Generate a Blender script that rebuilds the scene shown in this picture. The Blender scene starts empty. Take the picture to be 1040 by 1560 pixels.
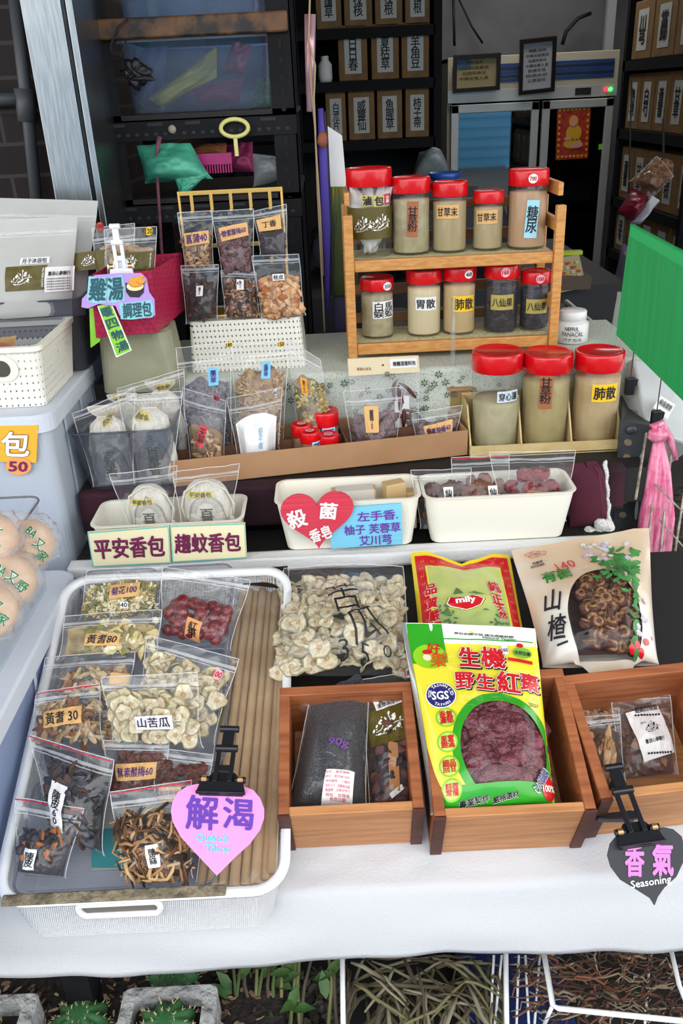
import bpy, math, random
from mathutils import Vector as V, Matrix, noise
S = bpy.context.scene
COL = S.collection
RN = random.Random(11)
# ---------------------------------------------------------------- camera
FPX = 1300.0
PITCH, ROLL, EYE = math.radians(26), math.radians(2.8), 1.56
c_, s_ = math.cos(PITCH), math.sin(PITCH)
cr, sr = math.cos(ROLL), math.sin(ROLL)
F0, U0, R0 = V((0, c_, -s_)), V((0, s_, c_)), V((1, 0, 0))
RX, UX = R0 * cr - U0 * sr, R0 * sr + U0 * cr
cam = bpy.data.cameras.new('camera')
camo = bpy.data.objects.new('camera', cam)
COL.objects.link(camo)
cam.sensor_fit = 'VERTICAL'
cam.sensor_height = 36
cam.lens = 36 * FPX / 1560
cam.clip_start = .05
mw = Matrix.Identity(4)
for i in range(3):
    mw[i][0], mw[i][1], mw[i][2] = RX[i], UX[i], -F0[i]
mw[2][3] = EYE
camo.matrix_world = mw
S.camera = camo
CAM = V((0, 0, EYE))
# ---------------------------------------------------------------- light
S.view_settings.view_transform = 'Standard'
S.view_settings.look = 'None'
S.view_settings.gamma = 1
S.view_settings.exposure = 0.38
w = bpy.data.worlds.new('sky')
S.world = w
w.use_nodes = True
nt = w.node_tree
bg = nt.nodes['Background']
tc = nt.nodes.new('ShaderNodeTexCoord')
sx = nt.nodes.new('ShaderNodeSeparateXYZ')
rp = nt.nodes.new('ShaderNodeValToRGB')
nt.links.new(tc.outputs['Generated'], sx.inputs[0])
nt.links.new(sx.outputs['Z'], rp.inputs[0])
nt.links.new(rp.outputs[0], bg.inputs[0])
e = rp.color_ramp.elements
e[0].position, e[0].color = 0.0, (.55, .56, .57, 1)
e[1].position, e[1].color = .8, (.8, .85, .92, 1)
e2 = e.new(.25)
e2.color = (1.0, 1.0, 1.0, 1)
bg.inputs[1].default_value = 2.6
su = bpy.data.lights.new('sun', 'SUN')
su.energy = .35
su.angle = math.radians(50)
suo = bpy.data.objects.new('sun', su)
COL.objects.link(suo)
suo.rotation_euler = (math.radians(38), 0, math.radians(12))
la = bpy.data.lights.new('shop_fill', 'AREA')  # added fill light that brightens the shop interior, no fixture behind it
la.energy = 18
la.size = 1.2
la.color = (1, .96, .9)
lao = bpy.data.objects.new('shop_fill', la)
COL.objects.link(lao)
lao.location = (1.2, 5.5, 2.85)
S.cycles.transparent_max_bounces = 32
S.cycles.max_bounces = 6
S.cycles.glossy_bounces = 3
S.cycles.transmission_bounces = 4
S.cycles.diffuse_bounces = 3
S.cycles.caustics_reflective = False
S.cycles.caustics_refractive = False
# ---------------------------------------------------------------- geometry of the view, used to measure places
def ray(px, py):
    a, b = (px - 520) / FPX, (780 - py) / FPX
    return F0 + RX * a + UX * b
def PY(px, py, Y):
    d = ray(px, py)
    return CAM + d * (Y / d.y)
def PZ(px, py, Z):
    d = ray(px, py)
    return CAM + d * ((Z - EYE) / d.z)
BA = math.atan(.404)
BN = V((0, -math.sin(BA), math.cos(BA)))
BV = V((0, math.cos(BA), math.sin(BA)))
BO = V((0, .74, .60))
def PB(px, py, h=0.0):
    d = ray(px, py)
    return CAM + d * ((h - (CAM - BO).dot(BN)) / d.dot(BN))
def board(a, b, h):
    return BO + V((a, 0, 0)) + BV * b + BN * h
BM = Matrix(((1, 0, 0, 0), (0, BV.y, BN.y, .74), (0, BV.z, BN.z, .60), (0, 0, 0, 1)))
def proj(p):
    q = p - CAM
    t = q.dot(F0)
    return 520 + FPX * q.dot(RX) / t, 780 - FPX * q.dot(UX) / t, t
def qy(tl, tr, br, bl, yt, yb):
    return [PY(*tl, yt), PY(*tr, yt), PY(*br, yb), PY(*bl, yb)]
def qb(tl, tr, br, bl, ht, hb):
    return [PB(*tl, ht), PB(*tr, ht), PB(*br, hb), PB(*bl, hb)]
# ---------------------------------------------------------------- materials
def lin(h):
    h = h.lstrip('#')
    o = []
    for i in (0, 2, 4):
        x = int(h[i:i + 2], 16) / 255
        o.append(x / 12.92 if x <= .04045 else ((x + .055) / 1.055) ** 2.4)
    return (*o, 1)
MC = {}
def M(name, hx, rough=.5, metal=0, var=None, bump=None, coat=0, spec=.5, sub=0, wave=None, emit=0):
    if name in MC:
        return MC[name]
    m = bpy.data.materials.new(name)
    MC[name] = m
    m.use_nodes = True
    n, l = m.node_tree.nodes, m.node_tree.links
    b = n['Principled BSDF']
    b.inputs['Base Color'].default_value = lin(hx)
    b.inputs['Roughness'].default_value = rough
    b.inputs['Metallic'].default_value = metal
    b.inputs['Specular IOR Level'].default_value = spec
    b.inputs['Coat Weight'].default_value = coat
    if emit:
        b.inputs['Emission Color'].default_value = lin(hx)
        b.inputs['Emission Strength'].default_value = emit
    t = n.new('ShaderNodeTexCoord')
    if var:
        q = n.new('ShaderNodeTexNoise')
        q.inputs['Scale'].default_value = var[1]
        q.inputs['Detail'].default_value = 4
        if wave:
            mp = n.new('ShaderNodeMapping')
            mp.inputs['Scale'].default_value = wave
            l.new(t.outputs['Object'], mp.inputs[0])
            l.new(mp.outputs[0], q.inputs['Vector'])
        else:
            l.new(t.outputs['Object'], q.inputs['Vector'])
        r = n.new('ShaderNodeValToRGB')
        r.color_ramp.elements[0].position = .38
        r.color_ramp.elements[1].position = .62
        r.color_ramp.elements[0].color = lin(hx)
        r.color_ramp.elements[1].color = lin(var[0])
        l.new(q.outputs['Fac'], r.inputs[0])
        l.new(r.outputs[0], b.inputs['Base Color'])
    if bump:
        q = n.new('ShaderNodeTexNoise')
        q.inputs['Scale'].default_value = bump[0]
        q.inputs['Detail'].default_value = 3
        l.new(t.outputs['Object'], q.inputs['Vector'])
        u = n.new('ShaderNodeBump')
        u.inputs['Strength'].default_value = bump[1]
        u.inputs['Distance'].default_value = .01
        l.new(q.outputs['Fac'], u.inputs['Height'])
        l.new(u.outputs[0], b.inputs['Normal'])
    return m
def film(name, tint='#ffffff', k=1.0, milk=.06, rough=.08, bump=(28, .25), mcol='#ffffff'):
    if name in MC:
        return MC[name]
    m = bpy.data.materials.new(name)
    MC[name] = m
    m.use_nodes = True
    n, l = m.node_tree.nodes, m.node_tree.links
    n.remove(n['Principled BSDF'])
    out = n['Material Output']
    tr = n.new('ShaderNodeBsdfTransparent')
    tr.inputs[0].default_value = lin(tint)
    gl = n.new('ShaderNodeBsdfGlossy')
    gl.inputs['Roughness'].default_value = rough
    fr = n.new('ShaderNodeLayerWeight')
    pw = n.new('ShaderNodeMath')
    pw.operation = 'POWER'
    pw.inputs[1].default_value = 5
    l.new(fr.outputs['Facing'], pw.inputs[0])
    mu = n.new('ShaderNodeMath')
    mu.operation = 'MULTIPLY_ADD'
    mu.use_clamp = True
    mu.inputs[1].default_value = .55 * k
    mu.inputs[2].default_value = .03 * k
    l.new(pw.outputs[0], mu.inputs[0])
    if bump:
        t = n.new('ShaderNodeTexCoord')
        q = n.new('ShaderNodeTexNoise')
        q.inputs['Scale'].default_value = bump[0]
        q.inputs['Detail'].default_value = 2
        q.inputs['Distortion'].default_value = 1.2
        u = n.new('ShaderNodeBump')
        u.inputs['Strength'].default_value = bump[1]
        u.inputs['Distance'].default_value = .012
        l.new(t.outputs['Object'], q.inputs['Vector'])
        l.new(q.outputs['Fac'], u.inputs['Height'])
        l.new(u.outputs[0], gl.inputs['Normal'])
        l.new(u.outputs[0], fr.inputs['Normal'])
    mx = n.new('ShaderNodeMixShader')
    l.new(mu.outputs[0], mx.inputs[0])
    l.new(tr.outputs[0], mx.inputs[1])
    l.new(gl.outputs[0], mx.inputs[2])
    last = mx
    if milk:
        d = n.new('ShaderNodeBsdfDiffuse')
        d.inputs[0].default_value = lin(mcol)
        m2 = n.new('ShaderNodeMixShader')
        m2.inputs[0].default_value = milk
        l.new(mx.outputs[0], m2.inputs[1])
        l.new(d.outputs[0], m2.inputs[2])
        last = m2
    l.new(last.outputs[0], out.inputs[0])
    return m
def holes(name, hx, ku, kv, th, diag=False, rough=.45, floor=False):
    """plastic or wire with regular holes cut by a pattern that follows the wall"""
    if name in MC:
        return MC[name]
    m = M(name, hx, rough)
    n, l = m.node_tree.nodes, m.node_tree.links
    b = n['Principled BSDF']
    def ma(op, a, c=None):
        x = n.new('ShaderNodeMath')
        x.operation = op
        for i, y in enumerate((a, c)):
            if y is None:
                continue
            if isinstance(y, (int, float)):
                x.inputs[i].default_value = y
            else:
                l.new(y, x.inputs[i])
        return x.outputs[0]
    t = n.new('ShaderNodeTexCoord')
    q = n.new('ShaderNodeSeparateXYZ')
    l.new(t.outputs['Object'], q.inputs[0])
    if floor:
        u, v = q.outputs['X'], q.outputs['Y']
    else:
        u, v = ma('ADD', q.outputs['X'], q.outputs['Y']), q.outputs['Z']
    u, v = ma('MULTIPLY', u, ku), ma('MULTIPLY', v, kv)
    if diag:
        u, v = ma('ADD', u, v), ma('SUBTRACT', u, v)
    h = ma('GREATER_THAN', ma('MULTIPLY', ma('SINE', u), ma('SINE', v)), th)
    if not diag:
        h = ma('GREATER_THAN', ma('MINIMUM', ma('SINE', u), ma('SINE', v)), th)
    l.new(ma('SUBTRACT', 1, h), b.inputs['Alpha'])
    return m
# ---------------------------------------------------------------- meshes
class MB:
    def __init__(s):
        s.v, s.f, s.m = [], [], []
    def add(s, vs, fs, T=None, mi=0):
        o = len(s.v)
        s.v += [T @ V(x) for x in vs] if T is not None else [V(x) for x in vs]
        s.f += [tuple(i + o for i in f) for f in fs]
        s.m += [mi] * len(fs)
        return s
    def box(s, a, b, T=None, mi=0):
        (x0, y0, z0), (x1, y1, z1) = a, b
        return s.add([(x0, y0, z0), (x1, y0, z0), (x1, y1, z0), (x0, y1, z0), (x0, y0, z1), (x1, y0, z1), (x1, y1, z1), (x0, y1, z1)],
                     [(0, 3, 2, 1), (4, 5, 6, 7), (0, 1, 5, 4), (1, 2, 6, 5), (2, 3, 7, 6), (3, 0, 4, 7)], T, mi)
    def quad(s, a, b, c, d, mi=0):
        return s.add([a, b, c, d], [(0, 1, 2, 3)], None, mi)
    def tube(s, pts, r, n=8, T=None, mi=0, closed=False):
        pts = [V(p) for p in pts]
        k = len(pts)
        vs, fs = [], []
        up = None
        for i, p in enumerate(pts):
            d = (pts[(i + 1) % k] - pts[i - 1]) if closed else (pts[min(i + 1, k - 1)] - pts[max(i - 1, 0)])
            if d.length < 1e-9:
                d = V((0, 0, 1))
            d.normalize()
            if up is None:
                up = V((0, 0, 1)) if abs(d.z) < .9 else V((1, 0, 0))
            x = d.cross(up).normalized()
            up = x.cross(d).normalized()
            rr = r[i] if isinstance(r, (list, tuple)) else r
            vs += [p + (x * math.cos(2 * math.pi * j / n) + up * math.sin(2 * math.pi * j / n)) * rr for j in range(n)]
        for i in range(k if closed else k - 1):
            a, b = i * n, ((i + 1) % k) * n
            fs += [(a + j, a + (j + 1) % n, b + (j + 1) % n, b + j) for j in range(n)]
        if not closed:
            fs += [tuple(range(n))[::-1], tuple((k - 1) * n + j for j in range(n))]
        return s.add(vs, fs, T, mi)
    def lathe(s, prof, n=32, T=None, mi=0, caps=True, rib=0, ribn=24):
        vs, fs = [], []
        for r, z in prof:
            for j in range(n):
                a = 2 * math.pi * j / n
                q = r * (1 + rib * math.cos(a * ribn))
                vs.append((q * math.cos(a), q * math.sin(a), z))
        for i in range(len(prof) - 1):
            fs += [(i * n + j, i * n + (j + 1) % n, (i + 1) * n + (j + 1) % n, (i + 1) * n + j) for j in range(n)]
        if caps:
            fs += [tuple(range(n))[::-1], tuple((len(prof) - 1) * n + j for j in range(n))]
        return s.add(vs, fs, T, mi)
    def prism(s, pts, z0, z1, T=None, mi=0):
        n = len(pts)
        vs = [(x, y, z0) for x, y in pts] + [(x, y, z1) for x, y in pts]
        fs = [tuple(range(n))[::-1], tuple(range(n, 2 * n))] + [(j, (j + 1) % n, n + (j + 1) % n, n + j) for j in range(n)]
        return s.add(vs, fs, T, mi)
    def blob(s, rad, T=None, mi=0, seg=10, ring=7, amp=.0, fq=2.0, seed=0.0):
        vs, fs = [(0, 0, rad[2])], []
        for i in range(1, ring):
            p = math.pi * i / ring
            for j in range(seg):
                a = 2 * math.pi * j / seg
                d = V((math.sin(p) * math.cos(a), math.sin(p) * math.sin(a), math.cos(p)))
                k = 1 + amp * noise.noise(d * fq + V((seed, seed * 1.7, 3.1)))
                vs.append((d.x * rad[0] * k, d.y * rad[1] * k, d.z * rad[2] * k))
        vs.append((0, 0, -rad[2]))
        L = len(vs) - 1
        for j in range(seg):
            fs.append((0, 1 + j, 1 + (j + 1) % seg))
            fs.append((L, L - seg + (j + 1) % seg, L - seg + j))
        for i in range(ring - 2):
            a = 1 + i * seg
            fs += [(a + j, a + seg + j, a + seg + (j + 1) % seg, a + (j + 1) % seg) for j in range(seg)]
        return s.add(vs, fs, T, mi)
    def rrect(s, loops, cap0=True, cap1=False, T=None, mi=0, k=5):
        """rounded-rectangle loops: (x0,y0,x1,y1,r,z) lofted in order"""
        vs, fs = [], []
        n = 4 * (k + 1)
        for x0, y0, x1, y1, r, z in loops:
            for q, (cx, cy) in enumerate(((x1 - r, y1 - r), (x0 + r, y1 - r), (x0 + r, y0 + r), (x1 - r, y0 + r))):
                for j in range(k + 1):
                    a = math.pi / 2 * (q + j / k)
                    vs.append((cx + r * math.cos(a), cy + r * math.sin(a), z))
        for i in range(len(loops) - 1):
            fs += [(i * n + j, i * n + (j + 1) % n, (i + 1) * n + (j + 1) % n, (i + 1) * n + j) for j in range(n)]
        if cap0:
            fs.append(tuple(range(n))[::-1])
        if cap1:
            fs.append(tuple((len(loops) - 1) * n + j for j in range(n)))
        return s.add(vs, fs, T, mi)
ORG = {}
def tag(o, label=None, cat=None, group=None, kind=None):
    if label:
        o['label'] = label
    if cat:
        o['category'] = cat
    if group:
        o['group'] = group
    if kind:
        o['kind'] = kind
    return o
def thing(name, label, cat, loc, group=None):
    o = bpy.data.objects.new(name, None)
    COL.objects.link(o)
    o.location = V(loc)
    o.empty_display_size = .02
    ORG[o.name] = V(loc)
    return tag(o, label, cat, group)
def part(name, mb, mat, parent=None, smooth=False, bevel=0, kind=None, label=None, solid=0, loc=None):
    o0 = ORG[parent.name] if parent is not None else (V(loc) if loc is not None else V((0, 0, 0)))
    me = bpy.data.meshes.new(name)
    me.from_pydata([tuple(x - o0) for x in mb.v], [], mb.f)
    for x in (mat if isinstance(mat, (list, tuple)) else [mat]):
        me.materials.append(x)
    if any(mb.m):
        me.polygons.foreach_set('material_index', mb.m)
    if smooth:
        me.polygons.foreach_set('use_smooth', [True] * len(mb.f))
    me.update()
    o = bpy.data.objects.new(name, me)
    COL.objects.link(o)
    if parent is not None:
        o.parent = parent
    else:
        o.location = o0
    ORG[o.name] = o0
    if solid:
        x = o.modifiers.new('s', 'SOLIDIFY')
        x.thickness = solid
        x.offset = -1
    if bevel:
        x = o.modifiers.new('b', 'BEVEL')
        x.width = bevel
        x.segments = 2
        x.limit_method = 'ANGLE'
    if kind:
        o['kind'] = kind
    if label:
        o['label'] = label
    return o
def solo(name, label, cat, mb, mat, group=None, **k):
    n = len(mb.v)
    lo = V((sum(x.x for x in mb.v) / n, sum(x.y for x in mb.v) / n, min(x.z for x in mb.v)))
    return tag(part(name, mb, mat, None, loc=lo, **k), label, cat, group)
def struct(name, mb, mat, **k):
    return part(name, mb, mat, None, kind='structure', **k)
# ---------------------------------------------------------------- surfaces that labels and print follow
class Quad:
    def __init__(s, q):
        s.tl, s.tr, s.br, s.bl = q
        s.N = ((s.tr - s.bl).cross(s.tl - s.br)).normalized()
        if s.N.dot(CAM - s.bl) < 0:
            s.N = -s.N
        s.W = ((s.tr - s.tl).length + (s.br - s.bl).length) / 2
        s.H = ((s.tl - s.bl).length + (s.tr - s.br).length) / 2
    def at(s, u, v, h=0.0):
        return s.bl * ((1 - u) * (1 - v)) + s.br * (u * (1 - v)) + s.tl * ((1 - u) * v) + s.tr * (u * v) + s.N * h
class Cyl:
    def __init__(s, c, r, h, face=None):
        s.c, s.r, s.H = V(c), r, h
        d = CAM - s.c
        s.a0 = math.atan2(d.y, d.x) if face is None else face
        s.W = math.pi * r
    def at(s, u, v, h=0.0):
        a = s.a0 + (u - .5) * math.pi
        return s.c + V(((s.r + h) * math.cos(a), (s.r + h) * math.sin(a), v * s.H))
def uvpx(S_, px, py):
    u = v = .5
    for _ in range(12):
        x, y, _t = proj(S_.at(u, v))
        xu, yu, _t = proj(S_.at(u + .01, v))
        xv, yv, _t = proj(S_.at(u, v + .01))
        a, b, c, d = (xu - x) / .01, (xv - x) / .01, (yu - y) / .01, (yv - y) / .01
        det = a * d - b * c
        if abs(det) < 1e-6:
            break
        ex, ey = px - x, py - y
        u += max(-.2, min(.2, (d * ex - b * ey) / det))
        v += max(-.2, min(.2, (-c * ex + a * ey) / det))
        u, v = max(-.1, min(1.1, u)), max(-.1, min(1.1, v))
    return u, v
def metres(S_, u, v):
    x, y, _t = proj(S_.at(u, v))
    xu, yu, _t = proj(S_.at(u + .02, v))
    xv, yv, _t = proj(S_.at(u, v + .02))
    return .02 * S_.W / max(1e-6, math.hypot(xu - x, yu - y)), .02 * S_.H / max(1e-6, math.hypot(xv - x, yv - y))
def lmap(S_, u, v, rot):
    c, s = math.cos(math.radians(rot)), math.sin(math.radians(rot))
    return lambda x, y, h: S_.at(u + (x * c - y * s) / S_.W, v + (x * s + y * c) / S_.H, h)
def rect(S_, u, v, w, h, mat, parent, name='label', rot=0, hh=.0007, nx=6, ny=4, label=None):
    f = lmap(S_, u, v, rot)
    if not isinstance(S_, Quad):
        nx, ny = max(nx, int(w / .003)), max(ny, int(h / .003))
    mb = MB()
    vs = [f(w * (i / nx - .5), h * (j / ny - .5), hh) for j in range(ny + 1) for i in range(nx + 1)]
    fs = [(j * (nx + 1) + i, j * (nx + 1) + i + 1, (j + 1) * (nx + 1) + i + 1, (j + 1) * (nx + 1) + i) for j in range(ny) for i in range(nx)]
    mb.add(vs, fs)
    return part(name, mb, mat, parent, label=label)
def poly(S_, u, v, pts, mat, parent, name='sticker', rot=0, hh=.0007, k=3, inner=0.0, label=None, mb=None):
    f = lmap(S_, u, v, rot)
    n = len(pts)
    vs, fs = [], []
    if inner == 0:
        vs.append(f(0, 0, hh))
        for i in range(1, k + 1):
            vs += [f(x * i / k, y * i / k, hh) for x, y in pts]
        fs += [(0, 1 + j, 1 + (j + 1) % n) for j in range(n)]
        st = range(k - 1)
        o = 1
    else:
        for i in range(k + 1):
            q = inner + (1 - inner) * i / k
            vs += [f(x * q, y * q, hh) for x, y in pts]
        st = range(k)
        o = 0
    for i in st:
        a = o + i * n
        fs += [(a + j, a + n + j, a + n + (j + 1) % n, a + (j + 1) % n) for j in range(n)]
    own = mb is None
    mb = mb or MB()
    mb.add(vs, fs)
    return part(name, mb, mat, parent, label=label) if own else mb
def ell(a, b, n=28, rot=0):
    c, s = math.cos(rot), math.sin(rot)
    return [(a * math.cos(t) * c - b * math.sin(t) * s, a * math.cos(t) * s + b * math.sin(t) * c) for t in [2 * math.pi * i / n for i in range(n)]]
TX = {}
def glyphs(txt, bold):
    k = (txt, bold)
    if k not in TX:
        cu = bpy.data.curves.new('t', 'FONT')
        cu.body = txt
        cu.offset = bold if bold <= .014 else 0
        cu.align_x = 'CENTER'
        cu.space_line = .82 if '\n' in txt else 1
        cu.resolution_u = 2
        ob = bpy.data.objects.new('t', cu)
        me = ob.to_mesh()
        vs = [(x.co.x, x.co.y, 0.0) for x in me.vertices]
        fs = [tuple(p.vertices) for p in me.polygons]
        if bold > .014:
            n, v0, f0 = len(vs), vs, fs
            for i in range(6):
                dx, dy = bold * math.cos(i * 1.047), bold * math.sin(i * 1.047)
                vs = vs + [(x + dx, y + dy, 4e-5 * (i + 1)) for x, y, z in v0]
                fs = fs + [tuple(a + n * (i + 1) for a in p) for p in f0]
        ob.to_mesh_clear()
        bpy.data.objects.remove(ob)
        bpy.data.curves.remove(cu)
        if not vs:
            vs, fs = [(0, 0, 0), (1, 0, 0), (1, 1, 0)], []
        xs, ys = [p[0] for p in vs], [p[1] for p in vs]
        x0, x1, y0, y1 = min(xs), max(xs), min(ys), max(ys)
        TX[k] = ([(x - (x0 + x1) / 2, y - (y0 + y1) / 2, z) for x, y, z in vs], fs, max(x1 - x0, 1e-6), max(y1 - y0, 1e-6))
    return TX[k]
def fine(vs, fs, kx, ky, lim=.0045):
    """split the glyph triangles evenly so that they follow a curved surface"""
    tri = []
    for p in fs:
        tri += [(p[0], p[i], p[i + 1]) for i in range(1, len(p) - 1)]
    for _ in range(3):
        m = max(math.hypot((vs[a][0] - vs[b][0]) * kx, (vs[a][1] - vs[b][1]) * ky) for t in tri for a, b in ((t[0], t[1]), (t[1], t[2]), (t[2], t[0])))
        if m < lim:
            break
        vs, mid, out = list(vs), {}, []
        def md(a, b):
            k = (min(a, b), max(a, b))
            if k not in mid:
                mid[k] = len(vs)
                vs.append(tuple((p + q) / 2 for p, q in zip(vs[a], vs[b])))
            return mid[k]
        for a, b, c in tri:
            x, y, z = md(a, b), md(b, c), md(c, a)
            out += [(a, x, z), (x, b, y), (z, y, c), (x, y, z)]
        tri = out
    return vs, tri
def lettering(S_, u, v, w, h, txt, mat, parent, rot=0, bold=.015, vert=False, hh=.0013, name='lettering', slant=0.0, stretch=1.35, mb=None):
    if vert:
        txt = '\n'.join(txt)
    vs, fs, gw, gh = glyphs(txt, bold)
    kx, ky = w / gw, h / gh
    kx, ky = min(kx, ky * stretch), min(ky, kx * stretch)
    if not isinstance(S_, Quad):
        vs, fs = fine(vs, fs, kx, ky)
    f = lmap(S_, u, v, rot)
    own = mb is None
    mb = mb or MB()
    mb.add([f(x * kx + y * ky * slant, y * ky, hh + z) for x, y, z in vs], fs)
    return part(name, mb, mat, parent) if own else mb
def strokes(S_, u, v, lines, wd, mat, parent, name='print', rot=0, hh=.0012, mb=None):
    f = lmap(S_, u, v, rot)
    own = mb is None
    mb = mb or MB()
    for ln in lines:
        vs, fs = [], []
        for i, (x, y) in enumerate(ln):
            a, b = ln[max(i - 1, 0)], ln[min(i + 1, len(ln) - 1)]
            dx, dy = b[0] - a[0], b[1] - a[1]
            q = math.hypot(dx, dy) or 1
            nx, ny = -dy / q * wd / 2, dx / q * wd / 2
            vs += [f(x + nx, y + ny, hh), f(x - nx, y - ny, hh)]
        fs = [(2 * i, 2 * i + 1, 2 * i + 3, 2 * i + 2) for i in range(len(ln) - 1)]
        mb.add(vs, fs)
    return part(name, mb, mat, parent) if own else mb
def lab(S_, px, py, w, h, txt, mat, tm, parent, rot=0, vert=False, round_=False, bold=.015, fit=(.86, .72), name=None, label=None, slant=0, hh=.0009):
    u, v = uvpx(S_, px, py)
    mx, my = metres(S_, u, v)
    if round_:
        p = poly(S_, u, v, ell(w * mx / 2, h * my / 2), mat, parent, name or 'price_sticker', rot, hh, label=label)
    else:
        p = rect(S_, u, v, w * mx, h * my, mat, parent, name or 'label', rot, hh, label=label)
    if txt:
        lettering(S_, u, v, w * mx * fit[0], h * my * fit[1], txt, tm, p, rot, bold, vert, hh + .0007, slant=slant)
    return p
def spray(S_, u, v, sz, mat, parent, name='leaf_print', rot=0, hh=.0014):
    """flowering spray used as the shop emblem: stems, leaves, bell flowers, dots"""
    mb = MB()
    def arc(p, q, b, n=8):
        r = []
        for i in range(n + 1):
            t = i / n
            x, y = p[0] + (q[0] - p[0]) * t, p[1] + (q[1] - p[1]) * t
            d = math.sin(math.pi * t) * b
            r.append((x - (q[1] - p[1]) * d, y + (q[0] - p[0]) * d))
        return [(x * sz, y * sz) for x, y in r]
    L = [arc((-.75, -.42), (.45, -.2), -.12), arc((-.1, -.32), (.05, .5), -.15), arc((-.35, -.42), (.8, .05), .12), arc((-.7, -.3), (-.3, -.02), -.2), (arc((.02, .05), (.42, .38), .1)), arc((-.1, -.1), (-.45, .2), -.2)]
    strokes(S_, u, v, L, .035 * sz, mat, parent, rot=rot, hh=hh, mb=mb)
    c, s = math.cos(math.radians(rot)), math.sin(math.radians(rot))
    for x, y, a, b, t in ((.08, .58, .09, .05, 1.2), (.3, .42, .13, .06, .6), (-.12, .3, .11, .05, 2.0), (-.2, -.25, .12, .05, .3), (.1, -.12, .12, .055, .9), (-.55, -.45, .1, .05, .2), (.62, .18, .1, .05, 1.3), (-.62, .0, .09, .05, 1.0), (.5, -.22, .1, .1, 0), (.56, -.12, .08, .1, .5), (-.42, .14, .1, .1, 0), (-.36, .24, .07, .09, .4), (.28, .22, .09, .09, 0), (.34, .3, .06, .08, .5), (-.8, -.2, .1, .05, 1.0), (.82, .07, .04, .04, 0), (-.22, .02, .035, .035, 0), (.3, -.38, .035, .035, 0), (-.3, .42, .035, .035, 0), (.62, -.35, .035, .035, 0), (-.65, -.16, .035, .035, 0)):
        X, Y = x * sz, y * sz
        poly(S_, u + (X * c - Y * s) / S_.W, v + (X * s + Y * c) / S_.H, ell(a * sz, b * sz, 12, t), mat, parent, rot=rot, hh=hh, mb=mb, k=2)
    return part(name, mb, mat, parent)
# ---------------------------------------------------------------- palette
FILM = film('clear film', k=1.2, milk=.022, rough=.04, bump=(22, .5))
FILM2 = film('crumpled clear film', k=1.5, milk=.02, rough=.04, bump=(30, .6))
FROST = film('frosted pouch film', k=.7, milk=.13, rough=.2, mcol='#e8e8e6')
SLIP = film('thin clear film', k=1.1, milk=.015, rough=.06, bump=(20, .4))
ACR = film('clear acrylic', tint='#f4f6f8', k=.8, milk=.05, rough=.04, bump=None)
SMOKE = film('grey acrylic', tint='#d6d8de', k=.9, milk=.10, rough=.05, bump=None, mcol='#8c8f98')
JARP = film('clear jar plastic', tint='#fbfcfb', k=1.0, milk=.02, rough=.04, bump=None)
STOR = film('milky storage plastic', tint='#dfe8f4', k=.6, milk=.62, rough=.25, bump=None, mcol='#dce4ee')
STORB = film('bluish storage plastic', tint='#cfdcf2', k=.6, milk=.55, rough=.2, bump=None, mcol='#b4c6ea')
INK, WHITE = M('black ink', '#17151a', .6), M('white print', '#f4f4f0', .6)
PAPER = M('white paper', '#efedea', .7)
TAN = M('kraft label paper', '#e0b070', .7)
YEL = M('yellow label paper', '#f6c61c', .6)
PURI, REDI = M('purple ink', '#4a2470', .6), M('red ink', '#c2182c', .6)
LBLUE, PINKS = M('pale blue paper', '#a4dcec', .6), M('pink paper', '#f2b8c0', .6)
OLIVE = M('olive print', '#5a4f16', .5)
IVORY = M('ivory plastic', '#eeeadb', .35)
REDLID = M('red lid plastic', '#d80c18', .25, coat=.3)
WOOD = M('reddish brown wood', '#a8633a', .55, var=('#8a4c2a', 9), wave=(1, 12, 12))
WOODF = M('pale wood front', '#c58a58', .5, var=('#b07444', 10), wave=(1, 14, 14))
WOODD = M('dark wood end grain', '#5b3024', .6, var=('#472218', 30))
BAMB = M('bamboo', '#d39a58', .45, var=('#c08240', 14), wave=(3, 12, 12))
CLIPB, CLIPW = M('black clip plastic', '#15161b', .35), M('white clip plastic', '#e8e8ea', .4)
BRASS = M('brass spring', '#d8a070', .3, 1)
GOLD = M('gold lacquer metal', '#d8b060', .35, .6)
STEEL = M('black angle steel', '#0d0d10', .7, 0, var=('#16161a', 12), spec=.25)
ZIPM = film('zip strip plastic', k=.8, milk=.30, rough=.15, bump=None)
SEAM = film('sealed film edge', k=1.0, milk=.38, rough=.15, bump=None)
SEALR = M('red seal line', '#c81838', .5)
CARD = M('brown cardboard', '#a9825c', .7, var=('#9c764f', 18))
BROWNB = M('tan carton board', '#b08660', .6, var=('#a87e58', 14))
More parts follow.
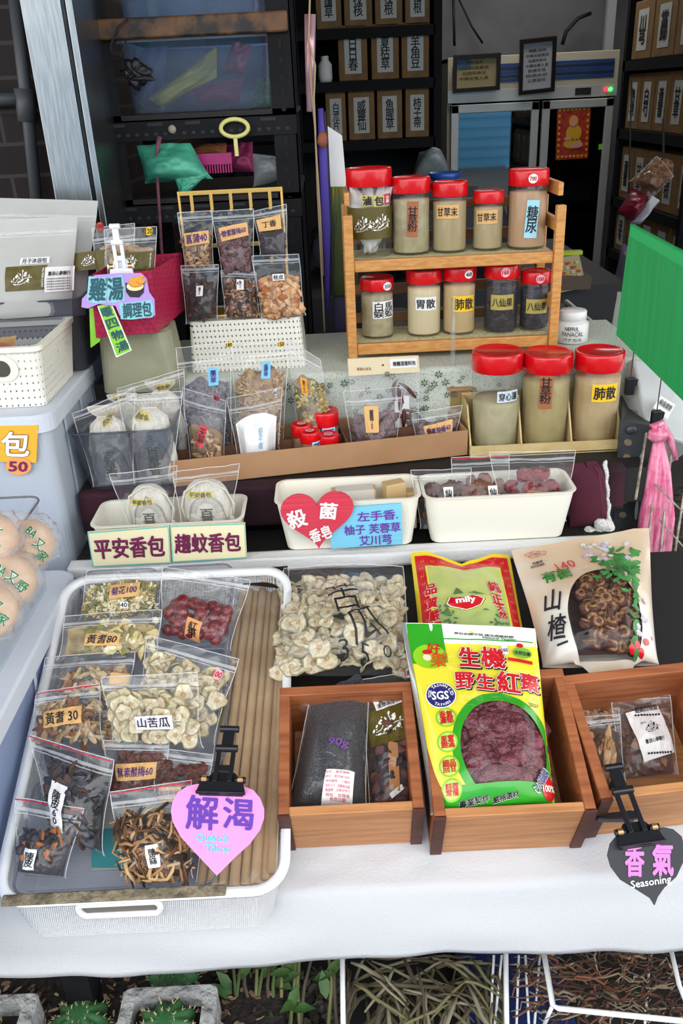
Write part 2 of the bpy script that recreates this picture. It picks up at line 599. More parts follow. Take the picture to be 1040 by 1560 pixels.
# ---------------------------------------------------------------- bags
def sm(a, b, x):
    t = max(0.0, min(1.0, (x - a) / (b - a)))
    return t * t * (3 - 2 * t)
class Bag:
    def __init__(s, name, label, cat, q, th, mat=None, group=None, vt=.82, gus=0.0, zipv=.9, red=False, amp=.0035, seed=None, sx=.06, film_=True, notch=0.0, fq=5.0, zipc=True, nu=20, nv=26):
        s.q = Quad(q)
        s.W, s.H, s.N = s.q.W, s.q.H, s.q.N
        s.th_, s.vt, s.gus, s.sx, s.amp, s.fq, s.notch = th, vt, gus, sx, amp, fq, notch
        s.seed = RN.uniform(0, 90) if seed is None else seed
        c = (s.q.bl + s.q.br) / 2
        s.root = thing(name, label, cat, c, group)
        if film_:
            mb = MB()
            vs, fs = [], []
            for side in (1, 0):
                vs += [s.at(i / nu, j / nv) if side else s.back(i / nu, j / nv) for j in range(nv + 1) for i in range(nu + 1)]
            k = (nu + 1) * (nv + 1)
            for j in range(nv):
                for i in range(nu):
                    a = j * (nu + 1) + i
                    fs.append((a, a + 1, a + nu + 2, a + nu + 1))
                    fs.append((k + a, k + a + nu + 1, k + a + nu + 2, k + a + 1))
            mb.add(vs, fs)
            s.film = part('pouch_film', mb, mat or FILM, s.root, smooth=True)
            if mat is None or mat in (FILM, FILM2, SLIP, FROST):
                mb = MB()
                mb.tube([s.at(0, j / nv) for j in range(nv + 1)] + [s.at(i / nu, 1) for i in range(1, nu + 1)] + [s.at(1, 1 - j / nv) for j in range(1, nv + 1)], .0007, 5)
                part('edge_seam', mb, SEAM, s.root, smooth=True)
            if zipc:
                mb = MB()
                for vv, hw in ((zipv, .0022), (zipv - .004 / s.H * 1.0 - .012, .0008)):
                    vs = []
                    for i in range(nu + 1):
                        vs += [s.at(i / nu, vv - hw / s.H, .0008), s.at(i / nu, vv + hw / s.H, .0012)]
                    mb.add(vs, [(2 * i, 2 * i + 2, 2 * i + 3, 2 * i + 1) for i in range(nu)])
                part('zip_seal', mb, ZIPM, s.root)
            if red:
                mb = MB()
                vs = []
                for i in range(nu + 1):
                    vs += [s.at(i / nu, .985 - .0016 / s.H, .001), s.at(i / nu, .985, .001)]
                mb.add(vs, [(2 * i, 2 * i + 2, 2 * i + 3, 2 * i + 1) for i in range(nu)])
                part('seal_line', mb, SEALR, s.root, label='red line along the seal')
    def prof(s, u, v):
        a = max(0.0, math.sin(math.pi * max(0, min(1, u)))) ** .6
        if v < .22:
            g = s.gus + (1 - s.gus) * math.sqrt(max(0, 1 - (1 - v / .22) ** 2))
        else:
            g = 1 - .93 * sm(.35, s.vt + .08, v)
        return a * max(.02, g)
    def base(s, u, v):
        g = s.prof(.5, v)
        uu = .5 + (u - .5) * (1 - s.sx * g)
        vv = v - s.notch * sm(.7, 1, v) * max(0, 1 - abs(u - .5) * 3) if s.notch else v
        return s.q.at(uu, vv)
    def at(s, u, v, h=0.0):
        n = noise.noise(V((u * s.fq, v * s.fq * 1.3, s.seed))) + .5 * noise.noise(V((u * s.fq * 2.6, v * s.fq * 2.6, s.seed + 5)))
        e = min(1, 6 * min(u, 1 - u) if 0 < u < 1 else 0)
        wv = .004 * noise.noise(V((u * 2.2, v * 1.5, s.seed + 9)))
        return s.base(u, v) + s.N * (s.th_ * .75 * s.prof(u, v) + n * s.amp * e + wv + h)
    def back(s, u, v):
        wv = .004 * noise.noise(V((u * 2.2, v * 1.5, s.seed + 9)))
        return s.base(u, v) - s.N * (s.th_ * .25 * s.prof(u, v) - wv)
    def core(s, mat, v0=.03, v1=.7, name='contents', lump=.004, fq=40, inset=.0015, wavy=.06, u0=.05, u1=.95, n=34, kind='stuff', cavity=1.0):
        """the mass that fills the pouch: a closed lumpy body just under the film"""
        mb = MB()
        vs, fs = [], []
        for side in (1, 0):
            for j in range(n + 1):
                for i in range(n + 1):
                    u = u0 + (u1 - u0) * i / n
                    top = v1 + .45 * s.th_ / s.H * math.sin(math.pi * u) ** .7 + wavy * noise.noise(V((u * 4, s.seed, 1.0)))
                    v = v0 + (top - v0) * j / n
                    e = min(1.0, 5 * min(i, n - i, j + 2, n - j) / n)
                    d = s.th_ * s.prof(u, v)
                    l = lump * (noise.noise(V((u * fq * s.W * 10, v * fq * s.H * 10, s.seed))) - .6)
                    f = (.75 * d * e * cavity - inset + l * e) if side else -.2 * d * e
                    vs.append(s.base(u, v) + s.N * f)
        k = (n + 1) ** 2
        for j in range(n):
            for i in range(n):
                a = j * (n + 1) + i
                fs.append((a, a + 1, a + n + 2, a + n + 1))
                fs.append((k + a, k + a + n + 1, k + a + n + 2, k + a + 1))
        mb.add(vs, fs)
        return part(name, mb, mat, s.root, smooth=True, kind=kind)
    def frame(s, u, v, h, tilt=.5, spin=None):
        """a matrix at a point under the front film, roughly facing outward"""
        z = (s.N + V((RN.gauss(0, tilt), RN.gauss(0, tilt), RN.gauss(0, tilt)))).normalized()
        x = V((0, 0, 1)).cross(z)
        x = x.normalized() if x.length > 1e-3 else V((1, 0, 0))
        y = z.cross(x)
        a = RN.uniform(0, 6.28) if spin is None else spin
        x, y = x * math.cos(a) + y * math.sin(a), y * math.cos(a) - x * math.sin(a)
        p = s.at(u, v, h)
        return Matrix(((x.x, y.x, z.x, p.x), (x.y, y.y, z.y, p.y), (x.z, y.z, z.z, p.z), (0, 0, 0, 1)))
    def bits(s, fn, n, mats, v0=.04, v1=.7, u0=.08, u1=.92, name='contents', tilt=.5, deep=.4, kind='stuff', spin=None, off=.006):
        mb = MB()
        for i in range(n):
            u, v = RN.uniform(u0, u1), RN.uniform(v0, v1)
            h = -off - RN.random() * deep * s.th_ * .75 * s.prof(u, v)
            fn(mb, s.frame(u, v, h, tilt, RN.gauss(spin, .3) if spin is not None else None), RN.randrange(len(mats)))
        return part(name, mb, mats, s.root, smooth=True, kind=kind)
    def spots(s, n, v0, v1, u0=.1, u1=.9):
        """evenly jittered places across the filled part"""
        a = math.sqrt((u1 - u0) * s.W * (v1 - v0) * s.H / n)
        nx = max(1, round((u1 - u0) * s.W / a))
        ny = max(1, math.ceil(n / nx))
        r = []
        for j in range(ny):
            for i in range(nx):
                u = u0 + (u1 - u0) * ((i + .5 + (.25 if j % 2 else -.25)) / nx) + RN.uniform(-.25, .25) / nx * (u1 - u0)
                r.append((min(u1, max(u0, u)), v0 + (v1 - v0) * (j + .5 + RN.uniform(-.25, .25)) / ny))
        RN.shuffle(r)
        return r[:n]
    def pieces(s, protos, n, name, label, cat, group, v0=.06, v1=.7, u0=.1, u1=.9, tilt=.45, deep=.5, sc=(.85, 1.15), off=-.004):
        for u, v in s.spots(n, v0, v1, u0, u1):
            h = off - RN.random() * deep * s.th_ * .75 * s.prof(u, v)
            o = bpy.data.objects.new(name, RN.choice(protos))
            COL.objects.link(o)
            o.matrix_world = s.frame(u, v, h, tilt) @ Matrix.Scale(RN.uniform(*sc), 4)
            tag(o, label, cat, group)
    def lab(s, px, py, w, h, txt, mat=None, tm=None, **k):
        k.setdefault('hh', .0022)
        return lab(s, px, py, w, h, txt, mat or TAN, tm or INK, s.root, **k)
def proto(mb, mats, name):
    me = bpy.data.meshes.new(name)
    me.from_pydata([tuple(x) for x in mb.v], [], mb.f)
    for x in mats:
        me.materials.append(x)
    me.polygons.foreach_set('material_index', mb.m)
    me.polygons.foreach_set('use_smooth', [True] * len(mb.f))
    me.update()
    return me
# dried things ---------------------------------------------------------------
SL_RIM = M('slice rind', '#b4a988', .85, var=('#8d8665', 60))
FILM3 = film('window film', k=1.0, milk=.008, rough=.05, bump=(16, .5))
SL_FACE = M('slice flesh', '#e6dcc2', .85, var=('#cdbb94', 120), bump=(300, .4))
SL_HOLE = M('slice seed core', '#c6ab7c', .8, var=('#a8895a', 200))
def slice_proto(r, k):
    mb, n = MB(), 16
    ph = k * 2.1
    def z(a, q):
        return .14 * r * q * math.sin(2 * a + ph) + .09 * r * q * math.sin(3 * a + ph * 2)
    vs, fs, rings = [], [], ((0, .05), (.2, .04), (.28, .10), (.90, .10), (1.0, .03), (1.0, -.05), (.86, -.08), (.0, -.06))
    for q, h in rings:
        for j in range(n):
            a = 2 * math.pi * j / n
            e = q * r * (1 + .10 * math.sin(3 * a + ph) + .06 * math.sin(7 * a + ph) + (.05 * math.sin(11 * a) if q > .6 else 0))
            vs.append((e * math.cos(a), e * math.sin(a) * (.86 + .1 * math.sin(ph)), h * r + z(a, q)))
    mi = (2, 2, 1, 0, 0, 0, 1)
    for i in range(len(rings) - 1):
        mb.add([], [])
        for j in range(n):
            fs.append((i * n + j, i * n + (j + 1) % n, (i + 1) * n + (j + 1) % n, (i + 1) * n + j))
    mb.v = [V(x) for x in vs]
    mb.f = fs
    mb.m = [mi[i // n] for i in range(len(fs))]
    return proto(mb, [SL_RIM, SL_FACE, SL_HOLE], 'melon slice')
def date_proto(l, r, k, mat, amp=.14, name='date'):
    mb = MB()
    mb.blob((r, l, r * .9), amp=amp, fq=3.2, seed=k * 3.3, seg=14, ring=10)
    return proto(mb, [mat], name)
def haw_proto(r, k):
    mb = MB()
    mb.blob((r, r * (.9 + .1 * math.sin(k)), r * .62), amp=.25, fq=2.5, seed=k * 2.7, seg=12, ring=8)
    mb.lathe([(r * .78, r * .42), (r * .7, r * .60), (r * .42, r * .66), (r * .3, r * .58), (.0005, r * .52)], 12, mi=1)
    return proto(mb, [M('hawthorn skin', '#43201a', .55, var=('#5e3020', 90), bump=(160, .6)), M('hawthorn flesh', '#9c7044', .7, var=('#5e3a22', 140))], 'hawthorn')
def f_sliver(l, wd, curl=.5):
    def fn(mb, T, mi):
        L, w_ = l * RN.uniform(.6, 1.3), wd * RN.uniform(.7, 1.3)
        c = RN.uniform(-curl, curl)
        pts = [(L * (t - .5), L * c * math.sin(t * 3.1) * .5, L * .12 * math.sin(t * 5 + c)) for t in (0, .25, .5, .75, 1)]
        mb.tube(pts, [w_ * .5, w_, w_, w_ * .9, w_ * .4], 5, T, mi)
    return fn
def f_chunk(r, flat=.6, amp=.5):
    def fn(mb, T, mi):
        q = r * RN.uniform(.6, 1.3)
        mb.blob((q, q * RN.uniform(.6, 1), q * flat), T, mi, 7, 5, amp, 2.5, RN.uniform(0, 50))
    return fn
def f_chip(l, wd):
    def fn(mb, T, mi):
        L, w_ = l * RN.uniform(.5, 1.15), wd * RN.uniform(.55, 1.15)
        n, sd, cv, bd = 11, RN.uniform(0, 60), RN.uniform(-5, 5), RN.uniform(-.25, .25)
        vs = []
        for z in (w_ * .07, -w_ * .07):
            for q in (1, .5):
                for i in range(n):
                    a = 2 * math.pi * i / n
                    k = q * (1 + .38 * noise.noise(V((math.cos(a) * 1.6, math.sin(a) * 1.6, sd))))
                    x, y = L / 2 * math.cos(a) * k, w_ / 2 * math.sin(a) * k
                    y += bd * L * (x / L * 2) ** 2 * .5
                    vs.append((x, y, z * (.5 if q == 1 else 1) + cv * x * x + .12 * w_ * noise.noise(V((x / w_ * 2, y / w_ * 2, sd)))))
        o = 2 * n
        fs = [tuple(n + i for i in range(n)), tuple(o + n + i for i in range(n))[::-1]]
        for i in range(n):
            j = (i + 1) % n
            fs += [(i, j, n + j, n + i), (o + j, o + i, o + n + i, o + n + j), (j, i, o + i, o + j)]
        mb.add(vs, fs, T, mi)
    return fn
def f_flower(r):
    def fn(mb, T, mi):
        q = r * RN.uniform(.6, 1.2)
        for i in range(7):
            a = i * .9 + RN.random()
            mb.blob((q * .55, q * .22, q * .12), T @ Matrix.Translation((q * .5 * math.cos(a), q * .5 * math.sin(a), RN.uniform(-.2, .2) * q)) @ Matrix.Rotation(a, 4, 'Z') @ Matrix.Rotation(RN.uniform(-.7, .7), 4, 'Y'), mi, 6, 4)
    return fn
# ---------------------------------------------------------------- jars
def jar(label, pxb, pyb, pxt, pyt, wpx, Y, zb=None, mat=None, fill=.9, lidf=.2, group='red lidded plastic jars', name='storage_jar', ribs=.006):
    t = proj(PY(pxb, pyb, Y))[2]
    r = wpx * t / FPX / 2 * .965
    b = PY(pxb, pyb, Y - r)
    z0 = b.z if zb is None else zb
    top = PY(pxt, pyt, Y + r * .3)
    h = top.z - z0
    base = PY((pxb + pxt) / 2, (pyb + pyt) / 2, Y)
    X = base.x
    root = thing(name, label, 'jar', (X, Y, z0), group)
    T = Matrix.Translation((X, Y, z0))
    hl = h * lidf
    hb = h - hl
    rb = r * .965
    mb = MB().lathe([(rb * .96, 0), (rb, .003), (rb, hb * .94), (rb * .97, hb * .97), (rb * .93, hb), (rb * .93, hb + hl * .3)], 48, T)
    part('jar_body', mb, JARP, root, smooth=True)
    if mat:
        f = hb * fill
        mb = MB().lathe([(rb * .9, .004), (rb * .955, .007), (rb * .955, f * .9), (rb * .95, f), (.001, f + .003)], 96, T, rib=ribs, ribn=18)
        part('filling', mb, mat, root, smooth=True)
    mb = MB().lathe([(r * .985, hb), (r, hb + .001), (r, h - .005), (r * .985, h - .0015), (r * .95, h), (r * .86, h), (r * .84, h - .001), (.001, h - .001)], 48, T)
    part('lid', mb, REDLID, root, smooth=True)
    return root, Cyl((X, Y, z0), rb, hb), Cyl((X, Y, z0 + hb), r, hl), (X, Y, z0, r, h)
# ---------------------------------------------------------------- room
FLOOR = M('grey floor', '#5a5854', .8, var=('#4a4845', 3))
struct('floor', MB().box((-4, -9, -.1), (4, 7.2, 0)), FLOOR)
DARKW = M('shop wall paint', '#75767a', .85, var=('#6a6b70', 5))
struct('wall_back', MB().box((-1.2, 7.0, 0), (2.9, 7.1, 3.0)), DARKW)
struct('ceiling', MB().box((-4, 2.0, 2.9), (4, 7.1, 3.0)), M('dim ceiling', '#8a8b8e', .9))
struct('wall_right', MB().box((2.5, 2.2, 0), (2.6, 7.1, 3.0)), M('dark side wall', '#3a3a3d', .9))
def brick_mat():
    m = M('dark brown tile brick', '#2a1a18', .6, spec=.25)
    n, l = m.node_tree.nodes, m.node_tree.links
    t = n.new('ShaderNodeTexCoord')
    b = n.new('ShaderNodeTexBrick')
    mp = n.new('ShaderNodeMapping')
    mp.inputs['Rotation'].default_value = (math.radians(90), 0, 0)
    b.inputs['Scale'].default_value = 1
    b.inputs['Brick Width'].default_value = .2
    b.inputs['Row Height'].default_value = .065
    b.inputs['Mortar Size'].default_value = .004
    b.inputs['Color1'].default_value = lin('#20100f')
    b.inputs['Color2'].default_value = lin('#150c0d')
    b.inputs['Mortar'].default_value = lin('#3a3431')
    l.new(t.outputs['Object'], mp.inputs[0])
    l.new(mp.outputs[0], b.inputs['Vector'])
    l.new(b.outputs['Color'], n['Principled BSDF'].inputs['Base Color'])
    return m
struct('ceiling_arcade', MB().box((-4, -.5, 3.2), (4, 2.0, 3.3)), M('arcade ceiling', '#8a8a88', .9))
BRICK = brick_mat()
struct('wall_front', MB().box((-4, 2.06, 0), (-.52, 2.16, 3.0)), BRICK)
BR2 = BRICK.copy()
BR2.node_tree.nodes['Mapping'].inputs['Rotation'].default_value = (math.radians(90), math.radians(90), 0)
struct('wall_left', MB().box((-.62, 2.16, 0), (-.55, 7.1, 3.0)), BR2)
STAIN = M('brushed stainless steel', '#a2a5a6', .3, 1, var=('#8e9294', 40), wave=(6, 6, .4))
mb = MB().box((-.535, 1.80, 0), (-.462, 2.04, 2.6)).box((-.462, 1.83, 0), (-.454, 2.04, 2.6)).box((-.454, 1.80, 0), (-.441, 2.04, 2.6))
struct('trim_1', mb, STAIN, bevel=.002)
# pipes on the brick
PIPE = M('grey pipe paint', '#4a4c50', .5)
mb = MB().tube([PY(18, -40, 2.03), PY(40, 150, 2.03), PY(58, 330, 2.03)], .013, 10).tube([PY(36, 135, 2.03), PY(42, 185, 2.03)], .02, 10).tube([PY(-60, 155, 2.03), PY(40, 150, 2.03)], .014, 10)
solo('wall_pipe', 'grey conduit pipe with a tee joint on the dark brick wall', 'pipe', mb, PIPE, smooth=True)
# shop opposite, seen only as a reflection
SHUT = M('blue roller shutter', '#5aa4cc', .5)
mb = MB()
for i in range(30):
    mb.box((-3.5, -8.3, i * .1), (5.5, -8.22 - .03 * (i % 2), i * .1 + .1))
struct('wall_street', mb, SHUT)
# ---------------------------------------------------------------- slotted-angle rack with plastic storage boxes
rk = thing('slotted_steel_shelf', 'black slotted angle steel shelf beside the brick wall', 'shelf', (-.27, 2.2, 0))
def hpost(mb, x, y, z0, z1, w_, side):
    mb.box((x, y, z0), (x + w_, y + .003, z1))
    mb.box((x if side < 0 else x + w_ - .003, y, z0), ((x if side < 0 else x + w_ - .003) + .003, y + .04, z1))
for x, sd in ((-.475, -1), (-.105, 1)):
    for y in (2.0, 2.46):
        mb = MB()
        hpost(mb, x, y, 0, 2.3, .05, sd)
        part('post', mb, STEEL, rk)
for x in (-.45, -.08):
    mb = MB()
    for k in range(46):
        z = .7 + k * .03
        T = Matrix.Translation((x, 1.9985, z)) @ Matrix.Rotation(math.radians(90), 4, 'X')
        if k % 3 == 2:
            mb.prism([(-.004, -.009), (.004, -.009), (.004, .009), (-.004, .009)], 0, .0008, T)
        else:
            mb.prism(ell(.0055, .0055, 10), 0, .0008, T)
    part('post_slots', mb, M('slot shadow', '#050506', .8), rk)
zs = [PY(300, 195, 2).z, PY(300, 322, 2).z]
BEAMH = []
for z in zs:
    mb = MB().box((-.475, 1.996, z - .02), (-.055, 2.0, z + .02)).box((-.475, 1.996, z + .017), (-.055, 2.03, z + .02))
    part('beam', mb, STEEL, rk)
    mb = MB()
    for i in range(20):
        x = -.455 + i * .02
        T = Matrix.Translation((x, 1.9955, z - .008)) @ Matrix.Rotation(math.radians(90), 4, 'X')
        mb.prism(ell(.0045, .0035, 10), 0, .0008, T)
        if i % 4 == 1:
            mb.prism([(-.016, .016), (.016, .016), (.016, .022), (-.016, .022)], 0, .0008, T)
    part('beam_slots', mb, M('slot pale', '#2a2c30', .8), rk)
mb = MB().box((-.475, 2.0, zs[0] + .02), (-.055, 2.5, zs[0] + .03))
part('shelf_board', mb, M('dark shelf board', '#1c1614', .7), rk)
mb = MB().box((-.475, 2.0, zs[1] + .02), (-.055, 2.5, zs[1] + .03))
part('shelf_board', mb, MC['dark shelf board'], rk)
zb_ = PY(300, 38, 1.995).z
mb = MB()
mb.box((-.48, 1.985, zb_ - .02), (-.06, 2.01, zb_ + .018))
solo('wrapped_bar', 'brown marbled paper wrapped bar across the top of the black shelf', 'bar', mb, M('marbled brown wrap', '#6a4622', .5, var=('#1c120c', 26)), bevel=.004)
# storage box on the shelf
z0 = zs[0] + .031
def tub(name, label, cat, x0, y0, x1, y1, z0, z1, mat, taper=.015, r=.02, wall=.003, lip=.006, group=None, bev=False, rim=None, parent_extra=None):
    root = thing(name, label, cat, ((x0 + x1) / 2, (y0 + y1) / 2, z0), group)
    def L(i, z, r_):
        return (x0 + i, y0 + i, x1 - i, y1 - i, max(.001, r_), z)
    mb = MB().rrect([L(taper, z0, r), L(0, z1, r), L(-lip, z1, r + lip), L(-lip, z1 + .0015, r + lip), L(wall, z1 + .0015, r), L(taper + wall, z0 + wall, r)], True, True)
    part('body', mb, mat, root, smooth=False)
    if rim:
        mb = MB()
        k = 6
        pts = []
        for q, (cx, cy) in enumerate(((x1 - r, y1 - r), (x0 + r, y1 - r), (x0 + r, y0 + r), (x1 - r, y0 + r))):
            for j in range(k + 1):
                a = math.pi / 2 * (q + j / k)
                pts.append((cx + (r + lip / 2) * math.cos(a), cy + (r + lip / 2) * math.sin(a), z1))
        mb.tube(pts, rim[1], 6, closed=True)
        part('rim', mb, rim[0], root, smooth=True)
    return root
STOR2 = film('clear storage plastic', tint='#e4ebf6', k=.8, milk=.07, rough=.12, bump=None, mcol='#c8d2e4')
xa, xb = PY(193, 170, 2.05).x, PY(420, 168, 2.05).x
tub('storage_box', 'clear plastic storage box holding yellow and red packets on the black shelf', 'box', xa, 2.05, xb, 2.4, z0, PY(300, 58, 2.05).z, STOR2, .012, rim=(STOR, .003))
zt = PY(300, 52, 2.05).z + .012
tub('storage_box', 'clear plastic storage box stacked above the wrapped brown bar', 'box', xa + .005, 2.05, xb - .01, 2.4, zt, zt + .2, STOR2, .012, rim=(STOR, .003))
def packet(name, label, cat, q, th, mat, group=None):
    b = Bag(name, label, cat, q, th, mat, group, zipc=False, vt=1.0, amp=.006)
    return b
PYEL = M('yellow packet film', '#c9b43a', .35, var=('#b8a030', 8), coat=.2)
PRED = M('red packet film', '#b8384a', .35, var=('#8a2436', 9), coat=.2)
PMAG = M('crimson cloth packet', '#8a2a4a', .6)
packet('packet', 'long yellow plastic packet lying aslant inside the clear box', 'packet', qy((330, 70), (330, 118), (248, 165), (225, 150), 2.16, 2.12), .03, PYEL)
packet('packet', 'red plastic packet standing in the upper corner of the clear box', 'packet', qy((355, 62), (385, 70), (372, 112), (335, 112), 2.2, 2.2), .03, PRED)
packet('packet', 'dark pink packet lying flat at the bottom of the clear box', 'packet', qy((292, 136), (372, 118), (366, 158), (298, 160), 2.14, 2.12), .04, PMAG)
packet('leaf_bundle', 'green ribbed leaf bundle in the corner of the clear box', 'leaves', qy((392, 122), (412, 118), (414, 165), (380, 167), 2.1, 2.1), .02, M('dark leaf green', '#244a28', .5, var=('#4a7a3c', 60), wave=(1, 1, 4)))
packet('packet', 'pale lilac plastic bag filling the clear box beside the black ribbon', 'packet', qy((205, 75), (255, 70), (250, 165), (205, 165), 2.2, 2.2), .06, M('pale lilac film', '#7c7c98', .4, var=('#5c5c78', 8)))
mb = MB()
for i in range(16):
    f_chip(.045, .02)(mb, Matrix.Translation(PY(203 + RN.uniform(-12, 18), 112 + RN.uniform(-14, 12), 2.03)) @ Matrix.Rotation(RN.uniform(0, 3), 4, 'Y') @ Matrix.Rotation(1.2, 4, 'X'), 0)
solo('black_ribbon', 'crumpled black ribbon knotted on the front of the shelf', 'ribbon', mb, M('black ribbon', '#0c0b0e', .5), smooth=True)
mb = MB().tube([PY(195, 28, 1.98), PY(180, 40, 1.975), PY(168, 70, 1.985), PY(172, 95, 1.985), PY(185, 90, 1.98), PY(192, 60, 1.98)], .0018, 6)
solo('black_cable', 'thin black cable looped around the end of the wrapped bar', 'cable', mb, MC['black ribbon'], smooth=True)
# things in the middle bay
TEAL = M('teal plastic sack', '#3f9a80', .4, var=('#58b898', 12), bump=(30, .5))
packet('plastic_sack', 'teal green woven plastic sack tied shut in the middle bay of the shelf', 'sack', qy((208, 222), (290, 218), (325, 272), (220, 280), 2.02, 2.0), .07, TEAL)
packet('plastic_sack', 'teal green sack corner hanging over the shelf edge by the comb', 'sack', qy((262, 262), (318, 264), (284, 298), (274, 298), 1.985, 1.985), .02, TEAL)
mb = MB()
a, b = PY(278, 236, 2.04), PY(352, 236, 2.04)
z2 = PY(300, 252, 2.04).z
mb.box((a.x, 2.04, z2), (b.x, 2.055, a.z))
for i in range(18):
    x = a.x + (b.x - a.x) * (i + .3) / 18
    mb.box((x, 2.042, z2 - .018), (x + .003, 2.052, z2))
solo('plastic_comb', 'magenta plastic comb with long teeth behind the teal sack', 'comb', mb, M('magenta plastic', '#b02470', .4))
packet('paper_packet', 'orange brown packet lying above the magenta comb', 'packet', qy((285, 222), (345, 218), (348, 238), (280, 240), 2.12, 2.1), .03, M('orange brown paper', '#a8653c', .6))
packet('plastic_bag', 'crumpled clear plastic bag stuffed beside the comb on the shelf', 'bag', qy((385, 235), (425, 240), (445, 268), (385, 285), 2.06, 2.04), .07, film('crumpled grey film', k=1.2, milk=.4, bump=(40, .5), mcol='#a8aeb0'))
packet('plastic_bag', 'pink plastic bag behind the crumpled clear bag on the shelf', 'bag', qy((340, 222), (385, 216), (388, 262), (345, 262), 2.14, 2.12), .04, M('pink film', '#a83a68', .4))
# yellow ring hook
hk = thing('ring_hook', 'pale yellow ring hook hung from the shelf beam', 'hook', PY(357, 210, 1.985))
o = PY(357, 195, 1.985)
mb = MB().tube([o + V((.029 * math.cos(t), 0, .017 * math.sin(t))) for t in [i * .2618 for i in range(24)]], .0045, 8, closed=True)
YELP = M('pale yellow plastic', '#dcd684', .5)
part('ring', mb, YELP, hk, smooth=True)
mb = MB().box((o.x - .004, 1.983, o.z - .055), (o.x + .004, 1.987, o.z - .016))
part('stem', mb, YELP, hk)
mb = MB().blob((.009, .006, .009), Matrix.Translation(PY(262, 197, 1.99)))
solo('door_knob', 'small beige wooden knob on the shelf beam', 'knob', mb, M('beige knob', '#9a8e7a', .5), smooth=True)
mb = MB().tube([PY(243, 208, 1.985), PY(238, 235, 1.98), PY(240, 280, 1.975), PY(246, 380, 1.97), PY(252, 420, 1.97)], [.006, .003, .0035, .0035, .003], 8)
solo('cloth_cord', 'dusty pink twisted cord hanging from the shelf beam', 'cord', mb, M('dusty pink cord', '#7a4a58', .9, var=('#5c3442', 60)), smooth=True)
# strings, wrapped roll, umbrella and mop hanging on the near post
mb = MB().tube([PY(472, -10, 1.97), PY(470, 60, 1.965), PY(474, 130, 1.97), PY(480, 200, 1.975), PY(484, 300, 1.975), PY(490, 420, 1.97), PY(494, 505, 1.97)], .0022, 6).tube([PY(470, 60, 1.965), PY(480, 100, 1.96), PY(478, 150, 1.965), PY(482, 240, 1.965), PY(488, 330, 1.965), PY(492, 420, 1.97)], .002, 6)
solo('twine', 'beige twine hanging in two strands down the shelf post', 'twine', mb, M('beige twine', '#b09a78', .9), smooth=True)
mb = MB().tube([PY(472, 22, 1.985), PY(472, 80, 1.985), PY(471, 170, 1.985)], [.012, .011, .006], 10)
solo('wrapped_roll', 'pink and silver film roll strapped to the shelf post', 'roll', mb, M('pink silver film', '#b86a7c', .2, .4, var=('#e4dadd', 30), wave=(1, 1, .2)), smooth=True)
um = thing('folded_umbrella', 'slim folded purple umbrella hanging on the shelf post', 'umbrella', PY(496, 480, 2.0))
part('canopy', MB().tube([PY(488, 165, 1.985), PY(492, 230, 1.985), PY(497, 350, 1.985), PY(500, 480, 1.985)], [.006, .011, .012, .004], 10), M('purple cloth', '#4c3c9c', .7), um, smooth=True)
part('ribs', MB().tube([PY(494, 170, 1.982), PY(503, 300, 1.98), PY(508, 480, 1.98)], .0025, 6), INK, um)
mo = thing('feather_duster', 'olive and teal tasselled duster hanging by the rack', 'duster', PY(516, 470, 2.0))
mb = MB()
for i in range(46):
    x = RN.gauss(0, 7)
    mb.tube([PY(513 + x * .5, 285, 2.0 + RN.uniform(-.02, .02)), PY(514 + x, 340, 2.0), PY(516 + x * 1.1, 405, 2.0), PY(518 + x, 450, 2.0)], .004, 5, None, 0)
part('yarn', mb, M('olive teal yarn', '#6a6a24', .9, var=('#2c5048', 5), wave=(1, 1, 1)), mo, smooth=True)
mb = MB()
for i in range(30):
    x = RN.gauss(0, 7)
    mb.tube([PY(518 + x, 430, 2.01), PY(520 + x, 480, 2.01), PY(522 + x, 515, 2.01)], .005, 5)
part('yarn_end', mb, M('grey violet yarn', '#4c4460', .9), mo, smooth=True)
mb = MB().blob((.011, .008, .016), Matrix.Translation(PY(491, 213, 1.96)), 0, 10, 8, .2)
solo('key_charm', 'small orange brown pouch charm hanging on the post', 'charm', mb, M('orange brown leather', '#8a4c34', .6), smooth=True)
mb = MB().prism([(0, 0), (.03, -.02), (.045, -.32), (0, -.32)], 0, .004, Matrix.Translation(PY(499, 192, 2.02)) @ Matrix.Rotation(math.radians(90), 4, 'X'))
solo('paper_sheet', 'folded white paper sheet hanging behind the purple umbrella', 'paper', mb, PAPER)
# ---------------------------------------------------------------- back of the shop
sh = thing('stock_shelf', 'dark stock shelf of labelled cartons against the back wall', 'shelf', (.3, 5.1, 0))
SHM = M('dark shelf metal', '#131316', .7, spec=.2)
YS = 4.8
rows = [(44, 36), (126, 116), (217, 207)]
CARTON = M('storage carton', '#8c6b40', .75, var=('#7c5e38', 10))
LABW = M('carton label', '#c6c6c0', .7)
for yl, yr in rows:
    a, b = PY(470, yl + 2, YS), PY(662, yr - 2, YS)
    z = (a.z + b.z) / 2
    part('shelf_board', MB().box((a.x - .4, YS - .02, z - .05), (b.x, YS + .4, z - .003)), SHM, sh)
for x in (-.55, PY(660, 100, YS).x):
    part('upright', MB().box((x, YS - .02, 0), (x + .04, YS + .4, 2.4)), SHM, sh)
part('back_panel', MB().box((-.55, YS + .4, 0), (PY(660, 100, YS).x + .04, YS + .42, 2.4)), M('black back panel', '#101012', .8), sh)
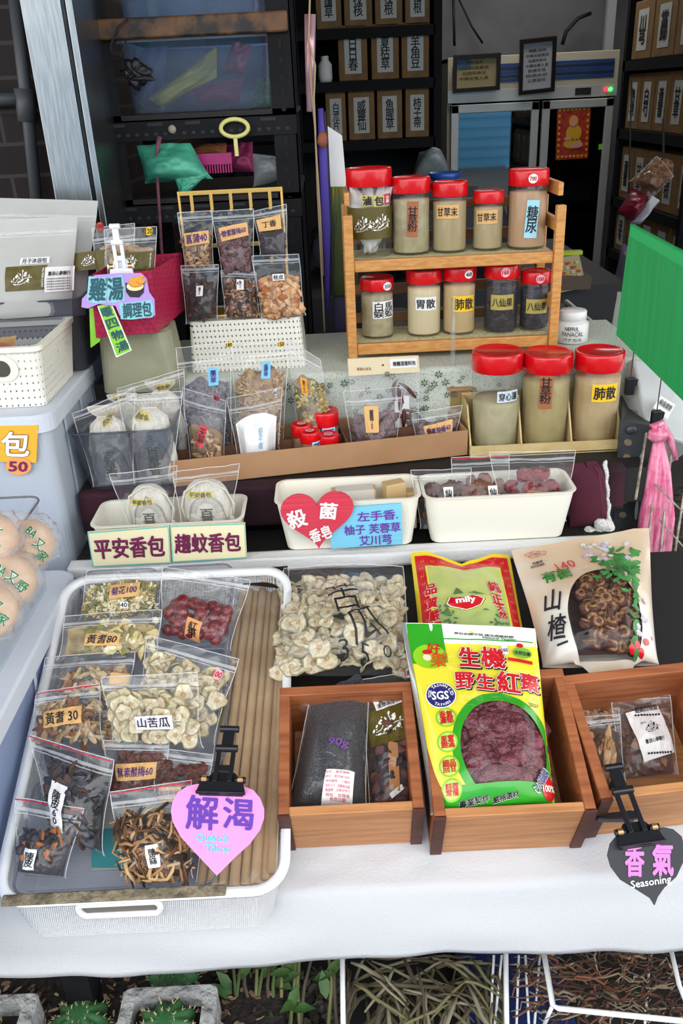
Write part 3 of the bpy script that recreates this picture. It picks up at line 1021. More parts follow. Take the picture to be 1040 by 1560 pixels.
RB = [[(484, 524, '貓鬚草'), (526, 570, '荔枝核'), (572, 615, '桂枝根'), (617, 656, '竹茹根')],
      [(515, 561, '日日春'), (565, 609, '夏枯草'), (611, 655, '羊角豆')],
      [(492, 525, '白朮片'), (527, 570, '威靈仙'), (572, 613, '魚腥草'), (616, 655, '柿子蒂')]]
WH = ['on the top shelf', 'on the middle shelf', 'on the bottom shelf']
CN = ['first', 'second', 'third', 'fourth']
for k, row in enumerate(RB):
    yl, yr = rows[k]
    z = (PY(470, yl + 2, YS).z + PY(662, yr - 2, YS).z) / 2 - .002
    for i, (x0, x1, tx) in enumerate(row):
        xc = (x0 + x1) / 2
        a, b = PY(x0 + 1, 100, YS).x, PY(x1 - 1, 100, YS).x
        h = .245 if k else .26
        r = thing('cardboard_box', '%s labelled carton %s of the back stock rack' % (CN[i], WH[k]), 'box', ((a + b) / 2, YS + .1, z), 'cartons on the back stock shelf')
        part('carton', MB().box((a, YS + .015, z), (b, YS + .3, z + h)), CARTON, r, bevel=.004)
        q = Quad([V((a, YS + .015, z + h)), V((b, YS + .015, z + h)), V((b, YS + .015, z)), V((a, YS + .015, z))])
        p = rect(q, .5, .47, (b - a) * .58, h * .68, LABW, r, hh=.001)
        lettering(q, .5, .47, (b - a) * .34, h * .58, tx, INK, p, vert=True, hh=.002, bold=.02)
mb = MB().lathe([(.03, 0), (.035, .02), (.035, .08), (.02, .1), (.02, .12)], 16, Matrix.Translation(PY(496, 126, YS + .06)))
solo('white_jar', 'small white jar at the end of the middle stock shelf', 'jar', mb, PAPER, smooth=True)
# fridge
FX0, FX1, FY = .80, 1.875, 6.0
fr = thing('display_fridge', 'double glass door display fridge with a blue striped header', 'fridge', ((FX0 + FX1) / 2, FY + .3, 0))
FRM = M('fridge frame aluminium', '#b9bbb9', .4, .2)
FCR = M('fridge cream panel', '#b8b09a', .5)
ztop = PY(810, 82, FY).z
zhd = PY(810, 133, FY).z
zdr = PY(810, 152, FY).z
mb = MB().box((FX0, FY + .65, .02), (FX1, FY + .7, ztop)).box((FX0, FY + .02, .02), (FX0 + .03, FY + .7, ztop)).box((FX1 - .03, FY + .02, .02), (FX1, FY + .7, ztop)).box((FX0, FY + .02, ztop - .03), (FX1, FY + .7, ztop)).box((FX0, FY + .02, .02), (FX1, FY + .7, .13))
part('cabinet', mb, FCR, fr, bevel=.004)
part('header_panel', MB().box((FX0, FY, zhd), (FX1, FY + .02, ztop)), FCR, fr, bevel=.003)
BLS, BLS2 = M('blue header stripe', '#1c3f7c', .45), M('dark blue header stripe', '#122850', .45)
hh_ = ztop - zhd
for i in range(5):
    z = zhd + hh_ * (.2 + .115 * i)
    part('stripe', MB().box((FX0 + .03, FY - .004, z), (FX1 - .03, FY, z + hh_ * .09)), BLS if i % 2 == 0 else BLS2, fr)
part('control_strip', MB().box((FX0, FY - .006, zdr), (FX1, FY + .02, zhd)), FRM, fr, bevel=.002)
a = PY(888, 139, FY - .01)
part('display', MB().box((a.x - .05, FY - .01, a.z - .02), (a.x + .05, FY - .006, a.z + .02)), INK, fr)
for px, cn, nm in ((923, '#ff2030', 'red_lamp'), (930, '#30ff60', 'green_lamp')):
    a = PY(px, 136, FY - .012)
    part(nm, MB().blob((.012, .008, .012), Matrix.Translation(a)), M(nm, cn, emit=3), fr)
GLS = film('fridge door glass', tint='#aebac4', k=6.0, milk=.0, rough=.03, bump=None)
xm = PY(815, 300, FY).x
for x0, x1 in ((FX0 + .02, xm - .01), (xm + .01, FX1 - .02)):
    d = part('door', MB().box((x0, FY - .03, .14), (x0 + .05, FY, zdr - .01)).box((x1 - .05, FY - .03, .14), (x1, FY, zdr - .01)).box((x0, FY - .03, zdr - .06), (x1, FY, zdr - .01)).box((x0, FY - .03, .14), (x1, FY, .2)), FRM, fr, bevel=.004)
    part('glass', MB().box((x0 + .05, FY - .018, .2), (x1 - .05, FY - .012, zdr - .06)), GLS, d)
    part('handle', MB().box((x0 + .012, FY - .05, .7), (x0 + .03, FY - .03, 1.1)), FRM, d, bevel=.003)
for z in (.45, .75, 1.05, 1.32):
    part('wire_shelf', MB().box((FX0 + .04, FY + .08, z), (FX1 - .04, FY + .55, z + .012)), M('fridge shelf', '#6a6e70', .4), fr)
part('lining', MB().box((FX0 + .03, FY + .6, .14), (FX1 - .03, FY + .62, ztop - .04)), M('dark fridge lining', '#1c2226', .6), fr)
GB = M('pale carton', '#a8b0b2', .6)
for px, py, i in ((838, 300, 0), (880, 292, 1), (905, 176, 2)):
    a = PY(px, py, FY + .12)
    solo('storage_carton', ['pale carton inside the fridge beside the door bar', 'pale two slot carton on the fridge shelf below the poster', 'pale carton on the upper fridge shelf near the poster'][i], 'box', MB().box((a.x - .09, FY + .12, a.z - .06), (a.x + .09, FY + .4, a.z + .06)), GB, bevel=.004)
for i in range(16):
    px, z = 830 + RN.random() * 90, RN.choice((.462, .762, 1.062))
    a = PY(px, 300, FY + .2)
    solo('stored_packet', 'dim packet stacked on a fridge shelf', 'packet', MB().blob((.05, .04, .05), Matrix.Translation((a.x, FY + .3 + RN.uniform(-.1, .1), z + .05)), amp=.4, seed=i), M('dim packet %d' % (i % 3), ['#40484a', '#2a3432', '#50483c'][i % 3], .5), group='packets inside the fridge', smooth=True)
# poster on the fridge door: plain seated figure in red and gold
q = Quad(qy((849, 163), (900, 160), (895, 241), (846, 244), FY - .021, FY - .021))
po = thing('poster', 'red and gold festive poster with a seated figure on the fridge door', 'poster', q.at(.5, 0))
part('sheet', MB().quad(q.at(0, 0), q.at(1, 0), q.at(1, 1), q.at(0, 1)), M('poster red', '#a01c14', .5, var=('#c0401c', 30)), po, solid=.002)
GD = M('poster gold', '#dca828', .5)
mb = MB()
for i in range(9):
    for u, v in ((.07, .06 + i * .11), (.93, .06 + i * .11)):
        poly(q, u, v, ell(.008, .009, 8), None, None, mb=mb, hh=.003)
for i in range(6):
    poly(q, .2 + i * .12, .94, ell(.009, .008, 8), None, None, mb=mb, hh=.003)
    poly(q, .2 + i * .12, .06, ell(.009, .008, 8), None, None, mb=mb, hh=.003)
poly(q, .52, .5, ell(.05, .05), None, None, mb=mb, hh=.003)
poly(q, .5, .3, ell(.06, .03), None, None, mb=mb, hh=.003)
poly(q, .5, .72, ell(.03, .035), None, None, mb=mb, hh=.003)
part('gold_print', mb, GD, po)
mb = poly(q, .5, .7, ell(.02, .026), None, None, mb=MB(), hh=.005)
poly(q, .33, .4, ell(.02, .012), None, None, mb=mb, hh=.005)
poly(q, .62, .27, ell(.04, .018), None, None, mb=mb, hh=.005)
part('pink_print', mb, M('poster pink', '#e09a90', .6), po)
solo('green_tag', 'small bright green tag stuck on the fridge glass', 'sticker', MB().box(tuple(PY(911, 228, FY - .02)), tuple(PY(922, 219, FY - .022))), M('lime tag', '#8ed838', .5))
# framed certificates
def frame(label, q4, ink, paper, stamp=False):
    q = Quad(q4)
    r = thing('framed_certificate', label, 'certificate', q.at(.5, 0), 'framed certificates on the fridge')
    mb = MB()
    def bar(u0, v0, u1, v1):
        vs = [q.at(u0, v0), q.at(u1, v0), q.at(u1, v1), q.at(u0, v1)]
        vs += [p + q.N * .025 for p in vs]
        mb.add(vs, [(0, 3, 2, 1), (4, 5, 6, 7), (0, 1, 5, 4), (1, 2, 6, 5), (2, 3, 7, 6), (3, 0, 4, 7)])
    t = .022
    tu, tv = t / q.W, t / q.H
    bar(0, 0, 1, tv), bar(0, 1 - tv, 1, 1), bar(0, tv, tu, 1 - tv), bar(1 - tu, tv, 1, 1 - tv)
    part('frame', mb, M('dark frame wood', '#22140f', .4), r)
    rect(q, .5, .5, q.W - t, q.H - t, paper, r, 'certificate_sheet', hh=.006)
    m2 = MB()
    for i in range(7 if not stamp else 4):
        v = .78 - i * (.09 if not stamp else .14)
        lettering(q, .5 if not stamp else .45, v, q.W * (.62 if i % 2 else .5), .018, ['獎狀', '中華民國藥商', '茲證明參加', '中藥從業人員', '訓練合格', '特頒此狀', '以資證明'][i], INK, r, hh=.008, mb=m2, stretch=3)
    part('lettering', m2, ink, r)
    if stamp:
        rect(q, .22, .8, .09, .085, M('blue stamp', '#4c7c98', .6), r, 'stamp_print', hh=.007)
    return r
frame('black framed yellowed certificate with a blue stamp on the fridge header', qy((690, 84), (762, 80), (760, 136), (689, 141), 5.93, 5.96), M('faded ink', '#6a5a34', .7), M('yellowed paper', '#b3a274', .6), True)
frame('brown framed white certificate standing taller on the fridge header', qy((791, 60), (847, 54), (843, 138), (789, 144), 5.90, 5.96), M('grey ink', '#55565c', .7), M('certificate paper', '#c6c8ca', .5))
for lb, pts, r_ in (('thin dark cable slanting down behind the brown framed certificate', [PY(690, -20, 6.9), PY(718, 40, 6.9), PY(735, 66, 6.9)], .008), ('straight dark cable on the grey wall above the yellowed certificate', [PY(690, -10, 6.85), PY(692, 70, 6.85)], .01), ('thick curved dark cable on the wall above the fridge corner', [PY(900, 20, 6.8), PY(880, 28, 6.8), PY(862, 48, 6.8), PY(856, 68, 6.8)], .014)):
    solo('wall_cable', lb, 'cable', MB().tube(pts, r_, 6), INK, smooth=True)
mb = MB().box((PY(925, 20, 6.7).x, 6.7, 1.7), (PY(938, 20, 6.7).x, 6.75, 2.6))
solo('white_conduit', 'pale vertical conduit on the wall behind the fridge corner', 'pipe', mb, M('pale conduit', '#a8aab0', .5))
# stock shelf along the side wall
s2 = thing('stock_shelf', 'dark shelf of narrow cartons along the side wall past the fridge', 'shelf', (1.8, 4.8, 0))
SX = 1.62
zr = [PY(985, 88, 4.6).z, PY(985, 200, 4.6).z, PY(985, 312, 4.6).z, PY(985, 395, 4.6).z]
for z in zr:
    part('shelf_board', MB().box((SX - .02, 4.05, z - .05), (SX + .5, 5.06, z - .002)), SHM, s2)
part('back_panel', MB().box((SX + .5, 4.05, 0), (SX + .53, 5.06, 2.6)), MC['black back panel'], s2)
for y in (4.02, 5.02):
    part('upright', MB().box((SX - .02, y, 0), (SX + .5, y + .04, 2.6)), SHM, s2)
names = ['川芎', '當歸', '熟地', '白芍', '黃耆', '甘草', '茯苓', '桂枝', '陳皮']
for k, z in enumerate(zr):
    y = 5.0
    i = 0
    while y > 4.15:
        w_ = .30 if k == 0 else .205
        h = .26 if k < 3 else .22
        r = thing('cardboard_box', 'narrow carton %s from the fridge %s' % (CN[i] if i < 4 else ['fifth', 'sixth', 'seventh', 'eighth', 'ninth', 'tenth'][i - 4], ['on the highest side shelf', 'on the second highest side shelf', 'on the side shelf behind the hanging bags', 'on the lowest side shelf'][k]), 'box', (SX + .1, y - w_ / 2, z), 'cartons on the side wall shelf')
        part('carton', MB().box((SX, y - w_ + .006, z), (SX + .3, y - .006, z + h)), CARTON, r, bevel=.004)
        q = Quad([V((SX, y - .006, z + h)), V((SX, y - w_ + .006, z + h)), V((SX, y - w_ + .006, z)), V((SX, y - .006, z))])
        p = rect(q, .5, .5, w_ * .5, h * .7, LABW, r, hh=.002)
        lettering(q, .5, .5, w_ * .34, h * .5, names[(i + k * 2) % 9], INK, p, vert=True, hh=.004, bold=.02)
        y -= w_
        i += 1
# hanging bags by the side shelf
b = Bag('hanging_bag', 'clear bag of brown dried roots hanging before the side shelf', 'bag', qy((1000, 238), (1026, 268), (998, 298), (958, 276), 3.2, 3.2), .1, FILM2, zipc=False, vt=1.0)
b.core(M('brown root mix', '#9a6a44', .8, var=('#5c3a22', 60), bump=(120, .8)), .05, .8, 'dried_roots', lump=.01)
mb = MB().tube([PY(1010, 180, 3.2), PY(1010, 240, 3.2), PY(1004, 250, 3.2)], .004, 6)
solo('bag_cord', 'dark cord holding up the clear bag of brown roots', 'cord', mb, INK)
solo('bag_cord', 'thin cord holding up the lilac grey bag by the fridge corner', 'cord', MB().tube([PY(962, 120, 3.26), PY(955, 374, 3.26)], .003, 6), INK)
packet('plastic_bag', 'bunched red plastic bag hanging under the clear bag of roots', 'bag', qy((962, 286), (988, 300), (962, 338), (941, 320), 3.25, 3.22), .1, M('red bag film', '#98203a', .35, var=('#6c1428', 10), bump=(20, .5)))
packet('plastic_bag', 'crumpled white plastic bag hanging beside the red bag', 'bag', qy((992, 298), (1005, 306), (974, 342), (964, 338), 3.22, 3.2), .05, M('white bag film', '#b9bbc4', .4, bump=(24, .5)))
packet('plastic_bag', 'lilac grey plastic bag hanging low by the fridge corner', 'bag', qy((948, 370), (962, 380), (955, 445), (932, 440), 3.3, 3.2), .08, M('lilac grey film', '#5a5468', .45, bump=(20, .5)))
# counter behind the stall
ct = thing('shop_counter', 'grey glass topped counter behind the bamboo jar rack', 'counter', (.5, 2.5, 0))
CTM = M('counter top', '#7e7c74', .15, var=('#66665e', 6))
zc = .99
P = [PZ(560, 470, zc), PZ(862, 462, zc), PZ(960, 545, zc), PZ(560, 560, zc)]
P = [(p.x, p.y) for p in P]
part('counter_top', MB().prism(P[::-1], zc - .02, zc), CTM, ct)
part('counter_body', MB().prism([(x * .98 + .01, y + .02) for x, y in P[::-1]], .02, zc - .02), M('dark counter body', '#24252a', .6), ct)
mb = MB().tube([PZ(862, 462, zc) + V((0, 0, .004)), PZ(960, 545, zc) + V((0, 0, .004))], .008, 6)
part('edge_trim', mb, FRM, ct)
packet('plastic_bag', 'crumpled grey plastic bag behind the red topped jars', 'bag', qy((638, 232), (672, 236), (690, 280), (622, 285), 3.3, 3.2), .16, M('grey crumpled film', '#7d8687', .4, var=('#5c6668', 9), bump=(18, .8)))
mb = MB().lathe([(.02, 0), (.045, .02), (.055, .04), (.052, .04), (.04, .02), (.001, .012)], 24, Matrix.Translation(PY(677, 282, 3.0)))
solo('blue_bowl', 'blue and white bowl just behind the third red topped jar', 'bowl', mb, M('blue glaze', '#2454a8', .3), smooth=True)
bwl = PY(677, 282, 3.0)
solo('crate', 'dark crate on the bench under the blue and white bowl', 'crate', MB().box((bwl.x - .1, 2.93, .951), (bwl.x + .1, 3.08, bwl.z - .001)), M('dark crate', '#26262a', .7), bevel=.004)
mb = MB().box((-.4, 2.9, .02), (1.0, 3.9, .95))
solo('work_bench', 'dark work bench covered with clutter deep inside the shop', 'bench', mb, M('dark bench', '#1b1c20', .7))
CL = [('#3a3c44', .07), ('#2a2c30', .09), ('#4c4a48', .05), ('#54483c', .06), ('#2c3440', .08)]
WHC = ['near the twine', 'behind the first jar', 'beneath the cartons', 'behind the grey bag', 'beside the blue bowl', 'behind the tall jar', 'at the bench end', 'under the stock shelf']
for i in range(8):
    px = 500 + i * 38
    p = PY(px, 300, 3.3)
    cc, rr = CL[i % 5]
    solo('bundle', 'dark wrapped bundle on the work bench %s' % WHC[i], 'bundle', MB().blob((rr * 1.3, rr, rr * 1.5), Matrix.Translation((p.x, 3.3 + .2 * (i % 3), .95 + rr * 1.4)), amp=.5, seed=i * 3.1, seg=14, ring=10), M('bundle %d' % (i % 5), cc, .6, bump=(14, .8)), smooth=True)
rg = thing('calculator', 'cream desk calculator with red and yellow keys on the counter', 'calculator', PY(872, 440, 2.9))
q = Quad(qy((850, 392), (882, 388), (890, 425), (852, 432), 2.95, 2.85))
mb = MB().add([q.at(0, 0), q.at(1, 0), q.at(1, 1), q.at(0, 1)] + [q.at(*t) - V((0, 0, .03)) for t in ((0, 0), (1, 0), (1, 1), (0, 1))], [(0, 1, 2, 3), (0, 4, 5, 1), (1, 5, 6, 2), (2, 6, 7, 3), (3, 7, 4, 0)])
part('casing', mb, M('cream casing', '#b0a884', .5), rg)
for i in range(4):
    for j in range(4):
        rect(q, .16 + i * .22, .14 + j * .18, q.W * .15, q.H * .11, M('key %d' % ((i + j) % 3), ['#c8c0a0', '#c04434', '#c8a838'][(i + j) % 3], .5), rg, 'key', hh=.004)
solo('yellow_folder', 'lime yellow folder standing behind the calculator', 'folder', MB().box(tuple(PY(845, 390, 3.0)), tuple(PY(884, 380, 3.03))), M('lime yellow', '#a8b020', .5))
mb = MB().box((PY(850, 432, 2.9).x - .02, 2.84, zc), (PY(892, 432, 2.9).x, 3.0, PY(870, 436, 2.9).z))
solo('cardboard_box', 'brown carton under the calculator', 'box', mb, M('dim carton', '#4a3c2e', .7))
# ---------------------------------------------------------------- display stand in steps
st = thing('display_stand', 'stepped market display stand of boards on slotted angle steel', 'stand', (0, 1.2, 0))
BOARD = M('dark stained board', '#1a1614', .7)
LX, RXX = -.478, .60
mb = MB()
vs = []
for a, b, h in ((LX, .055, -.03), (RXX, .055, -.03), (RXX, .60, -.03), (LX, .60, -.03), (LX, .055, -.006), (RXX, .055, -.006), (RXX, .60, -.006), (LX, .60, -.006)):
    vs.append(board(a, b, h))
mb.add(vs, [(0, 3, 2, 1), (4, 5, 6, 7), (0, 1, 5, 4), (1, 2, 6, 5), (2, 3, 7, 6), (3, 0, 4, 7)])
part('sloping_board', mb, BOARD, st)
part('ledge_board', MB().box((LX, 1.292, .80), (.50, 1.43, .832)), BOARD, st)
part('middle_board', MB().box((LX, 1.42, .86), (.56, 1.66, .928)), BOARD, st)
part('upper_board', MB().box((LX, 1.64, .86), (.62, 1.95, 1.066)), BOARD, st)
for x in (LX + .02, RXX - .06):
    for y, z in ((.86, .6), (1.95, .86)):
        part('leg', MB().box((x, y, 0), (x + .04, y + .04, z)), STEEL, st)
# cloths
LINEN = M('white linen weave', '#c6c6c8', .85, bump=(260, .15))
def cloth(name, label, q, mat, nx, ny, amp, thick=.004, seed=0.0, fold=None):
    mb = MB()
    vs = [q(i / nx, j / ny) for j in range(ny + 1) for i in range(nx + 1)]
    fs = [(j * (nx + 1) + i, j * (nx + 1) + i + 1, (j + 1) * (nx + 1) + i + 1, (j + 1) * (nx + 1) + i) for j in range(ny) for i in range(nx)]
    mb.add(vs, fs)
    return solo(name, label, 'cloth', mb, mat, smooth=True, solid=thick)
def lower(u, v):
    x = -.56 + 1.21 * u
    n = noise.noise(V((x * 5, v * 6, 2.0)))
    if v < .3:
        t = v / .3
        hz = .5 + .008 * math.sin(x * 9 + 1) + .006 * noise.noise(V((x * 14, 0, 4)))
        top = board(x, .058, -.004)
        a = math.pi / 2 * (1 - t)
        y = .776 + .008 * noise.noise(V((x * 6, t * 2, 1))) * (1 - t) + .016 * t * t
        return V((x, y, hz + (top.z - hz) * (t ** .9)))
    t = (v - .3) / .7
    p = board(x, .058 + t * .26, -.003)
    return p + BN * (.0035 * n + .002 * noise.noise(V((x * 24, v * 20, 2.0))) * (1 if t < .4 else 0))
cloth('tablecloth', 'white linen cloth over the sloping front board', lower, LINEN, 90, 60, 0)
def ledge(u, v):
    x = -.476 + .956 * u
    n = .003 * noise.noise(V((x * 8, v * 3, 7.0)))
    if v < .3:
        return V((x, 1.286 + n, .825 + .024 * v / .3 + n))
    return V((x, 1.286 + (v - .3) / .7 * .03, .8495 + n * .4))
cloth('ledge_cloth', 'white woven cloth strip on the narrow ledge under the ivory bins', ledge, M('white canvas', '#dcdcda', .9, bump=(200, .15)), 60, 12, 0)
MAR = M('maroon velvet', '#3a1020', .9, var=('#28101a', 14))
def maroon(u, v):
    x = -.476 + .996 * u
    n = .006 * noise.noise(V((x * 9, v * 2, 3.0)))
    if v > .8:
        return V((x, 1.414 + .03 * (v - .8) / .2, .9305))
    return V((x, 1.412 + n, .852 + .0785 * v / .8))
cloth('maroon_cloth', 'dark maroon cloth hanging behind the ivory bins', maroon, MAR, 60, 14, 0)
def floral_mat():
    m = M('floral print cotton', '#c3cabc', .85)
    n, l = m.node_tree.nodes, m.node_tree.links
    t = n.new('ShaderNodeTexCoord')
    x = n.new('ShaderNodeTexVoronoi')
    x.inputs['Scale'].default_value = 230
    l.new(t.outputs['Object'], x.inputs['Vector'])
    r = n.new('ShaderNodeValToRGB')
    r.color_ramp.interpolation = 'CONSTANT'
    E_ = r.color_ramp.elements
    E_[0].color, E_[0].position = lin('#a3ad9a'), 0
    E_[1].color, E_[1].position = lin('#cfd4c6'), .3
    l.new(x.outputs['Distance'], r.inputs[0])
    l.new(r.outputs[0], n['Principled BSDF'].inputs['Base Color'])
    return m
FLOR = floral_mat()
def floral(u, v):
    x = -.35 + .98 * u
    n = .004 * noise.noise(V((x * 7, v * 3, 5.0)))
    if v < .5:
        return V((x, 1.628 + n, .934 + (1.068 - .934) * v / .5))
    return V((x, 1.628 + (v - .5) / .5 * .32, 1.0695 + n * .3))
FQ = Quad([V((-.35, 1.6265, 1.066)), V((.63, 1.6265, 1.066)), V((.63, 1.6265, .934)), V((-.35, 1.6265, .934))])
mb = MB()
nx, ny = 60, 30
mb.add([floral(i / nx, j / ny) for j in range(ny + 1) for i in range(nx + 1)], [(j * (nx + 1) + i, j * (nx + 1) + i + 1, (j + 1) * (nx + 1) + i + 1, (j + 1) * (nx + 1) + i) for j in range(ny) for i in range(nx)])
n0 = len(mb.f)
for i in range(110):
    u, v = RN.uniform(.02, .98), RN.uniform(.05, .95)
    r_ = RN.choice((.003, .0042, .005))
    for k in range(6):
        a = k * 1.047 + i
        poly(FQ, u + math.cos(a) * r_ / FQ.W, v + math.sin(a) * r_ / FQ.H, ell(r_ * .6, r_ * .3, 8, a), None, None, mb=mb, hh=.0045, k=1)
mb.m[n0:] = [1] * (len(mb.f) - n0)
solo('floral_cloth', 'pale green cotton cloth with dark little flowers under the bamboo rack', 'cloth', mb, [FLOR, M('flower print', '#4c6050', .8)], smooth=True)
# steel post and angle at the end of the stand
ps = thing('angle_post', 'dark slotted angle steel post at the end of the jar carton', 'post', PY(950, 850, 1.5))
def obox(a, b, c, d, N, t):
    vs = [a, b, c, d] + [p + N * t for p in (a, b, c, d)]
    return vs, [(0, 3, 2, 1), (4, 5, 6, 7), (0, 1, 5, 4), (1, 2, 6, 5), (2, 3, 7, 6), (3, 0, 4, 7)]
q = Quad(qy((944, 640), (997, 650), (978, 850), (930, 850), 1.47, 1.47))
part('plate', MB().add(*obox(q.at(0, 0), q.at(1, 0), q.at(1, 1), q.at(0, 1), q.N, -.004)), M('worn dark steel', '#34373a', .45, .4, var=('#45484a', 20)), ps)
mb = MB()
for i in range(6):
    poly(q, .27 + .0 * i, .86 - i * .105, ell(.0075, .0065, 14), None, None, mb=mb, hh=.0008)
part('slots', mb, M('hole showing tan', '#7c6a54', .8), ps)
mb = MB()
for v in (.72, .38):
    rect_ = ell(.0035, .022, 14)
    poly(q, .68, v, rect_, None, None, mb=mb, hh=.0008)
part('slots', mb, M('hole showing pale', '#8c9294', .8), ps)
mb = MB().blob((.011, .005, .009), Matrix.Translation(q.at(.33, .95, .002)))
part('bolt', mb, MC['worn dark steel'], ps, smooth=True)
qq = Quad([PY(946, 575, 1.75), PY(968, 600, 1.75), PY(997, 652, 1.47), PY(948, 640, 1.47)])
part('angle_rail', MB().add(*obox(qq.at(0, 0), qq.at(1, 0), qq.at(1, 1), qq.at(0, 1), qq.N, -.004)), MC['worn dark steel'], ps)
mb = MB()
for i in range(6):
    poly(qq, .55, .15 + i * .14, [(-.009, -.0022), (.009, -.0022), (.009, .0022), (-.009, .0022)], None, None, mb=mb, hh=.001)
part('slots', mb, MC['slot shadow'], ps)
# ---------------------------------------------------------------- bamboo rack with jars
YR = 1.70
JP = [PY(562, 393 + 0, YR + .02).z, PY(800, 380, YR + .02).z]
ZS1 = sum(JP) / 2 - .001
KP = [PY(576, 520, YR + .02).z, PY(765, 506, YR + .02).z]
ZS0 = sum(KP) / 2 - .001
XL, XR = PY(533, 430, YR).x, PY(848, 400, YR).x
rk2 = thing('bamboo_rack', 'two tier bamboo rack holding the red topped jars', 'rack', ((XL + XR) / 2, YR + .06, 1.07))
ztop_ = PY(845, 312, YR).z
for x in (XL, XR):
    for y, zt in ((YR - .012, ztop_), (YR + .13, ztop_ + .006)):
        part('post', MB().box((x - .009, y, 1.07), (x + .009, y + .016, zt)), BAMB, rk2, bevel=.002)
    for zr_ in (ZS1 + .035, ZS1 + .1, ZS0 + .05):
        part('side_rail', MB().box((x - .005, YR + .004, zr_), (x + .005, YR + .13, zr_ + .024)), BAMB, rk2, bevel=.0015)
MAT = M('straw mat', '#d8d0a6', .85, var=('#bdb484', 130))
for z in (ZS0, ZS1):
    part('shelf_front', MB().box((XL + .009, YR - .006, z - .022), (XR - .009, YR + .008, z)), BAMB, rk2, bevel=.002)
    part('shelf_board', MB().box((XL + .009, YR + .008, z - .018), (XR - .009, YR + .13, z - .006)), BAMB, rk2)
    part('straw_mat', MB().box((XL + .009, YR + .006, z - .006), (XR - .009, YR + .13, z - .001)), MAT, rk2)
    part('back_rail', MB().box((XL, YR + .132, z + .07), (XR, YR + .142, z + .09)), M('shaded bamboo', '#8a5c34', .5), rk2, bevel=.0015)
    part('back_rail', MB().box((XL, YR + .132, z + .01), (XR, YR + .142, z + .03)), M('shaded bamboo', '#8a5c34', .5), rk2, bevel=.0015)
PW1, PW2, PW3 = M('olive beige powder', '#b4a27a', .9, var=('#a8956c', 50), wave=(1, 1, .1)), M('cream powder', '#d8c8a2', .9), M('tan powder', '#bd9874', .9)
PW4, PW5 = M('ochre powder', '#c4a878', .9), M('pale sage powder', '#b2a886', .9, var=('#a39872', 60))
DRK = M('black fruit', '#15131a', .5, var=('#2c2632', 50), bump=(60, .8))
ZJ1, ZJ0 = ZS1, ZS0
YJ = YR + .06
g1 = 'red lidded jars on the bamboo rack'
def sticker(cy, px, py, w_, txt, mat, ink, root):
    return lab(cy, px, py, w_, w_ * 1.05, txt, mat, ink, root, round_=True, fit=(.75, .45), bold=.025)
r_, c, l_, _x = jar('red lidded jar of white packets with an olive flower band', 564, 394, 562, 254, 70, YJ, ZJ1, None, group=g1)
for i in range(3):
    x, y, z, rr, h = _x
    mb = MB()
    mb.blob((rr * .46, rr * .4, .066), Matrix.Translation((x + (i - 1) * .013, y - .007 + .008 * (i % 2), z + .068)) @ Matrix.Rotation(.3 * (i - 1), 4, 'Y'), amp=.35, seed=i * 4.0, seg=14, ring=10, fq=3)
    solo('paper_packet', 'white crumpled packet inside the jar with the olive flower band', 'packet', mb, M('white crumpled paper', '#e4e2e0', .8, bump=(30, .6)), group='white packets in the olive banded jar', smooth=True)
mb = MB()
f = lmap(c, .5, .5, 0)
u0, v0_ = uvpx(c, 566, 341)
bw = c.W * .95
p = rect(c, .5, v0_, bw, .058, OLIVE, r_, 'label_band', hh=.0006, nx=24)
spray(c, *uvpx(c, 581, 340), .026, WHITE, p)
spray(c, *uvpx(c, 553, 343), .024, WHITE, p, rot=8)
for px, t in ((559, '滷'), (577, '包')):
    p = lab(c, px, 306, 16, 17, t, M('dull yellow paper', '#c8bc70', .7), INK, r_, bold=.03, fit=(.85, .85))
lab(c, 589, 303, 11, 16, '中藥', M('red seal paper', '#c43848', .6), WHITE, r_, vert=True, name='seal')
r_, c, l_, _x = jar('red lidded jar of sage powder with an upright brown 甘草粉 label', 625, 391, 627, 268, 60, YJ, ZJ1, PW5, group=g1)
lab(c, 628, 334, 17, 54, '甘草粉', M('orange brown paper', '#b9794c', .7), INK, r_, vert=True, rot=-2)
r_, c, l_, _x = jar('red lidded jar with a wide peach 甘草末 label', 685, 387, 684, 275, 55, YJ, ZJ1, PW1, group=g1)
lab(c, 681, 323, 36, 21, '甘草末', TAN, INK, r_)
r_, c, l_, _x = jar('shortest red lidded jar of the upper shelf with a peach label', 743, 382, 743, 289, 48, YJ, ZJ1, PW1, group=g1)
lab(c, 741, 331, 34, 21, '甘草末', TAN, INK, r_, rot=2)
r_, c, l_, _x = jar('tall red lidded jar of tan powder with a pale blue 糖尿 label', 803, 379, 803, 256, 61, YJ, ZJ1, PW3, group=g1)
lab(c, 810, 334, 19, 58, '糖尿', LBLUE, INK, r_, vert=True, rot=-3)
sticker(l_, 812, 272, 14, '700', WHITE, REDI, r_)
r_, c, l_, _x = jar('red lidded jar of sage powder with a 350 price dot', 575, 519, 574, 420, 52, YJ, ZJ0, PW5, group=g1)
lab(c, 585, 472, 32, 26, '白馬\n蜈蚣', PAPER, INK, r_, fit=(.9, .9))
sticker(l_, 590, 436, 12, '350', WHITE, PURI, r_)
r_, c, l_, _x = jar('red lidded jar of cream powder with a white 胃散 label', 646, 514, 645, 407, 54, YJ, ZJ0, PW2, group=g1)
lab(c, 649, 463, 33, 20, '胃散', PAPER, INK, r_, bold=.02)
r_, c, l_, _x = jar('red lidded jar of ochre powder with a yellow 肺散 label', 699, 509, 699, 403, 52, YJ, ZJ0, PW4, group=g1)
lab(c, 707, 463, 33, 24, '肺散', YEL, INK, r_, bold=.02)
sticker(l_, 714, 418, 12, '60', WHITE, INK, r_)
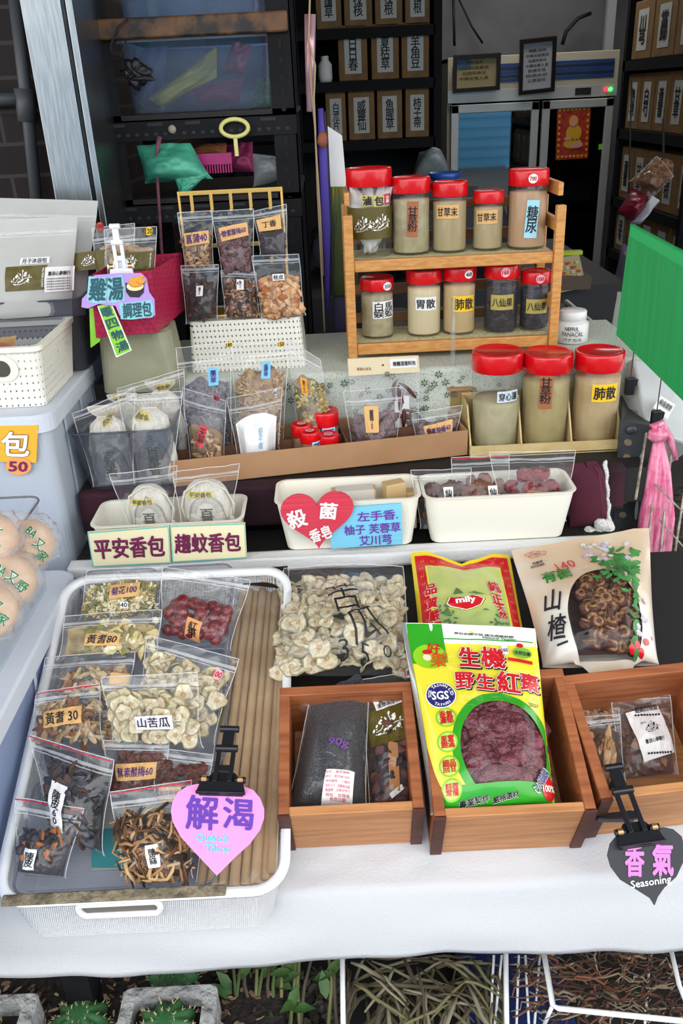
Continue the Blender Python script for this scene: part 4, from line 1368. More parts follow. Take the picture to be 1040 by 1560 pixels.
r_, c, l_, _x = jar('red lidded jar of black fruit with a pink 160 price dot', 763, 505, 763, 399, 54, YJ, ZJ0, DRK, group=g1)
lab(c, 765, 461, 36, 23, '八仙果', M('khaki label', '#b0a050', .6), INK, r_, bold=.02)
sticker(l_, 770, 415, 14, '160', PINKS, REDI, r_)
r_, c, l_, _x = jar('smaller red lidded jar of black fruit with a pink 100 price dot', 814, 501, 814, 410, 46, YJ, ZJ0, DRK, group=g1)
lab(c, 818, 467, 34, 22, '八仙果', MC['khaki label'], INK, r_, bold=.02)
sticker(l_, 823, 425, 13, '100', PINKS, REDI, r_)
# white pill bottle
x, y = PY(868, 540, 1.78).x, 1.78
zb = 1.07
h = PY(868, 472, 1.78).z - zb
bt = thing('pill_bottle', 'white plastic pill bottle with a screw cap beside the bamboo rack', 'bottle', (x, y, zb))
T = Matrix.Translation((x, y, zb))
part('body', MB().lathe([(.03, 0), (.034, .003), (.034, h * .58), (.03, h * .66), (.024, h * .7), (.024, h * .72)], 32, T), M('white bottle', '#e4e4e2', .3), bt, smooth=True)
part('cap', MB().lathe([(.028, h * .72), (.028, h * .97), (.026, h), (.001, h)], 32, T), M('white cap', '#eeeeec', .35), bt, smooth=True)
c = Cyl((x, y, zb), .034, h * .6)
lettering(c, .5, .84, .028, .008, 'NEFFUL', INK, bt)
lettering(c, .52, .56, .044, .012, 'PANACAL', M('grey print', '#6a6a6a', .6), bt)
lettering(c, .52, .26, .040, .008, 'パナカル', MC['grey print'], bt)
# acrylic rods
bk = thing('wooden_block', 'flat pale wooden block behind the carton of large jars', 'block', PY(690, 640, 1.58))
q = Quad([PZ(668, 567, 1.03), PZ(716, 563, 1.03), PZ(720, 590, 1.03), PZ(682, 592, 1.03)])
part('top_plate', MB().add(*obox(q.at(0, 0), q.at(1, 0), q.at(1, 1), q.at(0, 1), V((0, 0, 1)), -.006)), M('pale brown board', '#b98e68', .6, var=('#a87c56', 12), wave=(2, 10, 10)), bk)
a, b = PZ(682, 592, 1.03), PZ(720, 590, 1.03)
part('post', MB().box((a.x + .006, a.y + .008, .93), (b.x, a.y + .03, 1.024)), M('tan corrugated', '#b29a66', .7, var=('#9c8450', 20)), bk)
a = PZ(689, 586, 1.03)
mb = MB().lathe([(.0048, 0), (.0048, PY(688, 455, a.y).z - 1.03)], 12, Matrix.Translation((a.x, a.y, 1.031)))
solo('acrylic_rod', 'clear acrylic rod standing on the pale wooden block', 'rod', mb, film('acrylic rod', tint='#f0f4f4', k=1.4, milk=.08, rough=.05, bump=None), smooth=True)
a, b = PY(932, 530, 1.72), PY(941, 445, 1.72)
mb = MB().box((a.x - .007, 1.72, a.z), (a.x + .007, 1.724, b.z), Matrix.Translation((a.x, 1.72, a.z)) @ Matrix.Rotation(.07, 4, 'Y') @ Matrix.Translation((-a.x, -1.72, -a.z)))
solo('acrylic_strip', 'clear acrylic strip standing before the green panel', 'strip', mb, film('greenish acrylic strip', tint='#cfe4d4', k=1.4, milk=.15, rough=.05, bump=None))
# carton tray with three large jars
YB = 1.50
jc = thing('carton_tray', 'pale yellow carton tray with dividers holding three large jars', 'carton', (.385, YB + .05, .931))
JCM = M('pale yellow board', '#d2ba84', .75, var=('#c6ac74', 20), bump=(60, .3))
x0, x1 = PY(716, 694, YB).x, PY(946, 690, YB).x
zt = PY(830, 675, YB).z
part('front_panel', MB().box((x0, YB, .931), (x1, YB + .003, zt)), JCM, jc)
for i, x in enumerate((x0, x0 + (x1 - x0) * .335, x0 + (x1 - x0) * .665, x1 - .003)):
    zz = .931 + (.10 if 0 < i < 3 else .085)
    mb = MB().add([(x, YB + .003, .931), (x, YB + .12, .931), (x, YB + .12, zz), (x, YB + .055, zz), (x, YB + .006, zt)] + [(x + .003, YB + .003, .931), (x + .003, YB + .12, .931), (x + .003, YB + .12, zz), (x + .003, YB + .055, zz), (x + .003, YB + .006, zt)], [(0, 1, 2, 3, 4), (9, 8, 7, 6, 5)] + [(j, j + 5, (j + 1) % 5 + 5, (j + 1) % 5) for j in range(5)])
    part('divider' if 0 < i < 3 else 'side_panel', mb, JCM, jc)
part('back_panel', MB().box((x0, YB + .12, .931), (x1, YB + .123, 1.02)), JCM, jc)
part('bottom_panel', MB().box((x0, YB, .929), (x1, YB + .12, .933)), JCM, jc)
g2 = 'large red lidded jars in the carton tray'
YL = YB + .058
r_, c, l_, _x = jar('large red lidded jar partly empty with a small 穿心蓮 label', 756, 676, 755, 530, 77, YL, .934, M('sage dust', '#b9ae8a', .9, var=('#a89e78', 20)), fill=.62, group=g2, lidf=.19)
lab(c, 774, 604, 31, 17, '穿心蓮', M('white blue label', '#cfdce8', .6), INK, r_, bold=.02)
r_, c, l_, _x = jar('large red lidded jar with an upright brown 甘草粉 label', 831, 676, 830, 532, 75, YL, .934, M('olive dust', '#b2a06c', .9, var=('#a39060', 20)), group=g2, lidf=.19)
lab(c, 831, 595, 20, 56, '甘草粉', MC['orange brown paper'], INK, r_, vert=True, bold=.02)
r_, c, l_, _x = jar('large red lidded jar with a bright yellow 肺散 label', 909, 673, 906, 530, 74, YL, .934, M('light tan dust', '#c4a87c', .9, var=('#b59868', 20)), group=g2, lidf=.19)
lab(c, 922, 599, 39, 27, '肺散', YEL, INK, r_, bold=.025)
# ---------------------------------------------------------------- ivory bins on the ledge
def bin_(label, px0, px1, pyf, y, z0, depth, group='ivory bins on the ledge', name='storage_bin', mat=None, taper=.012):
    a, b = PY(*px0, y), PY(*px1, y)
    z1 = (a.z + b.z) / 2
    return tub(name, label, 'bin', a.x, y, b.x, y + depth, z0, z1, mat or IVORY, taper, .018, .0025, .0035, group), a, b, z1
B1, a1, b1, z1_ = bin_('ivory plastic bin with two sachets behind the cream name cards', (137, 803), (368, 795), 0, 1.297, .8515, .105)
B2, a2, b2, z2_ = bin_('ivory plastic bin of soap bars with heart card on its front', (420, 770), (640, 759), 0, 1.300, .8515, .10)
B3, a3, b3, z3_ = bin_('plain ivory plastic bin of bagged dried fruit', (648, 760), (878, 751), 0, 1.300, .8515, .10)
TEALE = M('teal edge paint', '#6cc4b8', .6)
CREAM = M('cream card', '#f2e6bc', .6)
PLUMI = M('plum marker', '#7a1e50', .5)
def card(name, label, q4, mat, th=.004, group=None, cat='sign', edge=None):
    q = Quad(q4)
    r = thing(name, label, cat, q.at(.5, 0), group)
    part('board', MB().add(*obox(q.at(0, 0), q.at(1, 0), q.at(1, 1), q.at(0, 1), q.N, -th)), mat, r)
    if edge:
        w_, h_ = q.W / 2 - .0012, q.H / 2 - .0012
        strokes(q, .5, .5, [[(-w_, -h_), (w_, -h_), (w_, h_), (-w_, h_), (-w_, -h_)]], .0024, edge, r, 'painted_edge', hh=.0006)
    return r, q
for lb, q4, tx, pc in (('cream card reading 平安香包 leaning on the ivory sachet bin', qy((133, 811), (257, 801), (260, 858), (141, 864), 1.283, 1.281), '平安香包', (197, 833)),
                       ('cream card reading 趨蚊香包 leaning on the ivory sachet bin', qy((259, 801), (373, 797), (376, 850), (262, 857), 1.283, 1.281), '趨蚊香包', (316, 826))):
    r, q = card('name_card', lb, q4, CREAM, edge=TEALE, group='cream sachet cards')
    u, v = uvpx(q, *pc)
    lettering(q, u + .006, v - .02, q.W * .88, q.H * .68, tx, INK, r, bold=.018, hh=.0012, rot=-1, name='letter_shadow')
    lettering(q, u, v, q.W * .88, q.H * .68, tx, PLUMI, r, bold=.016, hh=.002, rot=-1)
CANV = M('unbleached cotton', '#d9d4c8', .9, var=('#cbc5b8', 60), bump=(150, .3))
CORD = M('cotton cord', '#e2dcc8', .9)
PRN = M('sachet ink', '#5a5a50', .8)
def sachet(label, px0, px1, pyt, pyb, Y, group, tag_, tall=False, dark=False, lbpos=None, txt='平安香包', rot=0):
    a, b = PY((px0 + px1) / 2, pyb, Y), PY((px0 + px1) / 2, pyt, Y)
    t = proj(a)[2]
    W, H = (px1 - px0) * t / FPX, b.z - a.z
    c = V(((a.x + b.x) / 2, Y, a.z))
    r = thing('drawstring_sachet', label, 'sachet', c, group)
    q = Quad([c + V((-W / 2, 0, H)), c + V((W / 2, 0, H)), c + V((W / 2, 0, 0)), c + V((-W / 2, 0, 0))])
    sd = RN.uniform(0, 50)
    D = .022
    def pos(u, v, side, h=0):
        if tall:
            wk = (.92 + .08 * math.sin(v * 6)) * (1 - .55 * math.exp(-((v - .87) / .06) ** 2)) * (1 - .1 * sm(.9, 1, v))
            dk = math.sqrt(max(0, 1 - (2 * min(v, .86) / .86 - 1) ** 2)) ** .6 + .25 * sm(.85, .95, v)
        else:
            wk = (1 - .3 * (1 - sm(0, .3, v))) * math.sqrt(max(.02, 1 - max(0, (v - .45) / .57) ** 2.6))
            dk = math.sqrt(max(0, 1 - (2 * v - 1) ** 2)) ** .7
        x = (u - .5) * 2
        y = dk * D * math.sqrt(max(0, 1 - abs(x) ** 2.4))
        g = .0022 * math.sin(u * 50) * sm(.55, .9, v) * (1 if tall else .7)
        return c + V((x * W / 2 * wk, -(y + g + .0015 * noise.noise(V((u * 5, v * 5, sd))) + h) if side else y, v * H))
    n, m = 36, 24
    mb = MB()
    vs, fs = [], []
    for side in (1, 0):
        vs += [pos(i / n, j / m, side) for j in range(m + 1) for i in range(n + 1)]
    k = (n + 1) * (m + 1)
    for j in range(m):
        for i in range(n):
            e_ = j * (n + 1) + i
            fs += [(e_, e_ + 1, e_ + n + 2, e_ + n + 1), (k + e_, k + e_ + n + 1, k + e_ + n + 2, k + e_ + 1)]
    mb.add(vs, fs)
    part('cotton_bag', mb, CANV, r, smooth=True)
    class SS:
        pass
    s = SS()
    s.W, s.H = W, H
    s.at = lambda u, v, h=0.0: pos(max(0.02, min(.98, u)), max(.01, min(.99, v)), 1, h)
    # printed shield of rays with the shop characters
    mb = MB()
    cy = .34 if tall else .42
    w2, h2 = W * .36, H * (.22 if tall else .34)
    arc_ = [(w2 * math.cos(t), h2 * math.sin(t)) for t in [math.pi * i / 16 for i in range(17)]]
    strokes(s, .5, cy, [arc_, [(x * .93, y * .93) for x, y in arc_]], .0008, None, None, mb=mb, hh=.001)
    L = []
    for i in range(25):
        t = math.pi * (i + .5) / 25
        L.append([(w2 * .55 * math.cos(t), h2 * .6 * math.sin(t)), (w2 * .88 * math.cos(t), h2 * .88 * math.sin(t))])
    strokes(s, .5, cy, L, .0006, None, None, mb=mb, hh=.001)
    strokes(s, .5, cy, [[(-w2, 0), (-w2 * 1.1, -h2 * .5), (-w2 * .8, -h2 * .9)], [(w2, 0), (w2 * 1.1, -h2 * .5), (w2 * .8, -h2 * .9)], [(-w2 * .8, -h2 * .9), (0, -h2 * .8), (w2 * .8, -h2 * .9)]], .0008, None, None, mb=mb, hh=.001)
    poly(s, .5, cy + h2 * 1.12 / H, ell(.004, .004, 14), None, None, mb=mb, hh=.001, inner=.6, k=1)
    part('shield_print', mb, PRN, r)
    lettering(s, .5, cy - (.02 if tall else .06), W * .3, H * .32, '百草香' if tall else '百草', PRN, r, vert=True, bold=.03, hh=.0015)
    cd = MB()
    if tall:
        vn = .87
        cd.tube([pos(i / 16, vn, 1, .001) for i in range(17)], .0016, 6)
        cd.tube([pos(.12, vn, 1, .002), pos(.05, .7, 1, .004), pos(.02, .52, 1, .004), pos(.06, .42, 1, .004)], .0018, 6)
        cd.blob((.004, .004, .006), Matrix.Translation(pos(.04, .5, 1, .004)), 0, 8, 6)
    else:
        pts = [pos(0.0, .15, 1, .003) + V((-.003, 0, 0)), pos(0, .5, 1, .004) + V((-.004, 0, 0)), pos(.05, .8, 1, .003) + V((-.004, 0, .002)), pos(.3, .97, 1, .002) + V((0, 0, .003)), pos(.7, .97, 1, .002) + V((0, 0, .003)), pos(.95, .8, 1, .003) + V((.004, 0, .002)), pos(1, .5, 1, .004) + V((.005, 0, 0)), pos(1, .22, 1, .004) + V((.002, 0, 0))]
        cd.tube(pts, .0018, 6)
        cd.blob((.004, .004, .006), Matrix.Translation(pts[-1]), 0, 8, 6)
    part('drawstring', cd, CORD, r, smooth=True)
    lx, ly = lbpos
    u, v = uvpx(q, lx, ly)
    p = rect(s, u, v, W * (.62 if not tall else .5), .011 if not tall else .014, M('sachet yellow label', '#dcc848', .6), r, rot=rot, hh=.003)
    lettering(s, u, v, W * (.55 if not tall else .44), .009, txt, INK, p, rot=rot, hh=.0042, bold=.02)
    return r
g = 'round sachets in the ivory bin'
sachet('rounded cotton sachet behind the 平安香包 card', 199, 261, 737, 812, 1.35, g, 0, lbpos=(219, 757), rot=3)
sachet('rounded cotton sachet behind the 趨蚊香包 card', 281, 352, 729, 806, 1.35, g, 0, lbpos=(306, 746), rot=0)
Bag('zip_bag', 'clear zip bag around the sachet behind the 平安香包 card', 'bag', qy((166, 722), (270, 709), (263, 806), (199, 812), 1.318, 1.316), .03, SLIP, 'zip bags in the sachet bin', vt=.7, zipv=.88)
Bag('zip_bag', 'clear zip bag around the sachet behind the 趨蚊香包 card', 'bag', qy((263, 718), (365, 706), (352, 800), (275, 806), 1.317, 1.315), .03, SLIP, 'zip bags in the sachet bin', vt=.7, zipv=.88)
# soap bars and cards of the second bin
SOAP = M('beige soap', '#c8a878', .5)
for lb, x0, x1, y0, y1, yy, rz in (('wrapped soap bar lying across the back of the ivory bin', 505, 572, 742, 768, 1.365, .06), ('upright beige soap bar standing in the ivory bin', 584, 616, 733, 766, 1.36, .35), ('half hidden soap bar at the end of the ivory bin', 612, 634, 746, 766, 1.372, -.1)):
    a, b = PY(x0, y1, yy), PY(x1, y0, yy)
    r = thing('soap_bar', lb, 'soap', ((a.x + b.x) / 2, yy, .856), 'soap bars in the ivory bin')
    T = Matrix.Translation(((a.x + b.x) / 2, yy, 0)) @ Matrix.Rotation(rz, 4, 'Z')
    w2 = (b.x - a.x) / 2
    part('bar', MB().box((-w2, -.012, .857), (w2, .012, b.z), T), SOAP, r, bevel=.002)
    if x1 - x0 > 40:
        part('paper_band', MB().box((-w2 * .8, -.0128, a.z), (w2 * .9, .0128, b.z + .0008), T), M('soap wrapper', '#d6cfc4', .6), r)
        q = Quad([T @ V((-w2 * .8, -.013, b.z - .001)), T @ V((w2 * .9, -.013, b.z - .001)), T @ V((w2 * .9, -.013, a.z)), T @ V((-w2 * .8, -.013, a.z))])
def heartpts(w, h, n=48, point=1.0):
    pts = []
    for i in range(n):
        t = 2 * math.pi * i / n
        x = 16 * math.sin(t) ** 3
        y = 13 * math.cos(t) - 5 * math.cos(2 * t) - 2 * math.cos(3 * t) - math.cos(4 * t)
        pts.append((x / 32 * w, (y + 2.5) / 29 * h))
    return pts
def shape_card(name, label, q, pts, mat, th=.004, group=None):
    r = thing(name, label, 'sign', q.at(.5, 0), group)
    n = len(pts)
    vs = [q.at(.5 + x / q.W, .5 + y / q.H, 0) for x, y in pts]
    vs += [p - q.N * th for p in vs]
    part('board', MB().add(vs, [tuple(range(n)), tuple(range(2 * n - 1, n - 1, -1))] + [(j, n + j, n + (j + 1) % n, (j + 1) % n) for j in range(n)]), mat, r)
    return r
CORR = M('corrugated red card', '#c8243c', .6, var=('#d84458', 3), wave=(1, 1, 260))
qh = Quad(qy((425, 755), (538, 747), (540, 832), (432, 842), 1.288, 1.284))
r = shape_card('heart_card', 'red corrugated heart card with white writing on the soap bin', qh, heartpts(qh.W * 1.0, qh.H * 1.0), CORR)
for tx, px, py, s_, ro in (('殺', 452, 790, 30, 12), ('菌', 500, 778, 28, -8), ('香皂', 488, 813, 34, 14)):
    u, v = uvpx(qh, px, py)
    k = metres(qh, u, v)[0]
    lettering(qh, u, v, s_ * k, s_ * k, tx, M('white chalk', '#ece4e0', .8), r, rot=ro, bold=.03)
SKY_ = M('corrugated sky blue card', '#6cc2e0', .6, var=('#88cfe8', 3), wave=(1, 1, 260))
r, q = card('blue_card', 'sky blue card listing soap herbs in purple on the soap bin', qy((500, 775), (611, 767), (613, 829), (505, 836), 1.293, 1.291), SKY_, .003)
for tx, px, py, w_ in (('左手香.', 575, 785, 62), ('柚子 芙蓉草', 567, 805, 86), ('艾川芎', 572, 822, 50)):
    u, v = uvpx(q, px, py)
    k = metres(q, u, v)[0]
    lettering(q, u, v, w_ * k, 17 * k, tx, M('violet ink', '#6a3aa0', .6), r, bold=.02, rot=0)
# three bags of dried fruit in the plain bin
FRU = M('dark dried fruit', '#3e1c18', .45, var=('#5e2e20', 60), bump=(120, .8))
HAWF = M('brown dried fruit', '#6a3622', .45, var=('#8a5434', 50), bump=(120, .9))
RDAT = M('red date skin', '#6e1420', .35, var=('#8a2028', 40), bump=(130, .9))
g = 'bags standing in the plain ivory bin'
fp = {k: [date_proto(.012, .0105, i, m_, .3, 'dried fruit') for i in range(3)] for k, m_ in (('a', FRU), ('b', HAWF))}
fp['c'] = [date_proto(.0155, .0115, i, RDAT, .25, 'red date') for i in range(3)]
for lb, q4, key, lx, n in (('clear bag of dark dried fruit standing nearest the soap bin', qy((625, 716), (718, 713), (712, 800), (640, 806), 1.358, 1.352), 'a', (683, 753), 18),
                           ('red edged clear bag of brown dried fruit in the middle of the plain bin', qy((687, 697), (775, 692), (776, 800), (692, 802), 1.362, 1.356), 'b', (751, 752), 18),
                           ('clear bag of plump red dates at the far end of the plain bin', qy((745, 689), (877, 686), (862, 794), (765, 798), 1.350, 1.346), 'c', (812, 755), 16)):
    b = Bag('zip_bag', lb, 'bag', q4, .04, FILM, g, red=key == 'b', vt=.72)
    nm = {'a': ('dried_fruit', 'dark wrinkled dried fruit in the bag nearest the soap bin', 'dark dried fruits'), 'b': ('dried_fruit', 'brown wrinkled dried fruit in the red edged bag of the plain bin', 'brown dried fruits'), 'c': ('red_date', 'wrinkled red date in the bag at the end of the plain bin', 'red dates in the ivory bin bag')}[key]
    b.pieces(fp[key], n, nm[0], nm[1], 'fruit', nm[2], .2, .72, .14, .86, deep=.55, off=-.012)
    if key != 'c':
        b.lab(lx[0], lx[1], 14, 24, '仙楂', PAPER, INK, vert=True, bold=.03)
    else:
        b.lab(lx[0] + 2, lx[1] - 2, 20, 12, '紅棗', M('brown label', '#b87844', .7), INK, bold=.02)
mr = thing('maroon_pouch', 'maroon velvet pouch with ribbed edge beside the plain bin', 'pouch', PY(905, 800, 1.4))
q = Quad(qy((862, 708), (922, 700), (928, 800), (868, 803), 1.40, 1.38))
mb = MB()
vs, fs = [], []
for side in (1, 0):
    for j in range(13):
        for i in range(13):
            u, v = i / 12, j / 12
            d = .02 * (math.sin(math.pi * u) * math.sin(math.pi * v)) ** .5 if 0 < i < 12 and 0 < j < 12 else 0
            u2 = u if v < .8 else u * (1 - .25 * (v - .8) / .2 * (u > .5))
            vs.append(q.at(u2, v, d if side else -d))
fs = []
for j in range(12):
    for i in range(12):
        e_ = j * 13 + i
        fs += [(e_, e_ + 1, e_ + 14, e_ + 13), (169 + e_, 169 + e_ + 13, 169 + e_ + 14, 169 + e_ + 1)]
mb.add(vs, fs)
part('velvet', mb, M('maroon velvet pouch', '#4a1226', .9), mr, smooth=True)
mb = MB()
for k in range(3):
    mb.tube([q.at(.78 + k * .05, .05, .012 - k * .002), q.at(.79 + k * .05, .5, .016 - k * .003), q.at(.76 + k * .05, .85, .013 - k * .003), q.at(.68 + k * .05, .95, .01 - k * .002)], .001, 6)
part('ribbing', mb, M('maroon thread', '#6a2a3e', .8), mr, smooth=True)
mb = MB()
for i in range(26):
    p0 = q.at(.98 + .02 * math.sin(i), i / 26, .004)
    mb.blob((.004, .004, .005), Matrix.Translation(p0), 0, 6, 5, .4, 3, i)
for i in range(14):
    mb.blob((.012, .012, .014), Matrix.Translation(PY(905 + RN.uniform(-8, 22), 812 + RN.uniform(-12, 8), 1.37)), 0, 8, 6, .4, 2, i * 2.0)
part('fleece_edge', mb, M('white fleece', '#dcdad4', .95, bump=(120, .8)), mr, smooth=True)
# ---------------------------------------------------------------- grey acrylic tray of tall sachets
a, b = PY(106, 656, 1.415), PY(259, 659, 1.415)
tub('acrylic_bin', 'grey clear acrylic bin of mosquito sachets beside the brown carton', 'bin', -.473, 1.415, -.292, 1.60, .932, 1.046, SMOKE, .014, .02, .003, .003, rim=(film('acrylic edge', tint='#a8acb4', k=1.2, milk=.35, rough=.08, bump=None, mcol='#8a8e96'), .0016))
g = 'tall mosquito sachets in the grey bin'
sachet('tall cotton sachet with tilted yellow label at the front of the grey bin', 137, 200, 618, 738, 1.447, g, 0, True, lbpos=(172, 636), txt='防蚊包', rot=20)
sachet('tall cotton sachet with squared yellow label at the front of the grey bin', 202, 266, 602, 738, 1.447, g, 0, True, lbpos=(214, 630), txt='防蚊包', rot=-6)
sachet('dim cotton sachet standing behind the tilted label one', 165, 222, 600, 700, 1.51, g, 0, True, lbpos=(184, 606), txt='防蚊包', rot=15)
sachet('dim cotton sachet at the back corner of the grey bin', 222, 280, 580, 690, 1.53, g, 0, True, lbpos=(252, 588), txt='防蚊包', rot=10)
g = 'clear bags in the grey bin'
Bag('zip_bag', 'clear zip bag over the tilted label sachet', 'bag', qy((110, 630), (205, 592), (205, 738), (142, 742), 1.425, 1.422), .03, SLIP, g, vt=.8, zipv=.94)
Bag('zip_bag', 'clear zip bag over the squared label sachet', 'bag', qy((178, 601), (278, 596), (264, 738), (205, 738), 1.425, 1.422), .03, SLIP, g, vt=.8, zipv=.94)
Bag('zip_bag', 'clear zip bag rising at the back of the grey bin', 'bag', qy((178, 592), (280, 562), (285, 660), (190, 680), 1.49, 1.49), .03, SLIP, g, vt=.8, zipv=.94)
# ---------------------------------------------------------------- long brown divided carton
A_, B_ = PZ(265, 742, .931), PZ(712, 693, .931)
ux = (B_ - A_).normalized()
uy = V((-ux.y, ux.x, 0))
BL_ = (B_ - A_).length
T = Matrix(((ux.x, uy.x, 0, A_.x), (ux.y, uy.y, 0, A_.y), (0, 0, 1, .931), (0, 0, 0, 1)))
bc = thing('divided_carton', 'long tan carton with dark dividers holding upright bags', 'carton', T @ V((BL_ / 2, 0, 0)))
hf, dp, tk = .050, .135, .004
DKB = M('brown carton inside', '#6b4632', .7)
mb = MB().box((0, 0, 0), (BL_, tk, hf), T)
part('front_panel', mb, BROWNB, bc, bevel=.001)
part('back_panel', MB().box((0, dp, 0), (BL_, dp + tk, hf), T), BROWNB, bc, bevel=.001)
for x in (0, BL_ - tk):
    part('side_panel', MB().box((x, tk, 0), (x + tk, dp, hf), T), BROWNB, bc, bevel=.001)
part('bottom_panel', MB().box((tk, tk, .001), (BL_ - tk, dp, .003), T), DKB, bc)
for fx in (.115, .355, .585, .655, .66, .88):
    part('divider', MB().box((BL_ * fx, tk, .003), (BL_ * fx + .003, dp, hf - .004), T), DKB, bc)
mb = MB()
mb.box((tk, dp * .52, .003), (BL_ - tk, dp * .52 + .003, hf - .008), T)
part('divider', mb, DKB, bc)
g = 'bags standing in the divided carton'
LAV = [M('lavender bud', '#6a646e', .9), M('lavender grey', '#8c8690', .9), M('dark bud', '#3c3640', .9)]
b = Bag('pouch', 'clear pouch of grey lavender buds with a blue label', 'bag', qy((268, 530), (350, 521), (357, 712), (285, 722), 1.548, 1.535), .045, FILM, g, vt=.75, zipv=.88, gus=.6)
b.core(M('lavender mass', '#77707a', .95, var=('#4c4650', 90)), .03, .66, 'lavender_buds', cavity=.93)
b.bits(f_sliver(.009, .0012, .2), 500, LAV, .05, .7, .05, .95, 'lavender_buds', tilt=.9, deep=.1)
b.lab(325, 573, 15, 27, '薰衣草', M('bright blue label', '#7cc8f0', .6), PURI, vert=True, bold=.02)
b.lab(349, 515 + 10, 11, 8, '180', YEL, INK, round_=True, bold=.02)
STR = [M('straw tan', '#b89464', .9), M('straw dark', '#8a6a40', .9), M('straw pale', '#d0b488', .9)]
b = Bag('pouch', 'clear pouch of tan straw seeds with a blue label', 'bag', qy((352, 527), (440, 518), (432, 706), (362, 712), 1.56, 1.548), .045, FILM, g, vt=.78, zipv=.9, gus=.6)
b.core(M('straw mass', '#a8855a', .95, var=('#6e5232', 80)), .03, .72, 'straw_seeds', cavity=.92)
b.bits(f_sliver(.016, .0011, .25), 420, STR, .05, .76, .05, .95, 'straw_seeds', tilt=.7, deep=.1)
b.lab(405, 563, 14, 26, '金盞花茶', MC['bright blue label'], PURI, vert=True, bold=.02)
b.lab(428, 524, 11, 9, '150', YEL, INK, round_=True, bold=.02)
CHR = [M('chrysanthemum cream', '#cdb878', .9), M('chrysanthemum gold', '#b0924c', .9), M('chrysanthemum green', '#6e6a3c', .9)]
b = Bag('pouch', 'clear pouch of dried chrysanthemums with an orange label', 'bag', qy((438, 516), (488, 548), (506, 672), (454, 686), 1.575, 1.565), .05, FROST, g, vt=.75, zipv=.9, gus=.6)
b.core(M('chrysanthemum mass', '#9c8450', .95, var=('#5c4c28', 70)), .03, .62, 'dried_chrysanthemums', cavity=.85)
b.bits(f_flower(.011), 130, CHR, .05, .66, .08, .92, 'dried_chrysanthemums', tilt=.6, deep=.05)
b.lab(463, 588, 11, 26, '菊花100', M('orange label', '#e89a2c', .6), INK, vert=True, bold=.02)
RT = [M('root cream', '#d0b488', .7), M('root tan', '#a8845a', .7), M('root brown', '#7a5838', .7)]
b = Bag('pouch', 'clear pouch of cream root slices with a red 天麻 label', 'bag', qy((277, 590), (344, 611), (342, 718), (291, 722), 1.492, 1.487), .04, FILM, g, vt=.72, zipv=.86, gus=.6)
b.core(M('root mass', '#8c6e4a', .8), .03, .5, 'root_slices', cavity=.75)
b.bits(f_chip(.026, .018), 40, RT, .08, .54, .18, .82, 'root_slices', tilt=.35, deep=.15, off=.007)
b.lab(307, 664, 12, 33, '天麻', M('red label', '#d83848', .6), INK, vert=True, rot=-14, bold=.02)
b.lab(330, 606, 10, 9, '80', M('red label', '#d83848', .6), INK, round_=True)
b = Bag('pouch', 'clear pouch of white granules with a 60 price dot', 'bag', qy((345, 607), (430, 590), (425, 712), (364, 718), 1.505, 1.50), .045, FILM, g, vt=.8, zipv=.84, gus=.7)
WG = M('white granules', '#f2f1ee', .8, bump=(420, .2))
b.core(WG, .02, .60, 'white_granules', lump=.001, fq=60, cavity=.92, wavy=.02, u0=.08, u1=.92)
b.lab(420, 597, 9, 9, '60', PAPER, INK, round_=True, bold=.02)
u, v = uvpx(b, 397, 668)
lettering(b, u, v, .008, .04, '純手工曬', M('pale blue ink', '#8aa8c0', .7), b.root, vert=True)
PLU = [M('plum mauve', '#5e3c40', .7, var=('#8e6c6c', 120), bump=(200, .8)), M('plum dark', '#4e3036', .7, var=('#7a5a60', 120), bump=(200, .8))]
pp = [date_proto(.0105, .0115, i, PLU[i % 2], .35, 'preserved plum') for i in range(4)]
b = Bag('pouch', 'clear pouch of sugared mauve plums with an upright tan label', 'bag', qy((523, 596), (613, 589), (604, 704), (537, 709), 1.54, 1.535), .042, FILM, g, vt=.75, zipv=.86, gus=.5)
b.pieces(pp, 30, 'preserved_plum', 'sugared mauve plum in the pouch with the upright tan label', 'plum', 'plums in the upright pouch', .06, .66, .12, .88, deep=.4, off=-.014)
b.lab(566, 638, 21, 43, '酵素酸梅100', TAN, INK, vert=True, bold=.02)
b = Bag('zip_bag', 'small clear bag of sugared plums with a wide tan label', 'bag', qy((627, 630), (704, 617), (690, 688), (636, 694), 1.552, 1.546), .032, FILM, g, vt=.7, zipv=.84)
b.pieces(pp, 20, 'preserved_plum', 'sugared mauve plum in the small bag with the wide tan label', 'plum', 'plums in the small bag', .12, .7, .12, .88, deep=.3, off=-.013)
b.lab(668, 655, 42, 20, '酵素酸梅40', TAN, PURI, rot=6, bold=.02)
# paper topped envelope
b = Bag('header_bag', 'clear bag with a cream paper header behind the plum pouch', 'bag', qy((531, 562), (639, 560), (641, 680), (536, 686), 1.60, 1.595), .018, FROST, None, zipc=False, vt=1.1, amp=.001)
q = Quad(qy((529, 546), (637, 541), (639, 566), (531, 572), 1.598, 1.598))
p = part('paper_header', MB().add(*obox(q.at(0, 0), q.at(1, 0), q.at(1, 1), q.at(0, 1), q.N, .004)), M('cream header paper', '#e3d3ae', .7), b.root)
lb_ = rect(q, .78, .6, q.W * .38, q.H * .55, PAPER, b.root, hh=.005)
lettering(q, .79, .6, q.W * .32, q.H * .36, '無糖酒香料包', INK, lb_, hh=.006, bold=.02)
lettering(q, .22, .38, q.W * .2, q.H * .2, '草海らぼる', M('rust ink', '#a86a4a', .7), p, hh=.005)
poly(q, .49, .55, ell(.0022, .0022, 12), M('header hole', '#8c3a28', .7), p, 'hole', hh=.005)
